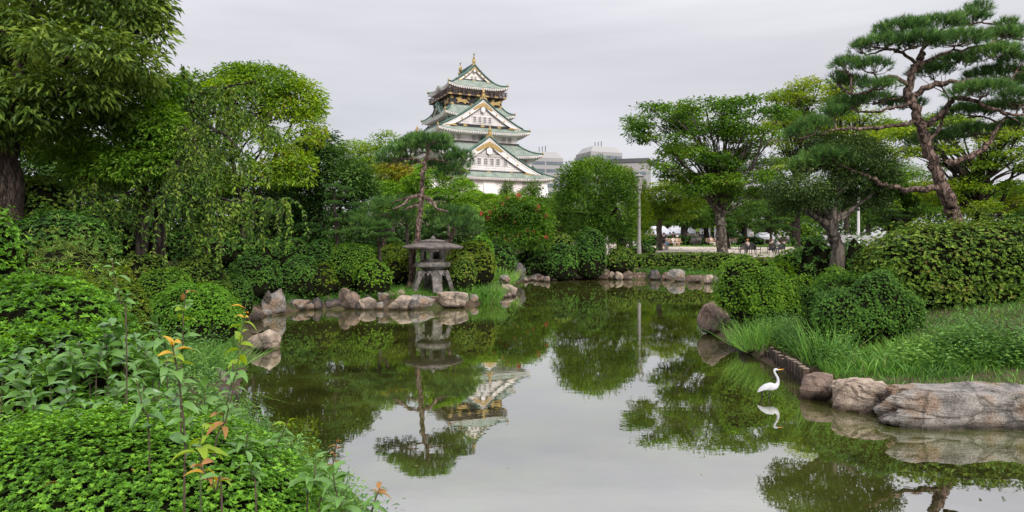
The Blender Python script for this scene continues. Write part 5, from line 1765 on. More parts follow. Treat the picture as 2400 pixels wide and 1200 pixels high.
bush('clipped hedge right of the holly stem', 1970, 2030, 566, 590, 40, 'bush_dark', 0.1, 0.045, dens=1.1, p=3, name='hedge', cat='hedge')
# right bank
bush('big rounded azalea overhanging the right shore rock', 1684, 1900, 603, 745, 16.3, 'azalea_mid', 0.042, 0.016, dens=1.7, cap=13000, depth=0.6, rough=0.24, p=2.0, stray=0.1, zlow=-0.35)
bush('dark green azalea mound right of the overhanging one', 1878, 2140, 636, 770, 12.9, 'bush_dark', 0.036, 0.014, dens=1.7, cap=15000, depth=0.5, rough=0.2, p=2.1, stray=0.1, zlow=-0.35)
bush('low bright clipped strip behind the right azaleas', 1790, 2010, 580, 640, 20.0, 'azalea_mid', 0.055, 0.022, dens=1.4, depth=0.35)
bush('small azalea dome at the foot of the holly', 1905, 2000, 625, 690, 14.0, 'azalea_mid', 0.042, 0.017, dens=1.2)
bush('tall mixed hedge with reddish young leaves filling the right edge', 2000, 2640, 526, 720, 15.3, 'hedge_mixed', 0.062, 0.031, dens=1.5, cap=22000, p=3.2, depth=0.36, name='hedge', cat='hedge', stray=0.25, rough=0.045, zlow=-0.6)
bush('feathery bright shrub left of the holly stem', 1870, 1960, 552, 640, 18.5, 'weed_blue', 0.14, 0.03, per=6, dens=1.1, rough=0.18, stray=0.4, name='feathery_shrub')
bush('feathery bright shrub right of the holly stem', 1975, 2045, 570, 650, 17.5, 'weed_blue', 0.13, 0.028, per=6, dens=1.1, rough=0.18, stray=0.4, name='feathery_shrub')
bush('pinkish shrub at the foot of the big pine', 2265, 2335, 492, 545, 18.2, 'hedge_mixed', 0.06, 0.026, dens=1.0, rough=0.14, stray=0.3)
bush('dark shrub on top of the hedge at the right edge', 2345, 2440, 494, 560, 18.5, 'bush_dark', 0.07, 0.03, dens=1.0, rough=0.12)

# ------------------------------------------------------------------ weeds, grass and ground cover (uncountable)


def spots(poly, n, dmin=0.15):
    """random ground points inside a world polygon given by (px,py,Y) or (x,y)"""
    P = np.array(poly, float)
    lo, hi = P.min(0), P.max(0)
    q = rng.uniform(lo, hi, (n * 3, 2))
    ins = np.zeros(len(q), bool)
    for (ax, ay), (bx, by) in zip(P, np.roll(P, -1, 0)):
        c = ((ay > q[:, 1]) != (by > q[:, 1]))
        ins ^= c & (q[:, 0] < ax + (q[:, 1] - ay) / (by - ay + 1e-12) * (bx - ax))
    q = q[ins][:n]
    z = ground_z(q[:, 0], q[:, 1])
    d = pond_dist(q[:, 0], q[:, 1])
    k = d > dmin
    return np.stack([q[k, 0], q[k, 1], z[k]], -1)


def grass(name, label, poly, n, ln, wd_, mat='grass_blade', spread=0.35, dmin=0.15, bend=0.5, tb=0.5, clump=0):
    P = spots(poly, n, dmin)
    if clump:
        P = np.repeat(P, clump, 0) + rng.normal(0, ln * 0.12, (len(P) * clump, 3)) * np.array([1, 1, 0])
    k = len(P)
    D = rng.normal(0, spread, (k, 3))
    D[:, 2] = 1
    nn = np.sin(P[:, 0] * 2.1 + P[:, 1]) * 0.15
    lv = Leaves().blades(P - (0, 0, 0.02), D, ln * rng.uniform(0.35, 1.3, k), wd_ * np.clip(rng.lognormal(0, 0.5, (k, 1)), 0.4, 2.6), np.clip(tb - 0.08 + nn + rng.normal(0, 0.26, k), 0, 1), bend)
    return tag(link(name, lv.mesh(name, M[mat])), kind='stuff')


def weeds(name, poly, n, h, leaf, wid, mat='weed_blue', per=9, dmin=0.15, tb=0.5):
    """leafy stalks"""
    P = spots(poly, n, dmin)
    n = len(P)
    hh = h * rng.uniform(0.5, 1.2, n)
    lean = rng.normal(0, 0.22, (n, 2))
    t = np.linspace(0.12, 1, per)[None, :]
    LP = P[:, None, :] + np.stack([lean[:, :1] * hh[:, None] * t ** 1.5, lean[:, 1:] * hh[:, None] * t ** 1.5, hh[:, None] * t], -1)
    az = rng.uniform(0, 6.28, (n, 1)) + np.arange(per)[None, :] * 2.4
    D = np.stack([np.cos(az), np.sin(az), rng.uniform(0.0, 0.7, (n, per))], -1)
    N_ = np.array([0, 0, 1.0]) + rng.normal(0, 0.3, (n, per, 3))
    s = rng.uniform(0.6, 1.2, n * per) * np.tile(np.linspace(1.1, 0.7, per), n)
    lv = Leaves().leaves(LP.reshape(-1, 3), D.reshape(-1, 3), N_.reshape(-1, 3), leaf * s, wid * s, np.clip(tb + np.repeat(rng.normal(0, .12, n), per) + rng.normal(0, 0.15, n * per), 0, 1), droop=0.3)
    st = P + np.array([0, 0, -0.03])
    D2 = np.stack([lean[:, 0], lean[:, 1], np.ones(n)], -1)
    lv.blades(st, D2, hh, 0.006, 0.3, 0.05)
    return tag(link(name, lv.mesh(name, M[mat])), kind='stuff')


RB = [(5.2, 19), (5.4, 15), (5.2, 12), (5.0, 10.9), (5.6, 10.0), (6.6, 9.5), (8.5, 9.2), (13, 9), (13, 14), (9, 19)]
grass('grass', None, RB, 30000, 0.15, 0.008)
grass('grass', None, [(5.0, 12.5), (5.0, 10.8), (6.2, 10.3), (8.2, 10.6), (8.2, 12.2)], 5000, 0.28, 0.009, tb=0.55, bend=0.65)
weeds('undergrowth', [(5.2, 17), (5.3, 14), (5.15, 11.6), (5.7, 11.2), (6.3, 13), (6.3, 17)], 1200, 0.5, 0.12, 0.026, tb=0.62)
grass('grass', None, [(5.3, 17.5), (5.3, 14), (5.15, 11.2), (6.4, 10.6), (7.4, 11.0), (6.4, 14), (6.2, 17)], 2500, 0.34, 0.009, tb=0.6, bend=0.6)
weeds('undergrowth', [(6.0, 10.9), (7.5, 10.6), (8.6, 10.4), (8.4, 11.3), (6.4, 11.6)], 260, 0.35, 0.12, 0.05, tb=0.7)
weeds('undergrowth', [(7.2, 11.8), (6.8, 11.0), (9.5, 9.6), (11, 9.6), (11, 11.2), (9, 11.6)], 700, 0.55, 0.15, 0.04, tb=0.45)
grass('grass', None, [(-7.0, 24.6), (-4.2, 25.6), (-1.6, 26.4), (-1.2, 28.5), (-3, 29), (-7, 28)], 9000, 0.22, 0.014, tb=0.55)
weeds('undergrowth', [(-9.5, 20.5), (-8.3, 23.3), (-7.6, 25.1), (-4.8, 25.4), (-4.8, 26.4), (-8.5, 26), (-10.5, 23)], 520, 0.32, 0.12, 0.035, tb=0.5)
grass('grass', None, [(-9.5, 20.5), (-8.3, 23.3), (-7.6, 25.1), (-4.8, 25.4), (-4.8, 26.4), (-8.5, 26), (-10.5, 23)], 5000, 0.18, 0.012, tb=0.45)
weeds('undergrowth', [(-8, 23.5), (-4.2, 25.6), (-1.6, 26.4), (-1, 29), (-3, 30), (-9, 27)], 420, 0.3, 0.12, 0.04)
grass('grass', None, [(-4.6, 10.6), (-6.0, 15.5), (-7.5, 18.5), (-8.8, 22), (-12, 22), (-9, 14), (-6.4, 9)], 14000, 0.3, 0.012, tb=0.45)
weeds('undergrowth', [(-0.4, 4.0), (-1.0, 5.3), (-1.7, 6.5), (-2.5, 7.5), (-3.5, 8.7), (-4.4, 8.4), (-3, 6), (-1.5, 4)], 420, 0.32, 0.085, 0.03, dmin=0.02, tb=0.5)
grass('grass', None, [(-0.4, 4.0), (-1.0, 5.3), (-1.7, 6.5), (-2.5, 7.5), (-3.5, 8.7), (-4.4, 8.4), (-3, 6), (-1.5, 4)], 2500, 0.22, 0.007, dmin=0.02)
weeds('undergrowth', [(-3.4, 9.2), (-4.6, 11.0), (-5.6, 14), (-7.5, 13), (-6.0, 9), (-4.6, 7.6)], 650, 0.5, 0.11, 0.03)
grass('grass', None, [(-0.6, 41), (1.1, 45.5), (14, 44.5), (14, 46.6), (-2, 47), (-4, 42)], 7000, 0.28, 0.025, tb=0.5)
grass('grass', None, [(0, 47.6), (14, 47.6), (16, 50.6), (0, 51)], 5000, 0.3, 0.03, tb=0.55)
weeds('undergrowth', [(0.5, 45.6), (13, 45.0), (13, 46.2), (0, 46.4)], 420, 0.42, 0.2, 0.07)
grass('grass', None, [(13, 45), (6, 22), (6.5, 19), (13, 17), (24, 26), (26, 47)], 12000, 0.3, 0.02, tb=0.45)
grass('grass', None, [(-5, 27), (-1, 30), (0.3, 38), (-1, 44), (-12, 46), (-12, 28)], 9000, 0.3, 0.02, tb=0.4)
weeds('undergrowth', [(-5, 28.5), (-1, 30), (0.1, 38), (-1, 44), (-10, 46), (-10, 30)], 900, 0.7, 0.2, 0.07, mat='leaf_mid', tb=0.4)
weeds('undergrowth', [(-8.8, 23), (-12, 20), (-16, 26), (-12, 34), (-6, 30), (-5, 27.5)], 1200, 0.6, 0.18, 0.06, mat='leaf_evergreen', tb=0.5)
grass('grass', None, [(16, 75), (24, 72), (38, 74), (38, 82), (16, 82)], 6000, 0.25, 0.05, tb=0.6)


def grass_clump(label, px, py, Y, h, n, wd_, spread, tb=0.55, r=0.15):
    x = (px - 1200) / F * Y
    z = gz(x, Y)
    P = np.concatenate([np.clip(rng.normal(0, r, (n, 2)), -1.9 * r, 1.9 * r), np.full((n, 1), -0.05)], 1)
    D = rng.normal(0, spread, (n, 3)) + P * 1.2
    D[:, 2] = 1
    lv = Leaves().blades(P, D, h * rng.uniform(0.5, 1.15, n), wd_, np.clip(tb + rng.normal(0, .2, n), 0, 1), 0.45)
    return tag(link('grass_clump', lv.mesh('grass_clump', M['grass_blade']), None, (x, Y, max(z, 0.05))), label, 'grass clump')


grass_clump('tall ornamental grass clump at the tip of the lantern bank', 1146, 690, 27.4, 0.85, 700, 0.018, 0.28, 0.5, 0.2)
grass_clump('smaller ornamental grass clump between the lantern and the tall clump', 1095, 690, 27.2, 0.6, 400, 0.018, 0.4, 0.45, 0.22)
grass_clump('soft green grass tuft at the left foot of the lantern', 925, 690, 26.2, 0.5, 700, 0.016, 0.5, 0.6, 0.4)
grass_clump('bright reedy clump beside the dark standing stone', 1180, 640, 36, 1.0, 300, 0.03, 0.2, 0.7, 0.3)
grass_clump('reedy grass clump on the left shore above the pale boulder', 470, 780, 11.6, 0.55, 700, 0.010, 0.35, 0.5, 0.35)
grass_clump('seeding grass clump on the right bank above the log edging', 1790, 800, 14.6, 0.75, 600, 0.010, 0.4, 0.65, 0.3)
grass_clump('thin upright grass clump before the dark right azalea', 1930, 770, 12.2, 0.9, 160, 0.010, 0.15, 0.6, 0.2)

# ------------------------------------------------------------------ rocks
rock_mat('rock_pale', (0.46, 0.37, 0.29), (0.25, 0.19, 0.145), (0.12, 0.10, 0.085), 2.5)
rock_mat('rock_grey', (0.30, 0.275, 0.25), (0.11, 0.10, 0.092), (0.25, 0.16, 0.10), 3.0)
rock_mat('rock_brown', (0.28, 0.195, 0.15), (0.12, 0.085, 0.068), (0.07, 0.06, 0.05), 2.6)
rock_mat('rock_dark', (0.10, 0.092, 0.09), (0.035, 0.032, 0.032), (0.15, 0.11, 0.09), 3.0)


def rock(label, px0, px1, pyt, pyb, mat, Y=None, depth=0.8, cuts=9, p=2.8, name='rock', rough=0.075, sub=4, flat_top=False, zsink=0.12, group=None, crease=2):
    Y = Y or CAMH * F / (pyb - 570)
    Yw = Y
    rx = (px1 - px0) / 2 / F * Y * 1.06
    Y = Y + rx * depth * 0.55
    rx = (px1 - px0) / 2 / F * Y * 1.06
    zt = CAMH - (pyt - 570) / F * Y
    zb = CAMH - (pyb - 570) / F * Yw - zsink
    rzv = (zt - zb) / 2
    Yc = Y
    c = np.array([((px0 + px1) / 2 - 1200) / F * Y, Yc, (zt + zb) / 2])
    bm = bmesh.new()
    bmesh.ops.create_icosphere(bm, subdivisions=sub, radius=1)
    d = np.array([v.co[:] for v in bm.verts])
    Fc = np.array([[v.index for v in f.verts] for f in bm.faces])
    bm.free()
    s = (np.abs(d) ** p).sum(1) ** (-1 / p)
    q = d * s[:, None]
    for _ in range(max(0, cuts + 5)):
        nrm = unit(rng.normal(size=3) * np.array([1, 1, 0.8]))
        h = rng.uniform(0.5, 0.86)
        e = q @ nrm - h
        q = q - np.where(e > 0, e * 0.92, 0)[:, None] * nrm
    if flat_top:
        q[:, 2] = np.minimum(q[:, 2], 0.72 + 0.04 * q[:, 0])
    q = q / np.abs(q).max(0)
    for f, a in ((2.2, 1.0), (5.0, 0.6), (11.0, 0.34), (22.0, 0.2)):
        kv = rng.normal(0, f, (5, 3))
        q = q * (1 + rough * a * np.sin(q @ kv.T + rng.uniform(0, 6, 5)).mean(1) * 2)[:, None]
    for _ in range(crease):      # splits and bedding cracks
        nrm = unit(rng.normal(size=3) * np.array([1, 0.8, 0.9]))
        off = q @ nrm - rng.uniform(-0.5, 0.6) + 0.12 * np.sin(q @ rng.normal(0, 3, 3) + rng.uniform(0, 6)) + 0.04 * np.sin(q @ rng.normal(0, 9, 3))
        q = q * (1 - 0.06 * np.exp(-(off / 0.04) ** 2) + 0.022 * np.tanh(off / 0.06))[:, None]
    q = q * np.array([rx, max(rx * depth, 0.1), rzv])
    me = np_mesh(name, q, [Fc], M[mat], smooth=True)
    me.set_sharp_from_angle(angle=math.radians(24))
    o = link(name, me, None, c)
    return tag(o, label, 'rock', group)


# right foreground rocks
rock('huge weathered grey boulder at the right end of the shore', 2100, 2560, 884, 1003, 'rock_grey', Y=9.0, depth=0.34, cuts=-5, p=4.5, rough=0.085, sub=6, zsink=0.2, flat_top=True, crease=9)
rock('flat topped pale boulder left of the huge grey one', 1958, 2116, 880, 964, 'rock_pale', depth=0.7, cuts=-3, p=3.2, flat_top=True, sub=5, rough=0.09, crease=4)
rock('brown wedge shaped rock nearest the egret', 1874, 1974, 876, 936, 'rock_brown', depth=0.9, cuts=2, p=2.2)
rock('brown rounded rock behind the wedge shaped rock', 1940, 1990, 866, 915, 'rock_brown', Y=11.3, depth=0.9)
rock('small pale stone lying in the grass of the right bank', 2270, 2325, 800, 836, 'rock_pale', Y=11.6, depth=0.8, p=2.2)
rock('half buried pale stone at the right edge of the grass', 2355, 2420, 822, 846, 'rock_pale', Y=11.2, depth=0.7, p=2.2)
rock('big pinkish shore rock under the overhanging azalea', 1640, 1712, 708, 786, 'rock_brown', Y=17.8, depth=1.0, cuts=5, p=2.2)
rock('dark low rock right of the pinkish shore rock', 1702, 1742, 784, 808, 'rock_dark', Y=16.2)
rock('dark angular rock before the log edging', 1735, 1785, 800, 836, 'rock_dark', Y=14.8)
rock('brown upright rock beside the log edging', 1776, 1806, 808, 846, 'rock_brown', Y=14.1)
# log edging: upright stakes driven side by side
bark_mat('log_bark', (0.11, 0.08, 0.06), (0.045, 0.034, 0.027), scale=9.0)
plain('log_end', (0.24, 0.185, 0.135), (0.14, 0.105, 0.08), scale=9, rough=0.9)
for k in range(13):
    f = k / 12
    px, pyb = 1802 + 86 * f, 852 + 50 * f
    Yk = 14.0 - 2.5 * f
    x = (px - 1200) / F * Yk
    h = 0.22 + rng.uniform(-.08, .06)
    mb = MB()
    r_ = 0.068 * rng.uniform(0.85, 1.2)
    mb.tube([(0, 0, -0.3), (0, 0, h * 0.5), (rng.uniform(-.01, .01), 0, h)], [r_, r_ * 1.02, r_ * 0.94], 9)
    mb.lathe([(r_ * 0.8, h - 0.002), (r_ * 0.5, h + 0.012)], (0, 0, 0), 9, 1)
    tag(mb.build('edging_log', [M['log_bark'], M['log_end']], None, (x, Yk, 0.02), auto=0.7), ORD[k] + ' stake from the far end of the log edging behind the egret', 'log', 'stakes of the log edging along the right shore')
# rock row of the lantern bank, left to right
for a in ((575, 622, 722, 752, 'rock_brown', 'brown rock at the corner of the pond, lowest of the row'), (604, 636, 722, 742, 'rock_grey', 'grey slanting rock wedged beside the corner rock'),
          (620, 665, 680, 738, 'rock_grey', 'tall dark grey rock starting the row at the pond corner'), (618, 637, 680, 700, 'rock_dark', 'small black rock on top of the tall grey one'), (668, 728, 700, 727, 'rock_grey', 'ledged layered rock next to the tall grey corner rock'),
          (727, 760, 694, 726, 'rock_dark', 'dark upright flat faced rock in the row'), (756, 804, 697, 724, 'rock_dark', 'dark brown low boulder left of the squarish pale boulder'),
          (800, 844, 685, 725, 'rock_brown', 'squarish brown boulder with dark top in the row'), (795, 822, 676, 700, 'rock_brown', 'small brown rock perched behind the squarish boulder'),
          (836, 886, 697, 726, 'rock_pale', 'pale triangular rock sloping to the water'), (890, 914, 699, 722, 'rock_dark', 'small dark rock between the two palest rocks'),
          (913, 962, 693, 727, 'rock_pale', 'largest pale boulder left of the lantern rock'), (906, 930, 680, 700, 'rock_brown', 'small brown stone above the largest pale boulder'), (928, 950, 680, 698, 'rock_pale', 'small pale stone by the grass tuft above the boulder row'),
          (955, 1022, 690, 724, 'rock_grey', 'dark left half of the rock ledge under the lantern'), (1018, 1097, 683, 722, 'rock_pale', 'broad right half of the rock ledge under the lantern'),
          (1092, 1120, 688, 714, 'rock_grey', 'dark rock at the right end of the lantern ledge'),
          (855, 875, 690, 704, 'rock_dark', 'dark stone half hidden behind the pale triangular rock'), (1176, 1212, 663, 688, 'rock_pale', 'smooth pale rock at the far tip of the lantern bank'), (1170, 1200, 645, 668, 'rock_grey', 'pointed grey rock behind the smooth pale tip rock')):
    Yr = {618: 22.6, 795: 24.9, 906: 25.6, 928: 25.7, 855: 25.2, 1170: 34, 1176: 32.4}.get(a[0])
    rock(a[5], *a[:4], a[4], Y=Yr, depth=0.9, cuts=6, p=3.0)
for k, (px0, px1, py0, py1, mt) in enumerate(((640, 672, 712, 732, 'rock_dark'), (662, 690, 690, 706, 'rock_brown'), (715, 742, 706, 727, 'rock_grey'), (750, 776, 690, 712, 'rock_brown'), (832, 852, 708, 727, 'rock_dark'), (876, 900, 706, 726, 'rock_grey'), (884, 912, 684, 702, 'rock_grey'), (956, 972, 704, 725, 'rock_dark'))):
    rock(ORD[k] + ' small stone from the left wedged between the boulders of the lantern bank', px0, px1, py0, py1, mt, Y=24.6 if py1 > 715 else 25.3, depth=0.9, cuts=4, p=2.6, sub=3, group='small stones wedged between the lantern bank boulders')
for k in range(8):
    f = k / 7
    rock(ORD[k] + ' little stone from the left in the row edging the lantern bank tip', 1116 + 78 * f, 1133 + 78 * f, 694 - 8 * f, 707 - 12 * f, 'rock_brown' if k % 2 else 'rock_grey', cuts=4, p=2.6, depth=1.0, sub=3, group='little edging stones at the tip of the lantern bank')
mb = rock('flat stone slab carrying the lantern legs', 952, 1078, 687, 700, 'rock_grey', Y=26.2, depth=0.75, cuts=3, p=5, flat_top=True, zsink=0.3)
rock('black upright standing stone at the mouth of the back inlet', 1193, 1232, 612, 664, 'rock_dark', Y=39.5, depth=0.8, cuts=6, p=2.4, name='standing_stone')
# left shore
rock('pale angular boulder standing in the water at the left shore', 588, 654, 768, 822, 'rock_pale', depth=0.8, cuts=8, p=2.6, sub=5)
rock('brown low rock under the seedlings on the left shore', 450, 500, 868, 922, 'rock_brown', depth=0.9)
rock('grey brown rock nearest the water under the seedlings', 488, 535, 850, 916, 'rock_grey', Y=11.3, depth=0.9)
rock('dark wet rock low at the left shoreline', 470, 560, 905, 940, 'rock_dark', depth=0.8)
# far bank row
fr = ((1312, 1345, 628, 655, 'rock_brown', 'brown block at the left end of the far rock row'), (1340, 1392, 638, 655, 'rock_brown', 'long flat brown rock in the far row'), (1344, 1356, 626, 640, 'rock_pale', 'little pale stone standing over the flat brown rock'),
      (1370, 1395, 628, 655, 'rock_brown', 'brown rock right of the flat one in the far row'), (1388, 1428, 626, 655, 'rock_brown', 'dark brown rock under the reddish bush'), (1425, 1445, 634, 655, 'rock_pale', 'pale square block in the far row'),
      (1441, 1462, 637, 656, 'rock_pale', 'rounded pale rock right of the square block'), (1460, 1480, 630, 655, 'rock_brown', 'narrow brown rock left of the masonry stretch'), (1500, 1522, 622, 640, 'rock_grey', 'grey rock lying on the masonry stretch'), (1478, 1500, 626, 645, 'rock_brown', 'brown rock on the left of the masonry stretch'),
      (1520, 1552, 632, 656, 'rock_dark', 'dark rock right of the masonry stretch'), (1533, 1543, 642, 656, 'rock_pale', 'tiny pale round stone at the water beside the dark rock'), (1552, 1574, 638, 656, 'rock_brown', 'brown rock left of the largest far boulder'), (1569, 1607, 632, 660, 'rock_grey', 'largest rounded grey boulder of the far row'),
      (1609, 1632, 644, 662, 'rock_brown', 'low brown rock right of the rounded grey boulder'), (1628, 1648, 645, 662, 'rock_brown', 'low brown rock, second right of the rounded grey boulder'), (1651, 1675, 641, 665, 'rock_pale', 'pale pointed rock near the right end of the far row'), (1668, 1684, 646, 664, 'rock_grey', 'small grey rock beside the tall end boulder'),
      (1686, 1722, 628, 668, 'rock_pale', 'tall pale boulder ending the far row'), (1240, 1275, 640, 656, 'rock_grey', 'flat grey ledge behind the dark standing stone'), (1280, 1310, 632, 655, 'rock_dark', 'dark rock behind the white pole'))
for a in fr:
    rock(a[5], *a[:4], a[4], Y=min(45.6, CAMH * F / (a[3] - 570)) if a[3] >= 653 else 46.2, depth=0.8, cuts=6, p=3.0, sub=3)
for k in range(11):
    x0 = 1228 + k * 7.5 + rng.uniform(-2, 2)
    rock(ORD[k] + ' small stone from the left in the loose heap at the inlet mouth', x0, x0 + rng.uniform(9, 15), rng.uniform(646, 652), rng.uniform(657, 662), 'rock_brown' if k % 3 else 'rock_grey', cuts=4, p=2.4, sub=2, depth=1.0, group='small stones heaped at the inlet mouth')
# a short stretch of mortared masonry in the far bank: separate stones
t = thing('stone_revetment', 'short stretch of coursed brown stone wall in the far rock row', 'wall', at(1495, 656, 45.5))
for rrow in range(3):
    for q in range(7):
        mb = MB()
        w_ = 0.17 * rng.uniform(0.9, 1.1)
        mb.box((-0.62 + q * 0.2 + (rrow % 2) * 0.08, 0.1, 0.08 + rrow * 0.17), (w_, 0.3 + rng.uniform(-.04, .04), 0.15), taper=0.93)
        mb.build('stone', M['rock_brown'], t)
# ================================================================== STONE LANTERN
rock_mat('lantern_granite', (0.24, 0.22, 0.20), (0.13, 0.12, 0.11), (0.07, 0.064, 0.058), 3.5)
plain('lantern_roof_stone', (0.15, 0.125, 0.11), (0.055, 0.047, 0.044), scale=4, rough=0.9, bump=0.5, bscale=14, detail=8)
LY = 26.9
lx = (1015 - 1200) / F * LY
lz = CAMH - (683 - 570) / F * LY
lan = thing('stone_lantern', 'grey snow viewing stone lantern with broad mushroom roof standing on a rock by the pond', 'stone lantern', (lx, LY, lz), 0.22)
LG = M['lantern_granite']
# four curved legs under a scalloped ring
for k in range(4):
    a = k * PI / 2 + math.radians(20) - 0.22
    mb = MB()
    u = np.array([math.cos(a), math.sin(a), 0])
    s = np.array([-math.sin(a), math.cos(a), 0])
    prof = [(0.84, 0.0, 0.19, 0.18), (0.785, 0.2, 0.185, 0.18), (0.72, 0.42, 0.19, 0.18), (0.63, 0.62, 0.19, 0.2), (0.53, 0.76, 0.27, 0.22), (0.42, 0.84, 0.37, 0.2)]
    P = []
    for r_, z_, hw, dp in prof:
        for sx_, dx in ((-1, 0.0), (1, 0.0), (1, -dp), (-1, -dp)):
            P.append(u * (r_ + dx) + s * hw * sx_ + np.array([0, 0, z_]))
    mb.add(P, [(i * 4 + j, i * 4 + (j + 1) % 4, i * 4 + 4 + (j + 1) % 4, i * 4 + 4 + j) for i in range(5) for j in range(4)] + [(3, 2, 1, 0), (20, 21, 22, 23)])
    o_ = mb.build('leg', LG, lan)
    md = o_.modifiers.new('bevel', 'BEVEL')
    md.width = 0.02
    md.segments = 2
# scalloped arches between legs
for k in range(4):
    a = k * PI / 2 + math.radians(65) - 0.22
    mb = MB()
    u = np.array([math.cos(a), math.sin(a), 0])
    s = np.array([-math.sin(a), math.cos(a), 0])
    pts = [(-0.36, 0.84), (0.36, 0.84), (0.36, 0.66)]
    for c0 in (0.22, 0.0, -0.22):
        for t_ in np.linspace(0, PI, 6):
            pts.append((c0 + 0.10 * math.cos(t_), 0.64 + 0.11 * math.sin(t_)))
    pts.append((-0.36, 0.66))
    n_ = len(pts)
    P = [u * (0.47 + (0.84 - z_) * 0.5) + s * x_ + np.array([0, 0, z_]) for x_, z_ in pts] + [u * (0.35 + (0.84 - z_) * 0.5) + s * x_ + np.array([0, 0, z_]) for x_, z_ in pts]
    mb.add(P, [tuple(range(n_)), tuple(range(2 * n_ - 1, n_ - 1, -1))] + [(i, (i + 1) % n_, n_ + (i + 1) % n_, n_ + i) for i in range(n_)])
    mb.build('scalloped_arch', LG, lan)
MB().lathe([(0.42, 0.82), (0.44, 0.86), (0.40, 0.885), (0.46, 0.92), (0.54, 0.955)], (0, 0, 0), 20).build('ring', LG, lan, auto=0.6)
o_ = MB().lathe([(0.62, 0.95), (0.75, 0.985), (0.75, 1.14), (0.69, 1.16)], (0, 0, 0), 6, rz=0.25).build('platform', LG, lan)
# firebox: six corner posts, sill and head rings, openings through
fb = thing('firebox', None, None)
fb.parent = lan
fb.location = (0, 0, 1.155)
fb.scale = (1.08, 1.08, 0.88)
for k in range(6):
    a = k * PI / 3 + 0.25
    MB().box((0.42 * math.cos(a), 0.42 * math.sin(a), 0.3), (0.1, 0.13, 0.6), rz=a).build('post', LG, fb)
for nm, z0, z1 in (('sill', 0.0, 0.14), ('head', 0.47, 0.6)):
    mb = MB()
    ro, ri = 0.455, 0.33
    P = [(r_ * math.cos(k * PI / 3 + 0.25), r_ * math.sin(k * PI / 3 + 0.25), z_) for r_, z_ in ((ro, z0), (ro, z1), (ri, z1), (ri, z0)) for k in range(6)]
    mb.add(P, [(j * 6 + k, j * 6 + (k + 1) % 6, ((j + 1) % 4) * 6 + (k + 1) % 6, ((j + 1) % 4) * 6 + k) for j in range(4) for k in range(6)])
    mb.build(nm, LG, fb)
for k in (0, 2, 4, 5):
    a = k * PI / 3 + 0.25 + PI / 6
    if k in (0, 2):
        MB().box((0.37 * math.cos(a), 0.37 * math.sin(a), 0.3), (0.05, 0.34, 0.36), rz=a).build('panel', LG, fb)
# roof with six faint ridges, cap and bud
n_ = 36
mb = MB()
prof = [(0.40, 1.66), (1.02, 1.685), (1.16, 1.705), (1.175, 1.745), (1.0, 1.815), (0.75, 1.885), (0.5, 1.935), (0.42, 1.95)]
P = []
for r_, z_ in prof:
    for k in range(n_):
        a = 2 * PI * k / n_
        rr = r_ * (1 + 0.03 * math.cos(6 * a))
        P.append((rr * math.cos(a), rr * math.sin(a), z_ + (0.012 * math.cos(6 * a) if r_ > .9 else 0)))
mb.add(P, [(i * n_ + k, i * n_ + (k + 1) % n_, (i + 1) * n_ + (k + 1) % n_, (i + 1) * n_ + k) for i in range(len(prof) - 1) for k in range(n_)] + [tuple(range(n_ - 1, -1, -1)), tuple((len(prof) - 1) * n_ + k for k in range(n_))])
mb.build('roof', M['lantern_roof_stone'], lan, smooth=True, auto=0.7)
MB().lathe([(0.46, 1.945), (0.54, 1.965), (0.48, 2.005), (0.26, 2.045), (0.12, 2.065)], (0, 0, 0), 20).build('cap', M['lantern_roof_stone'], lan, smooth=True, auto=0.7)
MB().lathe([(0.09, 2.055), (0.11, 2.08), (0.10, 2.11), (0.05, 2.165), (0.01, 2.20)], (0, 0, 0), 12).build('finial', LG, lan, smooth=True)

# ================================================================== EGRET
plain('egret_white', (0.50, 0.50, 0.52), (0.41, 0.41, 0.44), scale=12, rough=0.7, bump=0.15, bscale=40)
plain('bill_yellow', (0.75, 0.36, 0.04), (0.65, 0.32, 0.04), scale=8, rough=0.45)
plain('leg_black', (0.02, 0.02, 0.022), scale=8, rough=0.5)
EY = 10.55
e0 = at(1803, 932, EY)
eg = thing('egret', 'white egret with long curved neck and yellow bill wading in the pond', 'bird', (e0[0], EY, 0.0), 0.0)
S_E = EY / F      # metres per pixel at the bird


def ep(px, py, dy=0.0):
    return np.array([(px - 1803) * S_E, dy, (932 - py) * S_E])


def lofted(path, radii, n=16, flat=None):
    """one continuous closed surface round a path; flat scales the cross section across the view"""
    P = smooth_line(path, 5)
    m_ = len(P)
    rr = np.interp(np.linspace(0, 1, m_), np.linspace(0, 1, len(radii)), radii)
    ff = np.interp(np.linspace(0, 1, m_), np.linspace(0, 1, len(radii)), flat or [1] * len(radii))
    T = unit(np.gradient(P, axis=0))
    U = np.array([0, 1.0, 0])
    W_ = unit(np.cross(T, U))
    a = np.arange(n) * 2 * PI / n
    V = P[:, None, :] + (np.cos(a)[None, :, None] * W_[:, None, :]) * rr[:, None, None] + np.sin(a)[None, :, None] * U[None, None, :] * (rr * ff)[:, None, None]
    mb = MB()
    mb.add(V.reshape(-1, 3), [(i * n + k, i * n + (k + 1) % n, (i + 1) * n + (k + 1) % n, (i + 1) * n + k) for i in range(m_ - 1) for k in range(n)] + [tuple(range(n)), tuple((m_ - 1) * n + k for k in range(n - 1, -1, -1))])
    return mb


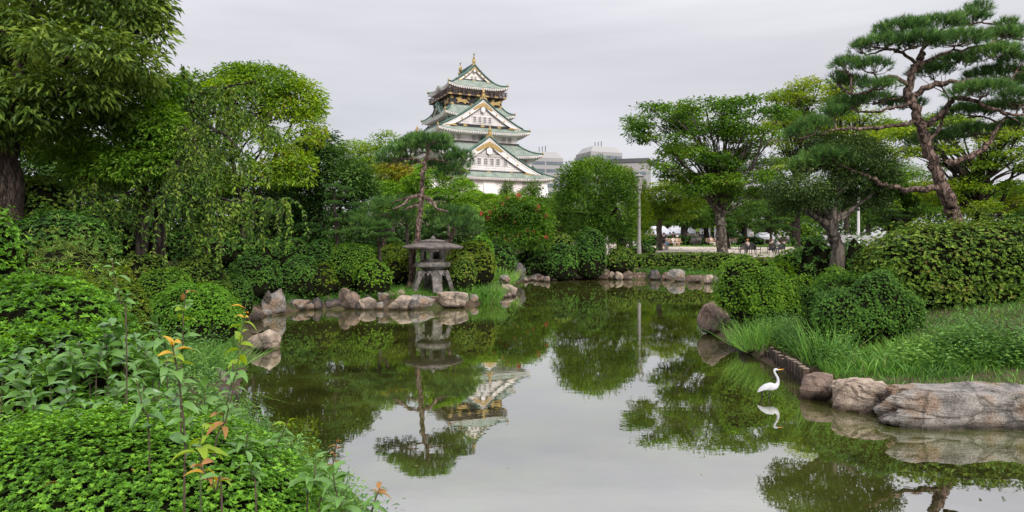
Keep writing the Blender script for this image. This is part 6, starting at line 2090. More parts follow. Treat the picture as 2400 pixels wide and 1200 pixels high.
px_s = S_E
body = lofted([ep(1775, 916), ep(1783, 910), ep(1795, 905), ep(1806, 904), ep(1815, 904), ep(1821, 900), ep(1823.5, 893), ep(1823, 885), ep(1819, 877), ep(1815.5, 871), ep(1815, 866), ep(1817.5, 864), ep(1821, 864), ep(1824.5, 864.5)],
              [0.6 * px_s, 4.2 * px_s, 7.6 * px_s, 9.2 * px_s, 7.6 * px_s, 5.0 * px_s, 3.4 * px_s, 2.8 * px_s, 2.5 * px_s, 2.3 * px_s, 2.5 * px_s, 2.8 * px_s, 2.3 * px_s, 1.2 * px_s], 14, [0.9, 0.9, .85, .8, .85, .9, 1, 1, 1, 1, .9, .85, .8, .8])
body.build('body', M['egret_white'], eg, smooth=True)
for sgn in (-1, 1):
    wg = lofted([ep(1774.5, 917, sgn * 0.012), ep(1785, 910, sgn * 0.034), ep(1797, 904, sgn * 0.042), ep(1809, 900, sgn * 0.036), ep(1813, 900, sgn * 0.026)], [0.4 * px_s, 3.2 * px_s, 5.4 * px_s, 4.6 * px_s, 1.0 * px_s], 10, [0.35] * 5)
    wg.build('wing', M['egret_white'], eg, smooth=True)
    MB().lathe([(0.003, -0.002), (0.0045, 0), (0.003, 0.002)], ep(1820.5, 863.4, sgn * 0.0135), 8).build('eye', M['leg_black'], eg, smooth=True)
bl = MB().tube([ep(1823, 864.8), ep(1829, 864.2), ep(1838.5, 862.6)], [1.5 * px_s, 1.0 * px_s, 0.15 * px_s], 8)
bl.build('bill', M['bill_yellow'], eg, smooth=True)
for pts in (([ep(1789, 914), ep(1785, 919), ep(1784.5, 923), ep(1787, 928), ep(1788, 938)]), ([ep(1805, 911), ep(1804, 917), ep(1803, 924), ep(1802, 931), ep(1802, 938)])):
    MB().tube(pts, [1.7 * px_s, 1.3 * px_s, 1.1 * px_s, 0.95 * px_s, 0.9 * px_s], 8).build('leg', M['leg_black'], eg, smooth=True)

# ================================================================== POLES AND LAMPS
plain('painted_grey', (0.27, 0.255, 0.245), (0.19, 0.18, 0.172), scale=3, rough=0.55)
plain('white_paint', (0.58, 0.57, 0.56), (0.50, 0.49, 0.48), scale=2, rough=0.6)
plain('lamp_glass', (0.38, 0.36, 0.33), (0.26, 0.25, 0.23), scale=2, rough=0.35)
plain('lamp_cap', (0.28, 0.27, 0.27), scale=2, rough=0.5)
plain('black_iron', (0.022, 0.022, 0.024), scale=3, rough=0.55)


def park_lamp(label, px, pyt, pyb, Y, shape=0):
    x = (px - 1200) / F * Y
    g = min(gz(x, Y), CAMH - (pyb - 570) / F * Y)
    top = CAMH - (pyt - 570) / F * Y
    t = thing('street_lamp', label, 'street lamp', (x, Y, g))
    h = top - g
    k = Y / F
    if shape == 0:
        MB().lathe([(5.2 * k, -0.3), (5.2 * k, 0.7), (4.4 * k, 0.78), (3.6 * k, h * 0.5), (3.0 * k, h - 50 * k)], n=14).build('pole', M['painted_grey'], t, auto=0.6)
        MB().lathe([(4.2 * k, h - 50 * k), (5.0 * k, h - 48 * k), (4.6 * k, h - 42 * k), (6.2 * k, h - 36 * k)], n=14).build('collar', M['painted_grey'], t, auto=0.6)
        MB().lathe([(5.4 * k, h - 37 * k), (8.6 * k, h - 9 * k)], n=12).build('lamp_shade', M['lamp_glass'], t, auto=0.3)
        for q in range(6):
            a = q * PI / 3
            MB().tube([(5.6 * k * math.cos(a), 5.6 * k * math.sin(a), h - 37 * k), (8.9 * k * math.cos(a), 8.9 * k * math.sin(a), h - 9 * k)], 0.45 * k, 6).build('rib', M['lamp_cap'], t)
        MB().lathe([(11.5 * k, h - 9 * k), (11.8 * k, h - 7.5 * k), (6.5 * k, h - 5 * k), (2 * k, h - 3 * k), (1.2 * k, h)], n=16).build('cap', M['lamp_cap'], t, auto=0.6)
    else:
        MB().lathe([(4.2 * k, -0.3), (4.2 * k, 0.5), (3.2 * k, 0.55), (2.8 * k, h - 22 * k)], n=12).build('pole', M['white_paint'], t, auto=0.6)
        MB().lathe([(3.4 * k, h - 60 * k), (3.4 * k, h - 56 * k)], n=12).build('band', M['black_iron'], t, auto=0.6)
        MB().lathe([(3.2 * k, h - 22 * k), (6.5 * k, h - 9 * k), (6.2 * k, h - 7 * k)], n=14).build('lamp_shade', M['lamp_glass'], t, auto=0.6)
        MB().lathe([(10.5 * k, h - 7 * k), (10.5 * k, h - 5.5 * k), (6 * k, h - 2 * k), (1 * k, h)], n=16).build('cap', M['white_paint'], t, auto=0.6)
    return t


park_lamp('tall grey park lamp with flat cap standing at the far bank hedge', 1498, 405, 594, 52)
park_lamp('white park lamp with disc cap behind the holly tree on the right', 2012, 434, 590, 30, 1)
park_lamp('white park lamp among the left trees with only its head showing', 541, 428, 560, 34, 1)
wp_ = wat(1287, 655)
t = thing('white_pole', 'slim white pole standing in the water before the far bank', 'pole', wp_)
MB().lathe([(0.05, -0.5), (0.05, 1.42)], n=10).build('shaft', M['white_paint'], t, auto=0.6)
MB().lathe([(0.056, 1.42), (0.056, 1.50), (0.03, 1.53)], n=10).build('cap', M['black_iron'], t, auto=0.6)
MB().lathe([(0.26, -0.02), (0.26, 0.03)], n=14).build('float_ring', M['rail_wood'], t, auto=0.6)

# ================================================================== TENTS, WALLS, SIGN
plain('tent_white', (0.60, 0.60, 0.63), (0.52, 0.52, 0.55), scale=0.6, rough=0.6)


def tent(label, px0, px1, pyt, pyb, Y, d, sub=1):
    x0, x1 = (px0 - 1200) / F * Y, (px1 - 1200) / F * Y
    zt, zb = CAMH - (pyt - 570) / F * Y, CAMH - (pyb - 570) / F * Y
    xc = (x0 + x1) / 2
    g = gz(xc, Y)
    t = thing('marquee_tent', label, 'tent', (xc, Y, g))
    w = (x1 - x0) / 2
    mb = MB()
    h0, h1 = zb - g, zt - g
    P = [(-w, -d / 2, h0), (w, -d / 2, h0), (w, d / 2, h0), (-w, d / 2, h0), (-w * 0.62, 0, h1), (w * 0.62, 0, h1)]
    mb.add(P, [(0, 1, 5, 4), (1, 2, 5), (2, 3, 4, 5), (3, 0, 4)])
    mb.build('canopy', M['tent_white'], t, fix=True)
    mb = MB()
    for sx_, sy_, a_, b_ in ((0, -1, 2 * w, .03), (0, 1, 2 * w, .03), (-1, 0, .03, d), (1, 0, .03, d)):
        mb.box((sx_ * w, sy_ * d / 2, h0 - 0.12), (a_ + .02, b_, 0.3))
    mb.build('valance', M['tent_white'], t)
    for sx_ in (-1, -0.33, 0.33, 1):
        for sy_ in (-1, 1):
            MB().tube([(sx_ * (w - .05), sy_ * (d / 2 - .05), 0), (sx_ * (w - .05), sy_ * (d / 2 - .05), h0)], 0.035, 6).build('tent_pole', M['painted_grey'], t)
    return t


tent('long white marquee tent behind the plaza hedge, its left half', 1517, 1566, 530, 549, 86, 5)
tent('long white marquee tent behind the plaza hedge, its right half', 1561, 1628, 529, 548, 85.5, 5)
tent('small white canopy behind the flat topped pine on the plaza', 1770, 1805, 545, 556, 82, 3)
x0 = (2060 - 1200) / F * 44
t = thing('white_wall', 'long white panel wall standing behind the big hedge at right', 'wall', (x0, 44, gz(x0, 44)))
for k in range(6):
    MB().box((-3.0 + k * 1.2, 0, 0.75), (1.19, 0.08, 1.75)).build('panel', M['white_paint'], t)
for k in range(7):
    MB().box((-3.6 + k * 1.2, 0.06, 0.8), (0.06, 0.08, 1.8)).build('post', M['painted_grey'], t)
for px, pyt, w_, lb in ((1652, 537, 18, 'grey booth behind the dark tree left of the speckled trunk'), (1684, 535, 12, 'white booth close left of the speckled trunk'), (1757, 539, 9, 'white panel booth right of the speckled trunk')):
    Yb = 88
    xb = (px - 1200) / F * Yb
    gb = gz(xb, Yb)
    hb = CAMH - (pyt - 570) / F * Yb - gb
    t = thing('booth', lb, 'booth', (xb, Yb, gb))
    ww = w_ / F * Yb
    MB().box((0, 0, hb / 2), (ww, 1.5, hb)).build('wall', M['tent_white'], t)
    MB().box((0, 0, hb + 0.05), (ww + 0.2, 1.7, 0.1)).build('roof', M['painted_grey'], t)
    MB().box((0, -0.76, hb * 0.55), (ww * 0.6, 0.04, hb * 0.4)).build('opening', M['lamp_cap'], t)
xs_ = (1987 - 1200) / F * 34
t = thing('notice_sign', 'small white notice board on a post left of the white lamp', 'sign', (xs_, 34, gz(xs_, 34)))
zt_ = CAMH - (548 - 570) / F * 34 - gz(xs_, 34)
MB().tube([(0, 0, -0.1), (0, 0, zt_ - 0.1)], 0.025, 8).build('post', M['painted_grey'], t)
MB().box((0, -0.03, zt_ - 0.08), (0.17, 0.02, 0.17)).build('board', M['white_paint'], t)

# ================================================================== PLAZA FURNITURE
plain('bench_wood', (0.42, 0.29, 0.19), (0.30, 0.20, 0.13), scale=3, rough=0.7, stretch=(1, 8, 8))
plain('concrete', (0.50, 0.47, 0.44), (0.38, 0.36, 0.33), scale=3, rough=0.9)


def plaza_pt(px, py):
    """point of the plaza floor seen at a pixel"""
    for Y in np.arange(50, 100, 0.25):
        g = float(np.interp(Y, ys, ground_z(np.full_like(ys, 30.0), ys)))
        if CAMH - (py - 570) / F * Y <= g:
            break
    return np.array([(px - 1200) / F * Y, Y, g])


def bench(label, px, py, w, rz, back=True):
    p_ = plaza_pt(px, py)
    t = thing('park_bench', label, 'bench', p_, rz)
    for k in range(3):
        MB().box((0, -0.17 + k * 0.15, 0.43), (w, 0.13, 0.05)).build('seat_slat', M['bench_wood'], t)
    if back:
        for k in range(3):
            MB().box((0, 0.24 + 0.02 * k, 0.57 + 0.14 * k), (w, 0.04, 0.12)).build('back_slat', M['bench_wood'], t)
    for s in (-1, 1):
        MB().box((s * (w / 2 - 0.25), -0.02, 0.2), (0.08 if back else 0.3, 0.4, 0.41)).build('leg', M['black_iron'] if back else M['concrete'], t)
        if back:
            MB().box((s * (w / 2 - 0.25), 0.22, 0.62), (0.06, 0.05, 0.44)).build('back_post', M['black_iron'], t)
    return t


bench('wooden bench with slatted back right of the speckled trunk', 1726, 575, 1.7, 0.08)
bench('wooden bench under the seated couple in pale clothes', 1672, 577, 1.6, 0.1)
bench('wooden bench under the two people in black', 1768, 573, 1.6, -0.15)
bench('dark bench under the pair by the hedge', 1580, 578, 1.7, 0.1)
bench('flat wooden bench plank on concrete feet at the left of the plaza', 1543, 586, 2.0, -0.05, False)
bench('flat wooden bench left of the lamp post', 1450, 588, 2.2, 0.0, False)
bench('flat wooden bench right of the lamp post', 1512, 588, 1.2, 0.0, False)
bench('low plank bench at the right of the plaza near the grass', 1848, 574, 1.8, 0.0, False)
p_ = plaza_pt(1608, 573)
t = tag(MB().box((0, 0, 0.3), (0.55, 0.5, 0.7), taper=0.94).build('concrete_block', M['concrete'], None, p_), 'pale square concrete block left of the plaza boulder', 'block')
rock('dark grey boulder standing on the plaza behind the benches', 1614, 1648, 556, 574, 'rock_dark', Y=76, depth=0.8, cuts=10, p=2.4, zsink=0.1)


def iron_chair(label, px, py, rz):
    p_ = plaza_pt(px, py)
    t = thing('iron_chair', label, 'chair', p_, rz)
    MB().box((0, 0, 0.42), (0.52, 0.5, 0.04)).build('seat', M['black_iron'], t)
    bk = MB()
    bk.tube([(-0.26, 0.24, 0.42), (-0.27, 0.28, 0.72), (-0.16, 0.3, 0.86), (0, 0.3, 0.9), (0.16, 0.3, 0.86), (0.27, 0.28, 0.72), (0.26, 0.24, 0.42)], 0.035, 6)
    for q in np.linspace(-0.19, 0.19, 6):
        bk.box((q, 0.27, 0.63), (0.045, 0.03, 0.42))
    for z_ in (0.5, 0.6, 0.7, 0.8):
        bk.box((0, 0.272, z_), (0.46, 0.025, 0.045))
    bk.build('backrest', M['black_iron'], t)
    for s in (-1, 1):
        MB().tube([(s * 0.25, 0.24, 0.64), (s * 0.27, 0, 0.66), (s * 0.26, -0.24, 0.62), (s * 0.25, -0.22, 0.42)], 0.03, 6).build('armrest', M['black_iron'], t)
        for q in (-1, 1):
            MB().tube([(s * 0.23, q * 0.22, 0.42), (s * 0.26, q * 0.25, 0)], 0.025, 6).build('leg', M['black_iron'], t)
    return t


iron_chair('black cast iron chair at the left of the pair seen from behind', 1741, 597, PI)
iron_chair('black cast iron chair right beside the orange haired sitter', 1759, 597, PI + 0.2)
iron_chair('empty black cast iron armchair turned sideways at the hedge', 1772, 597, PI / 2 + .4)
iron_chair('black cast iron chair of the dark haired sitter by the right azalea', 1808, 596, PI - .1)
iron_chair('black cast iron chair of the grey hooded sitter by the right azalea', 1829, 596, PI + .1)
# low hoop fence round the foot of the spreading tree
for k, px in enumerate((1640, 1653, 1668, 1712, 1728, 1742)):
    p_ = plaza_pt(px, 594)
    a = np.linspace(0, PI, 10)
    tag(MB().tube([(0.3 * math.cos(q), 0, 0.42 * math.sin(q) - 0.05) for q in a], 0.014, 6).build('hoop_rail', M['black_iron'], None, p_, smooth=True), ORD[k] + ' thin iron hoop of the low border at the foot of the plaza tree', 'border hoop', 'iron hoops round the foot of the plaza tree')

# ================================================================== PEOPLE
plain('skin', (0.52, 0.33, 0.25), (0.46, 0.28, 0.21), scale=3, rough=0.6)
CLOTH = {}


def cloth(c):
    if c not in CLOTH:
        CLOTH[c] = plain('cloth_%d' % len(CLOTH), c, tuple(v * 0.8 for v in c), scale=5, rough=0.85)
    return CLOTH[c]


def skin_mesh(name, verts, edges, rad, mat, levels=1):
    me = bpy.data.meshes.new(name)
    me.from_pydata([tuple(map(float, v)) for v in verts], edges, [])
    o = bpy.data.objects.new(name, me)
    COL.objects.link(o)
    o.modifiers.new('skin', 'SKIN').use_smooth_shade = True
    for v, r_ in zip(me.skin_vertices[0].data, rad):
        v.radius = r_ if isinstance(r_, tuple) else (r_, r_)
    me.skin_vertices[0].data[0].use_root = True
    sb = o.modifiers.new('sub', 'SUBSURF')
    sb.levels = sb.render_levels = levels
    dg = bpy.context.evaluated_depsgraph_get()
    m2 = bpy.data.meshes.new_from_object(o.evaluated_get(dg))
    bpy.data.objects.remove(o)
    m2.materials.clear()
    m2.materials.append(mat)
    m2.name = name
    return m2


def person(label, loc, rz, pose, top, legs, hair, h=1.65, lean=0.0, hat=None, arm='down', shorts=False):
    """a figure facing -y before rotation; pose stand / walk / sit / bend"""
    k = h / 1.7
    sit = pose == 'sit'
    hz = 0.50 if sit else 0.92
    t = thing('person', label, 'person', loc, rz)
    ly = -lean
    J = {'pel': (0, 0, hz), 'waist': (0, ly * 0.3, hz + 0.17), 'chest': (0, ly * 0.8, hz + 0.38), 'neck': (0, ly * 1.1 - 0.01, hz + 0.52), 'head0': (0, ly * 1.25 - 0.02, hz + 0.60), 'head': (0, ly * 1.35 - 0.03, hz + 0.69), 'crown': (0, ly * 1.4 - 0.02, hz + 0.77)}
    for s, q in ((-1, 'l'), (1, 'r')):
        J['sh' + q] = (s * 0.17, ly * 1.0, hz + 0.47)
        if arm == 'lap' or sit:
            J['el' + q] = (s * 0.22, ly - 0.08, hz + 0.24)
            J['wr' + q] = (s * 0.12, ly - 0.30, hz + 0.18)
            J['ha' + q] = (s * 0.08, ly - 0.37, hz + 0.17)
        elif arm == 'out' and s < 0:
            J['el' + q] = (s * 0.34, ly - 0.02, hz + 0.28)
            J['wr' + q] = (s * 0.46, ly - 0.1, hz + 0.08)
            J['ha' + q] = (s * 0.50, ly - 0.12, hz + 0.0)
        else:
            J['el' + q] = (s * 0.24, ly + 0.02, hz + 0.22)
            J['wr' + q] = (s * 0.24, ly - 0.06, hz + 0.0)
            J['ha' + q] = (s * 0.235, ly - 0.09, hz - 0.08)
        st = 0.16 * s if pose == 'walk' else 0.0
        J['hip' + q] = (s * 0.09, 0, hz - 0.04)
        if sit:
            J['kn' + q] = (s * 0.11, -0.42, hz - 0.02)
            J['an' + q] = (s * 0.11, -0.46, 0.09)
            J['to' + q] = (s * 0.12, -0.62, 0.04)
        else:
            J['kn' + q] = (s * 0.10, -st * 0.6 - 0.02, 0.49)
            J['an' + q] = (s * 0.10, -st + (0.06 if st < 0 else 0.0), 0.09)
            J['to' + q] = (s * 0.12, -st - 0.14, 0.04)
    names = list(J)
    ix = {n_: i for i, n_ in enumerate(names)}
    E_ = [('pel', 'waist'), ('waist', 'chest'), ('chest', 'neck'), ('neck', 'head0'), ('head0', 'head'), ('head', 'crown')]
    for q in 'lr':
        E_ += [('chest', 'sh' + q), ('sh' + q, 'el' + q), ('el' + q, 'wr' + q), ('wr' + q, 'ha' + q), ('pel', 'hip' + q), ('hip' + q, 'kn' + q), ('kn' + q, 'an' + q), ('an' + q, 'to' + q)]
    rad = {'pel': (.13, .1), 'waist': (.115, .085), 'chest': (.14, .1), 'neck': .05, 'head0': .065, 'head': .095, 'crown': .06, 'sh': .06, 'el': .042, 'wr': .03, 'ha': .035, 'hip': .085, 'kn': .058, 'an': .04, 'to': .035}

    def rr(n_, f=1.0):
        v = rad.get(n_, rad.get(n_[:-1]))
        return tuple(x * k * f for x in v) if isinstance(v, tuple) else v * k * f
    V = [np.array(J[n_]) * k for n_ in names]
    link('body', skin_mesh('body', V, [(ix[a], ix[b_]) for a, b_ in E_], [rr(n_) for n_ in names], M['skin']), t)
    tn = ['pel', 'waist', 'chest', 'shl', 'ell', 'shr', 'elr']
    te = [(0, 1), (1, 2), (2, 3), (3, 4), (2, 5), (5, 6)]
    link('shirt', skin_mesh('shirt', [np.array(J[n_]) * k for n_ in tn], te, [rr(n_, 1.22) for n_ in tn], cloth(top)), t)
    ln = ['pel', 'hipl', 'knl', 'hipr', 'knr'] if shorts else ['pel', 'hipl', 'knl', 'anl', 'hipr', 'knr', 'anr']
    le = [(0, 1), (1, 2), (0, 3), (3, 4)] if shorts else [(0, 1), (1, 2), (2, 3), (0, 4), (4, 5), (5, 6)]
    link('trousers', skin_mesh('trousers', [np.array(J[n_]) * k + np.array([0, 0, 0.005]) for n_ in ln], le, [rr(n_, 1.2) for n_ in ln], cloth(legs)), t)
    hd = np.array(J['head']) * k
    mb = MB()
    mb.lathe([(0.02, -0.07), (0.088, -0.06), (0.112, 0.0), (0.108, 0.06), (0.075, 0.105), (0.01, 0.125)], (hd[0], hd[1] + 0.028, hd[2] + 0.02), 12)
    mb.build('hair', cloth(hair), t, smooth=True)
    for s in (-1, 1):
        MB().lathe([(0.002, -0.012), (0.012, 0), (0.002, 0.012)], (hd[0] + s * 0.035, hd[1] - 0.088 * k, hd[2] + 0.0), 6).build('eye', M['leg_black'], t)
    MB().box((hd[0], hd[1] - 0.1 * k, hd[2] - 0.025), (0.024, 0.03, 0.04)).build('nose', M['skin'], t)
    if hat:
        mb = MB()
        mb.lathe([(0.2, 0.07), (0.2, 0.085), (0.12, 0.095), (0.115, 0.17), (0.05, 0.2)], (hd[0], hd[1] + 0.01, hd[2] - 0.01), 14)
        mb.build('hat', cloth(hat), t, smooth=True)
    return t


WHT, BEI, BLK, NAV, GRY, YEL, PNK, BLU, BRN = (0.72, 0.71, 0.70), (0.60, 0.48, 0.38), (0.02, 0.02, 0.022), (0.02, 0.03, 0.06), (0.36, 0.37, 0.40), (0.72, 0.50, 0.06), (0.6, 0.35, 0.33), (0.10, 0.17, 0.32), (0.10, 0.06, 0.04)
HB, HO = (0.025, 0.018, 0.015), (0.34, 0.16, 0.07)
person('standing person in pale grey shirt with one arm held out, left of plaza', plaza_pt(1545, 582), 0.5, 'walk', (0.55, 0.56, 0.54), (0.42, 0.40, 0.36), HB, 1.5, 0.08, WHT, 'out')
person('standing man in navy shirt and dark shorts beside the person in pale grey', plaza_pt(1556, 582), -0.6, 'stand', NAV, BLK, HB, 1.55, 0.0, shorts=True)
person('seated person in blue jeans right of the man in navy', plaza_pt(1564, 579), -0.9, 'sit', (0.10, 0.10, 0.12), BLU, HB, 1.5, 0.05)
person('seated person in white top on the dark bench by the hedge', plaza_pt(1577, 578), 0.3, 'sit', WHT, (0.5, 0.42, 0.36), HB, 1.5, 0.05)
person('seated person in beige with sun hat on the dark bench by the hedge', plaza_pt(1585, 578), 0.5, 'sit', BEI, BEI, HB, 1.5, 0.1, (0.7, 0.64, 0.55), shorts=True)
person('seated person in cream clothes leaning back left of the speckled trunk', plaza_pt(1667, 578), 0.7, 'sit', (0.66, 0.56, 0.48), (0.62, 0.54, 0.46), HB, 1.6, -0.02)
person('seated person in white next to the one in cream', plaza_pt(1679, 577), 0.3, 'sit', WHT, PNK, HB, 1.5, 0.08, shorts=True)
person('person in pink top half hidden by the speckled trunk', plaza_pt(1707, 577), 0.0, 'sit', (0.62, 0.42, 0.36), (0.4, 0.35, 0.3), BRN, 1.55)
person('seated person in black with arm raised to the companion, left of the two in black', plaza_pt(1762, 573), 0.2, 'sit', BLK, BLK, HB, 1.6, 0.12, shorts=True)
person('seated person in black leaning forward, right of the two in black', plaza_pt(1771, 573), 0.0, 'sit', BLK, (0.05, 0.05, 0.055), HB, 1.6, 0.18, shorts=True)
person('orange haired person in grey sitting in an iron chair seen from behind', plaza_pt(1753, 594), PI, 'sit', (0.22, 0.20, 0.22), BLK, HO, 1.6, 0.1)
person('dark haired person in black turned sideways in an iron chair by the azalea', plaza_pt(1808, 594), PI - 0.8, 'sit', (0.03, 0.035, 0.045), BLK, (0.12, 0.06, 0.04), 1.6, 0.02)
person('person in grey hooded top bent forward in an iron chair by the azalea', plaza_pt(1831, 594), PI + 0.4, 'sit', (0.33, 0.36, 0.42), (0.2, 0.22, 0.28), (0.33, 0.36, 0.42), 1.55, 0.35)
person('seated person in yellow shirt behind the flat topped pine', plaza_pt(1797, 573), 0.3, 'sit', YEL, BRN, BRN, 1.55, 0.05)
person('standing person in yellow shirt behind the flat topped pine', plaza_pt(1805, 572), 0.1, 'stand', YEL, BLK, HB, 1.5)
person('standing person in white shirt right of the flat topped pine', plaza_pt(1827, 571.6), 2.6, 'stand', WHT, BLK, HB, 1.6, arm='out')
person('person in white shirt near the planter at the right of the plaza', plaza_pt(1847, 571.5), 0.3, 'stand', WHT, (0.2, 0.2, 0.24), HB, 1.5)
person('person walking in white by the stone wall under the round tree', np.array([(1424 - 1200) / F * 70, 70, gz((1424 - 1200) / F * 70, 70)]), 0.4, 'walk', WHT, WHT, HB, 1.5)
crowd = ((1524, WHT, 'white shirt at the left end'), (1532, BRN, 'brown top second from the left'), (1548, PNK, 'pink top behind the first tree trunk'), (1570, WHT, 'white top between the two trunks'), (1578, BRN, 'dark red top under the tent'), (1602, WHT, 'white cap before the right half'),
         (1612, BEI, 'beige top before the right half'), (1633, WHT, 'white shirt at the right end'), (1638, BLK, 'black shirt at the right end'), (1646, BLU, 'blue shirt right of the tent'), (1652, BEI, 'beige shirt right of the tent'), (1734, (0.1, 0.4, 0.42), 'teal top near the booths'), (1778, PNK, 'pink top by the small canopy'))
for px, c, lb in crowd:
    Yp = 82 if px < 1660 else 84
    x = (px - 1200) / F * Yp
    person('visitor standing behind the plaza hedge, ' + lb, (x, Yp, gz(x, Yp)), rng.uniform(-1, 1), 'stand', c, BLK, HB, 1.58 + rng.uniform(-.08, .08))
# little brown planter of upright boards at the right of the plaza
p_ = plaza_pt(1836, 572)
t = thing('wooden_planter', 'brown wooden planter box of upright boards at the right of the plaza', 'planter', p_)
for k in range(8):
    MB().box((-0.7 + k * 0.2, 0, 0.4), (0.185, 0.06, 0.8)).build('board', M['rail_wood'], t)
MB().box((0, 0.35, 0.35), (1.55, 0.62, 0.7)).build('soil_box', M['rail_wood'], t)

# small leaves and seeds floating on the pond
k = 260
P = np.stack([rng.uniform(-6, 9, k * 4), rng.uniform(7, 30, k * 4), np.full(k * 4, 0.004)], -1)
dd_ = pond_dist(P[:, 0], P[:, 1])
P = P[(dd_ < -0.25) & (rng.random(len(P)) < np.clip(0.9 - np.abs(dd_) * 0.28, 0.06, 1))][:k]
D = rand_dirs(len(P)) * np.array([1, 1, 0.02])
plain('floating_leaf', (0.26, 0.24, 0.08), (0.16, 0.10, 0.04), scale=3, rough=0.5)
lv = Leaves().leaves(P, D, np.array([0, 0, 1.0]) + 0 * P, rng.uniform(0.02, 0.055, len(P)), rng.uniform(0.012, 0.03, len(P)), 0.5, fold=0.02, droop=0.0)
tag(link('floating_leaves', lv.mesh('floating_leaves', M['floating_leaf'])), kind='stuff')
# ================================================================== FOREGROUND SEEDLINGS WITH SINGLE LEAVES


def leaf_object_mesh(name, mat, L_=0.1, W_=0.036, arch=0.25, fold=0.22, wav=0.0):
    """one leaf: pointed oval with raised halves along the midrib and a drooping tip"""
    n_ = 7
    V, Q = [], []
    for i in range(n_):
        t_ = i / (n_ - 1)
        w = W_ * 0.5 * math.sin(PI * t_ ** 0.85) ** 0.8 + 0.0006
        x = L_ * t_
        z = L_ * (0.12 * math.sin(PI * t_) - arch * t_ * t_)
        z2 = z + w * fold * 2 + wav * math.sin(t_ * 9) * W_
        V += [(x, -w, z2), (x, 0, z), (x, w, z2)]
    for i in range(n_ - 1):
        for j in range(2):
            Q.append((i * 3 + j, i * 3 + j + 1, i * 3 + 4 + j, i * 3 + 3 + j))
    return np_mesh(name, np.array(V), [np.array(Q)], mat, np.full(len(V), 0.5), smooth=True)


leaf_mat('seedling_leaf', (0.035, 0.095, 0.036), (0.072, 0.170, 0.060), (0.13, 0.25, 0.10), transl=0.3, nscale=3, rough=0.45, spec=0.5)
leaf_mat('seedling_leaf_dark', (0.024, 0.072, 0.028), (0.046, 0.120, 0.044), (0.08, 0.18, 0.07), transl=0.22, nscale=3, rough=0.35, spec=0.55)
leaf_mat('seedling_leaf_lime', (0.09, 0.17, 0.02), (0.14, 0.23, 0.03), (0.20, 0.27, 0.05), transl=0.45, nscale=4, rough=0.45)
leaf_mat('seedling_leaf_gold', (0.26, 0.20, 0.03), (0.33, 0.22, 0.05), (0.36, 0.20, 0.07), transl=0.4, nscale=5, rough=0.5)
leaf_mat('seedling_leaf_red', (0.14, 0.075, 0.04), (0.20, 0.115, 0.07), (0.26, 0.17, 0.11), transl=0.3, nscale=5, rough=0.5)
plain('stem_green', (0.09, 0.13, 0.04), (0.06, 0.08, 0.03), scale=10, rough=0.6)
LM = {}
for nm, mt in (('g', 'seedling_leaf'), ('d', 'seedling_leaf_dark'), ('l', 'seedling_leaf_lime'), ('o', 'seedling_leaf_gold'), ('r', 'seedling_leaf_red')):
    LM[nm] = [leaf_object_mesh('leaf', M[mt], 0.1, 0.036, a_, 0.2, w_) for a_, w_ in ((0.2, 0.0), (0.45, 0.03), (0.05, -0.03))]
    LM[nm + 'w'] = [leaf_object_mesh('leaf', M[mt], 0.1, 0.05, a_, 0.18, w_) for a_, w_ in ((0.2, 0.0), (0.4, 0.03))]


def seedling(label, path, colors, leaf_px, n_leaf, Y, wide=False, group=None, t0=0.1, spiral=2.4, stem='stem_brown', r=0.0035, up=0.35, cat='seedling', name='seedling', plant_to_ground=True, jitY=0.0):
    """path: pixels from foot to tip; colors: leaf keys from foot to tip"""
    pts = [at(px, py, Y + rng.uniform(-jitY, jitY)) for px, py in path]
    b_ = pts[0]
    if plant_to_ground:
        g = gz(b_[0], b_[1])
        if b_[2] > g:
            pts = [np.array([b_[0], b_[1], g - 0.02])] + pts
    base = pts[0]
    P = smooth_line(pts, 6)
    t = thing(name, label, cat, base, 0, group)
    rad = np.linspace(r * 1.3, r * 0.6, len(P))
    V, Q = tube_arrays(P - base, rad, 6)
    link('stem', np_mesh('stem', V, [Q], M[stem], smooth=True), t)
    vis = pts[1] if plant_to_ground and len(pts) > len(path) else pts[0]
    i0 = int(np.argmin(np.linalg.norm(P - vis, axis=1)))
    az = rng.uniform(0, 6.28)
    for i in range(n_leaf):
        f = t0 + (1 - t0) * (i + 0.5) / n_leaf
        q = P[i0 + min(len(P) - 1 - i0, int(f * (len(P) - 1 - i0)))]
        key = colors[min(len(colors) - 1, int(f * len(colors)))]
        L_ = leaf_px / F * Y * rng.uniform(0.7, 1.2) * (1.0 if f < 0.75 else 0.75)
        az += spiral + rng.normal(0, 0.3)
        el = up + rng.normal(0, 0.25) + (0.35 if f > 0.92 else 0)
        o = link('leaf', R.choice(LM[key + ('w' if wide else '')]), t, q - base)
        s = L_ / 0.1
        o.scale = (s, s * rng.uniform(0.85, 1.15), s)
        o.rotation_euler = (rng.normal(0, 0.35), -el, az)
    return t


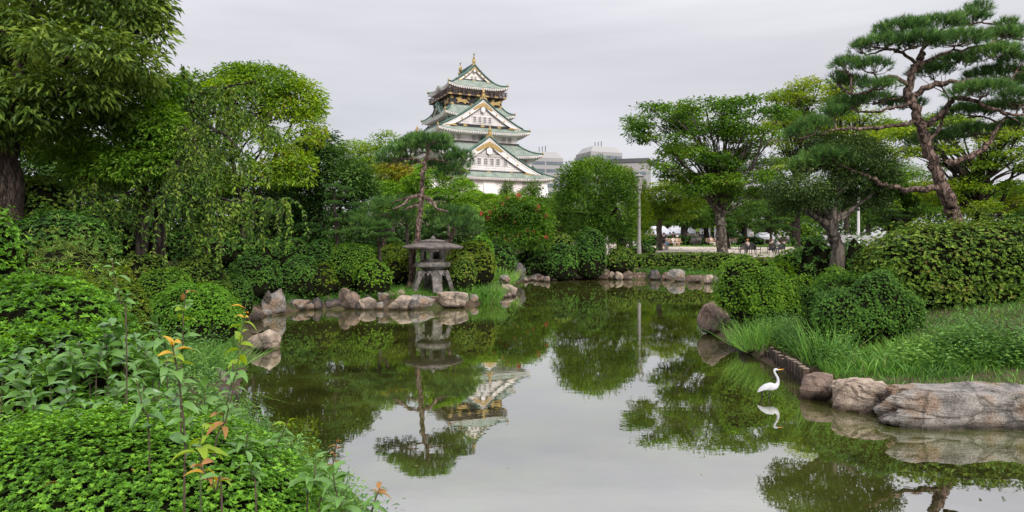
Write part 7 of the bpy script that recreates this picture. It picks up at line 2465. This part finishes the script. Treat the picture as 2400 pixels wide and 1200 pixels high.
# the singled-out seedlings standing above the azaleas
seedling('tall seedling with lime and orange tip leaves in the middle of the left foreground', [(432, 1165), (434, 1040), (424, 930), (412, 850), (402, 800)], 'ddggglo', 56, 24, 2.6, r=0.004, up=0.05)
seedling('slim lime seedling with golden tip standing before the pale boulder', [(520, 1050), (535, 930), (556, 860), (566, 780), (576, 712)], 'rdgglllo', 40, 26, 3.1, r=0.003, stem='stem_green', up=0.1)
seedling('seedling with reddish tip rosette in front of the flat azalea dome', [(424, 900), (428, 820), (430, 740), (436, 680)], 'dgggglgr', 40, 22, 3.0, up=0.2)
seedling('dark stemmed seedling with upright leaf pairs above the big left mound', [(296, 770), (282, 710), (268, 650), (262, 604)], 'dggg', 34, 18, 3.6, up=0.2)
seedling('seedling with red leaves by the brown shoreline rock', [(500, 1100), (530, 980), (548, 900), (545, 850)], 'drgggg', 40, 18, 2.9, stem='stem_brown', up=0.15)
seedling('low seedling with orange and green leaves on the azalea carpet', [(520, 1195), (505, 1150), (480, 1110), (470, 1085)], 'glror', 46, 14, 2.1, up=0.1, r=0.003)
seedling('leaning seedling with golden star tip over the bright water', [(620, 1120), (640, 1060), (660, 1020), (676, 985)], 'gggggl', 38, 18, 3.2, up=0.15)
seedling('thin red tipped seedling over the water at the bottom', [(745, 1230), (765, 1150), (782, 1080), (790, 1030)], 'dggrr', 28, 16, 2.9, up=0.15)
seedling('broad leaved seedling at the water edge beside the thin red tipped one', [(720, 1190), (735, 1130), (740, 1070)], 'ggg', 54, 16, 2.9, up=0.25)
seedling('grey green seedling at the bottom edge left of the open water', [(800, 1260), (800, 1200), (785, 1140), (780, 1100)], 'ggg', 62, 18, 2.5, up=0.2)
seedling('seedling with drooping tip at the bottom edge nearest the open water', [(850, 1270), (865, 1220), (880, 1170), (890, 1145)], 'dggr', 42, 16, 2.5, up=0.1)
seedling('bushy seedling with pale green leaves right of the lime seedling', [(560, 1120), (575, 1060), (580, 1010)], 'dgg', 44, 18, 3.0, up=0.3)
seedling('seedling with blunt leaves low over the carpet at its right end', [(600, 1180), (590, 1120), (585, 1080)], 'dgg', 44, 14, 2.7, up=0.3)
seedling('fresh seedling left of the tall lime seedling', [(350, 1050), (335, 960), (320, 890)], 'dgg', 50, 18, 2.8, up=0.25)
seedling('seedling with long drooping leaves right under the tall lime seedling', [(470, 1120), (465, 1060), (480, 1000)], 'll', 62, 9, 2.3, up=-0.1, stem='stem_green')
# the thicket of glossy weeds between the azaleas
spots_ = [(30, 1000), (80, 960), (120, 1010), (160, 940), (205, 985), (250, 930), (290, 1000), (340, 945), (60, 900), (110, 870), (170, 860), (230, 850), (280, 800), (330, 830), (380, 790), (20, 860), (380, 870), (300, 900), (400, 960), (445, 1010), (200, 835), (250, 815), (350, 850), (480, 950), (140, 835), (520, 1020)]
wl = {}
for nm, lo, hi in (('front', 930, 2000), ('middle', 840, 930), ('back', 0, 840)):
    row = sorted(k for k, q in enumerate(spots_) if lo <= q[1] < hi)
    row.sort(key=lambda k: spots_[k][0])
    for j, k in enumerate(row):
        wl[k] = 'glossy weed, %s from the left in the %s row of the thicket between azalea mounds' % (ORD[j], nm)
for k, (px, py) in enumerate(spots_):
    Yk = 3.6 + (1000 - py) / 260 * 1.1
    lean = rng.uniform(-25, 35)
    seedling(wl[k], [(px - lean * 0.5, py + 75), (px, py + 10), (px + lean, py - 45)], R.choice(['dgg', 'ggg', 'ggd', 'ggd', 'dgd']), 54 if py > 880 else 44, 19, Yk, wide=bool(k % 3 == 0), group='glossy weeds of the thicket between the left azalea mounds', up=0.25, name='broadleaf_weed', cat='weed')
# a few fallen leaves on the carpet
for px, py, Yf, lb in ((312, 1118, 2.75, 'curled red brown leaf fallen on the azalea carpet'), (88, 1060, 3.2, 'small brown leaf fallen at the left of the azalea carpet'), (135, 1145, 2.5, 'orange brown leaf low on the left of the azalea carpet')):
    o = tag(link('fallen_leaf', LM['r'][1], None, at(px, py, Yf) + np.array([0, 0, 0.02])), lb, 'fallen leaf')
    o.scale = (0.45, 0.6, 0.5)
    o.rotation_euler = (0.3, -0.2, rng.uniform(0, 6))
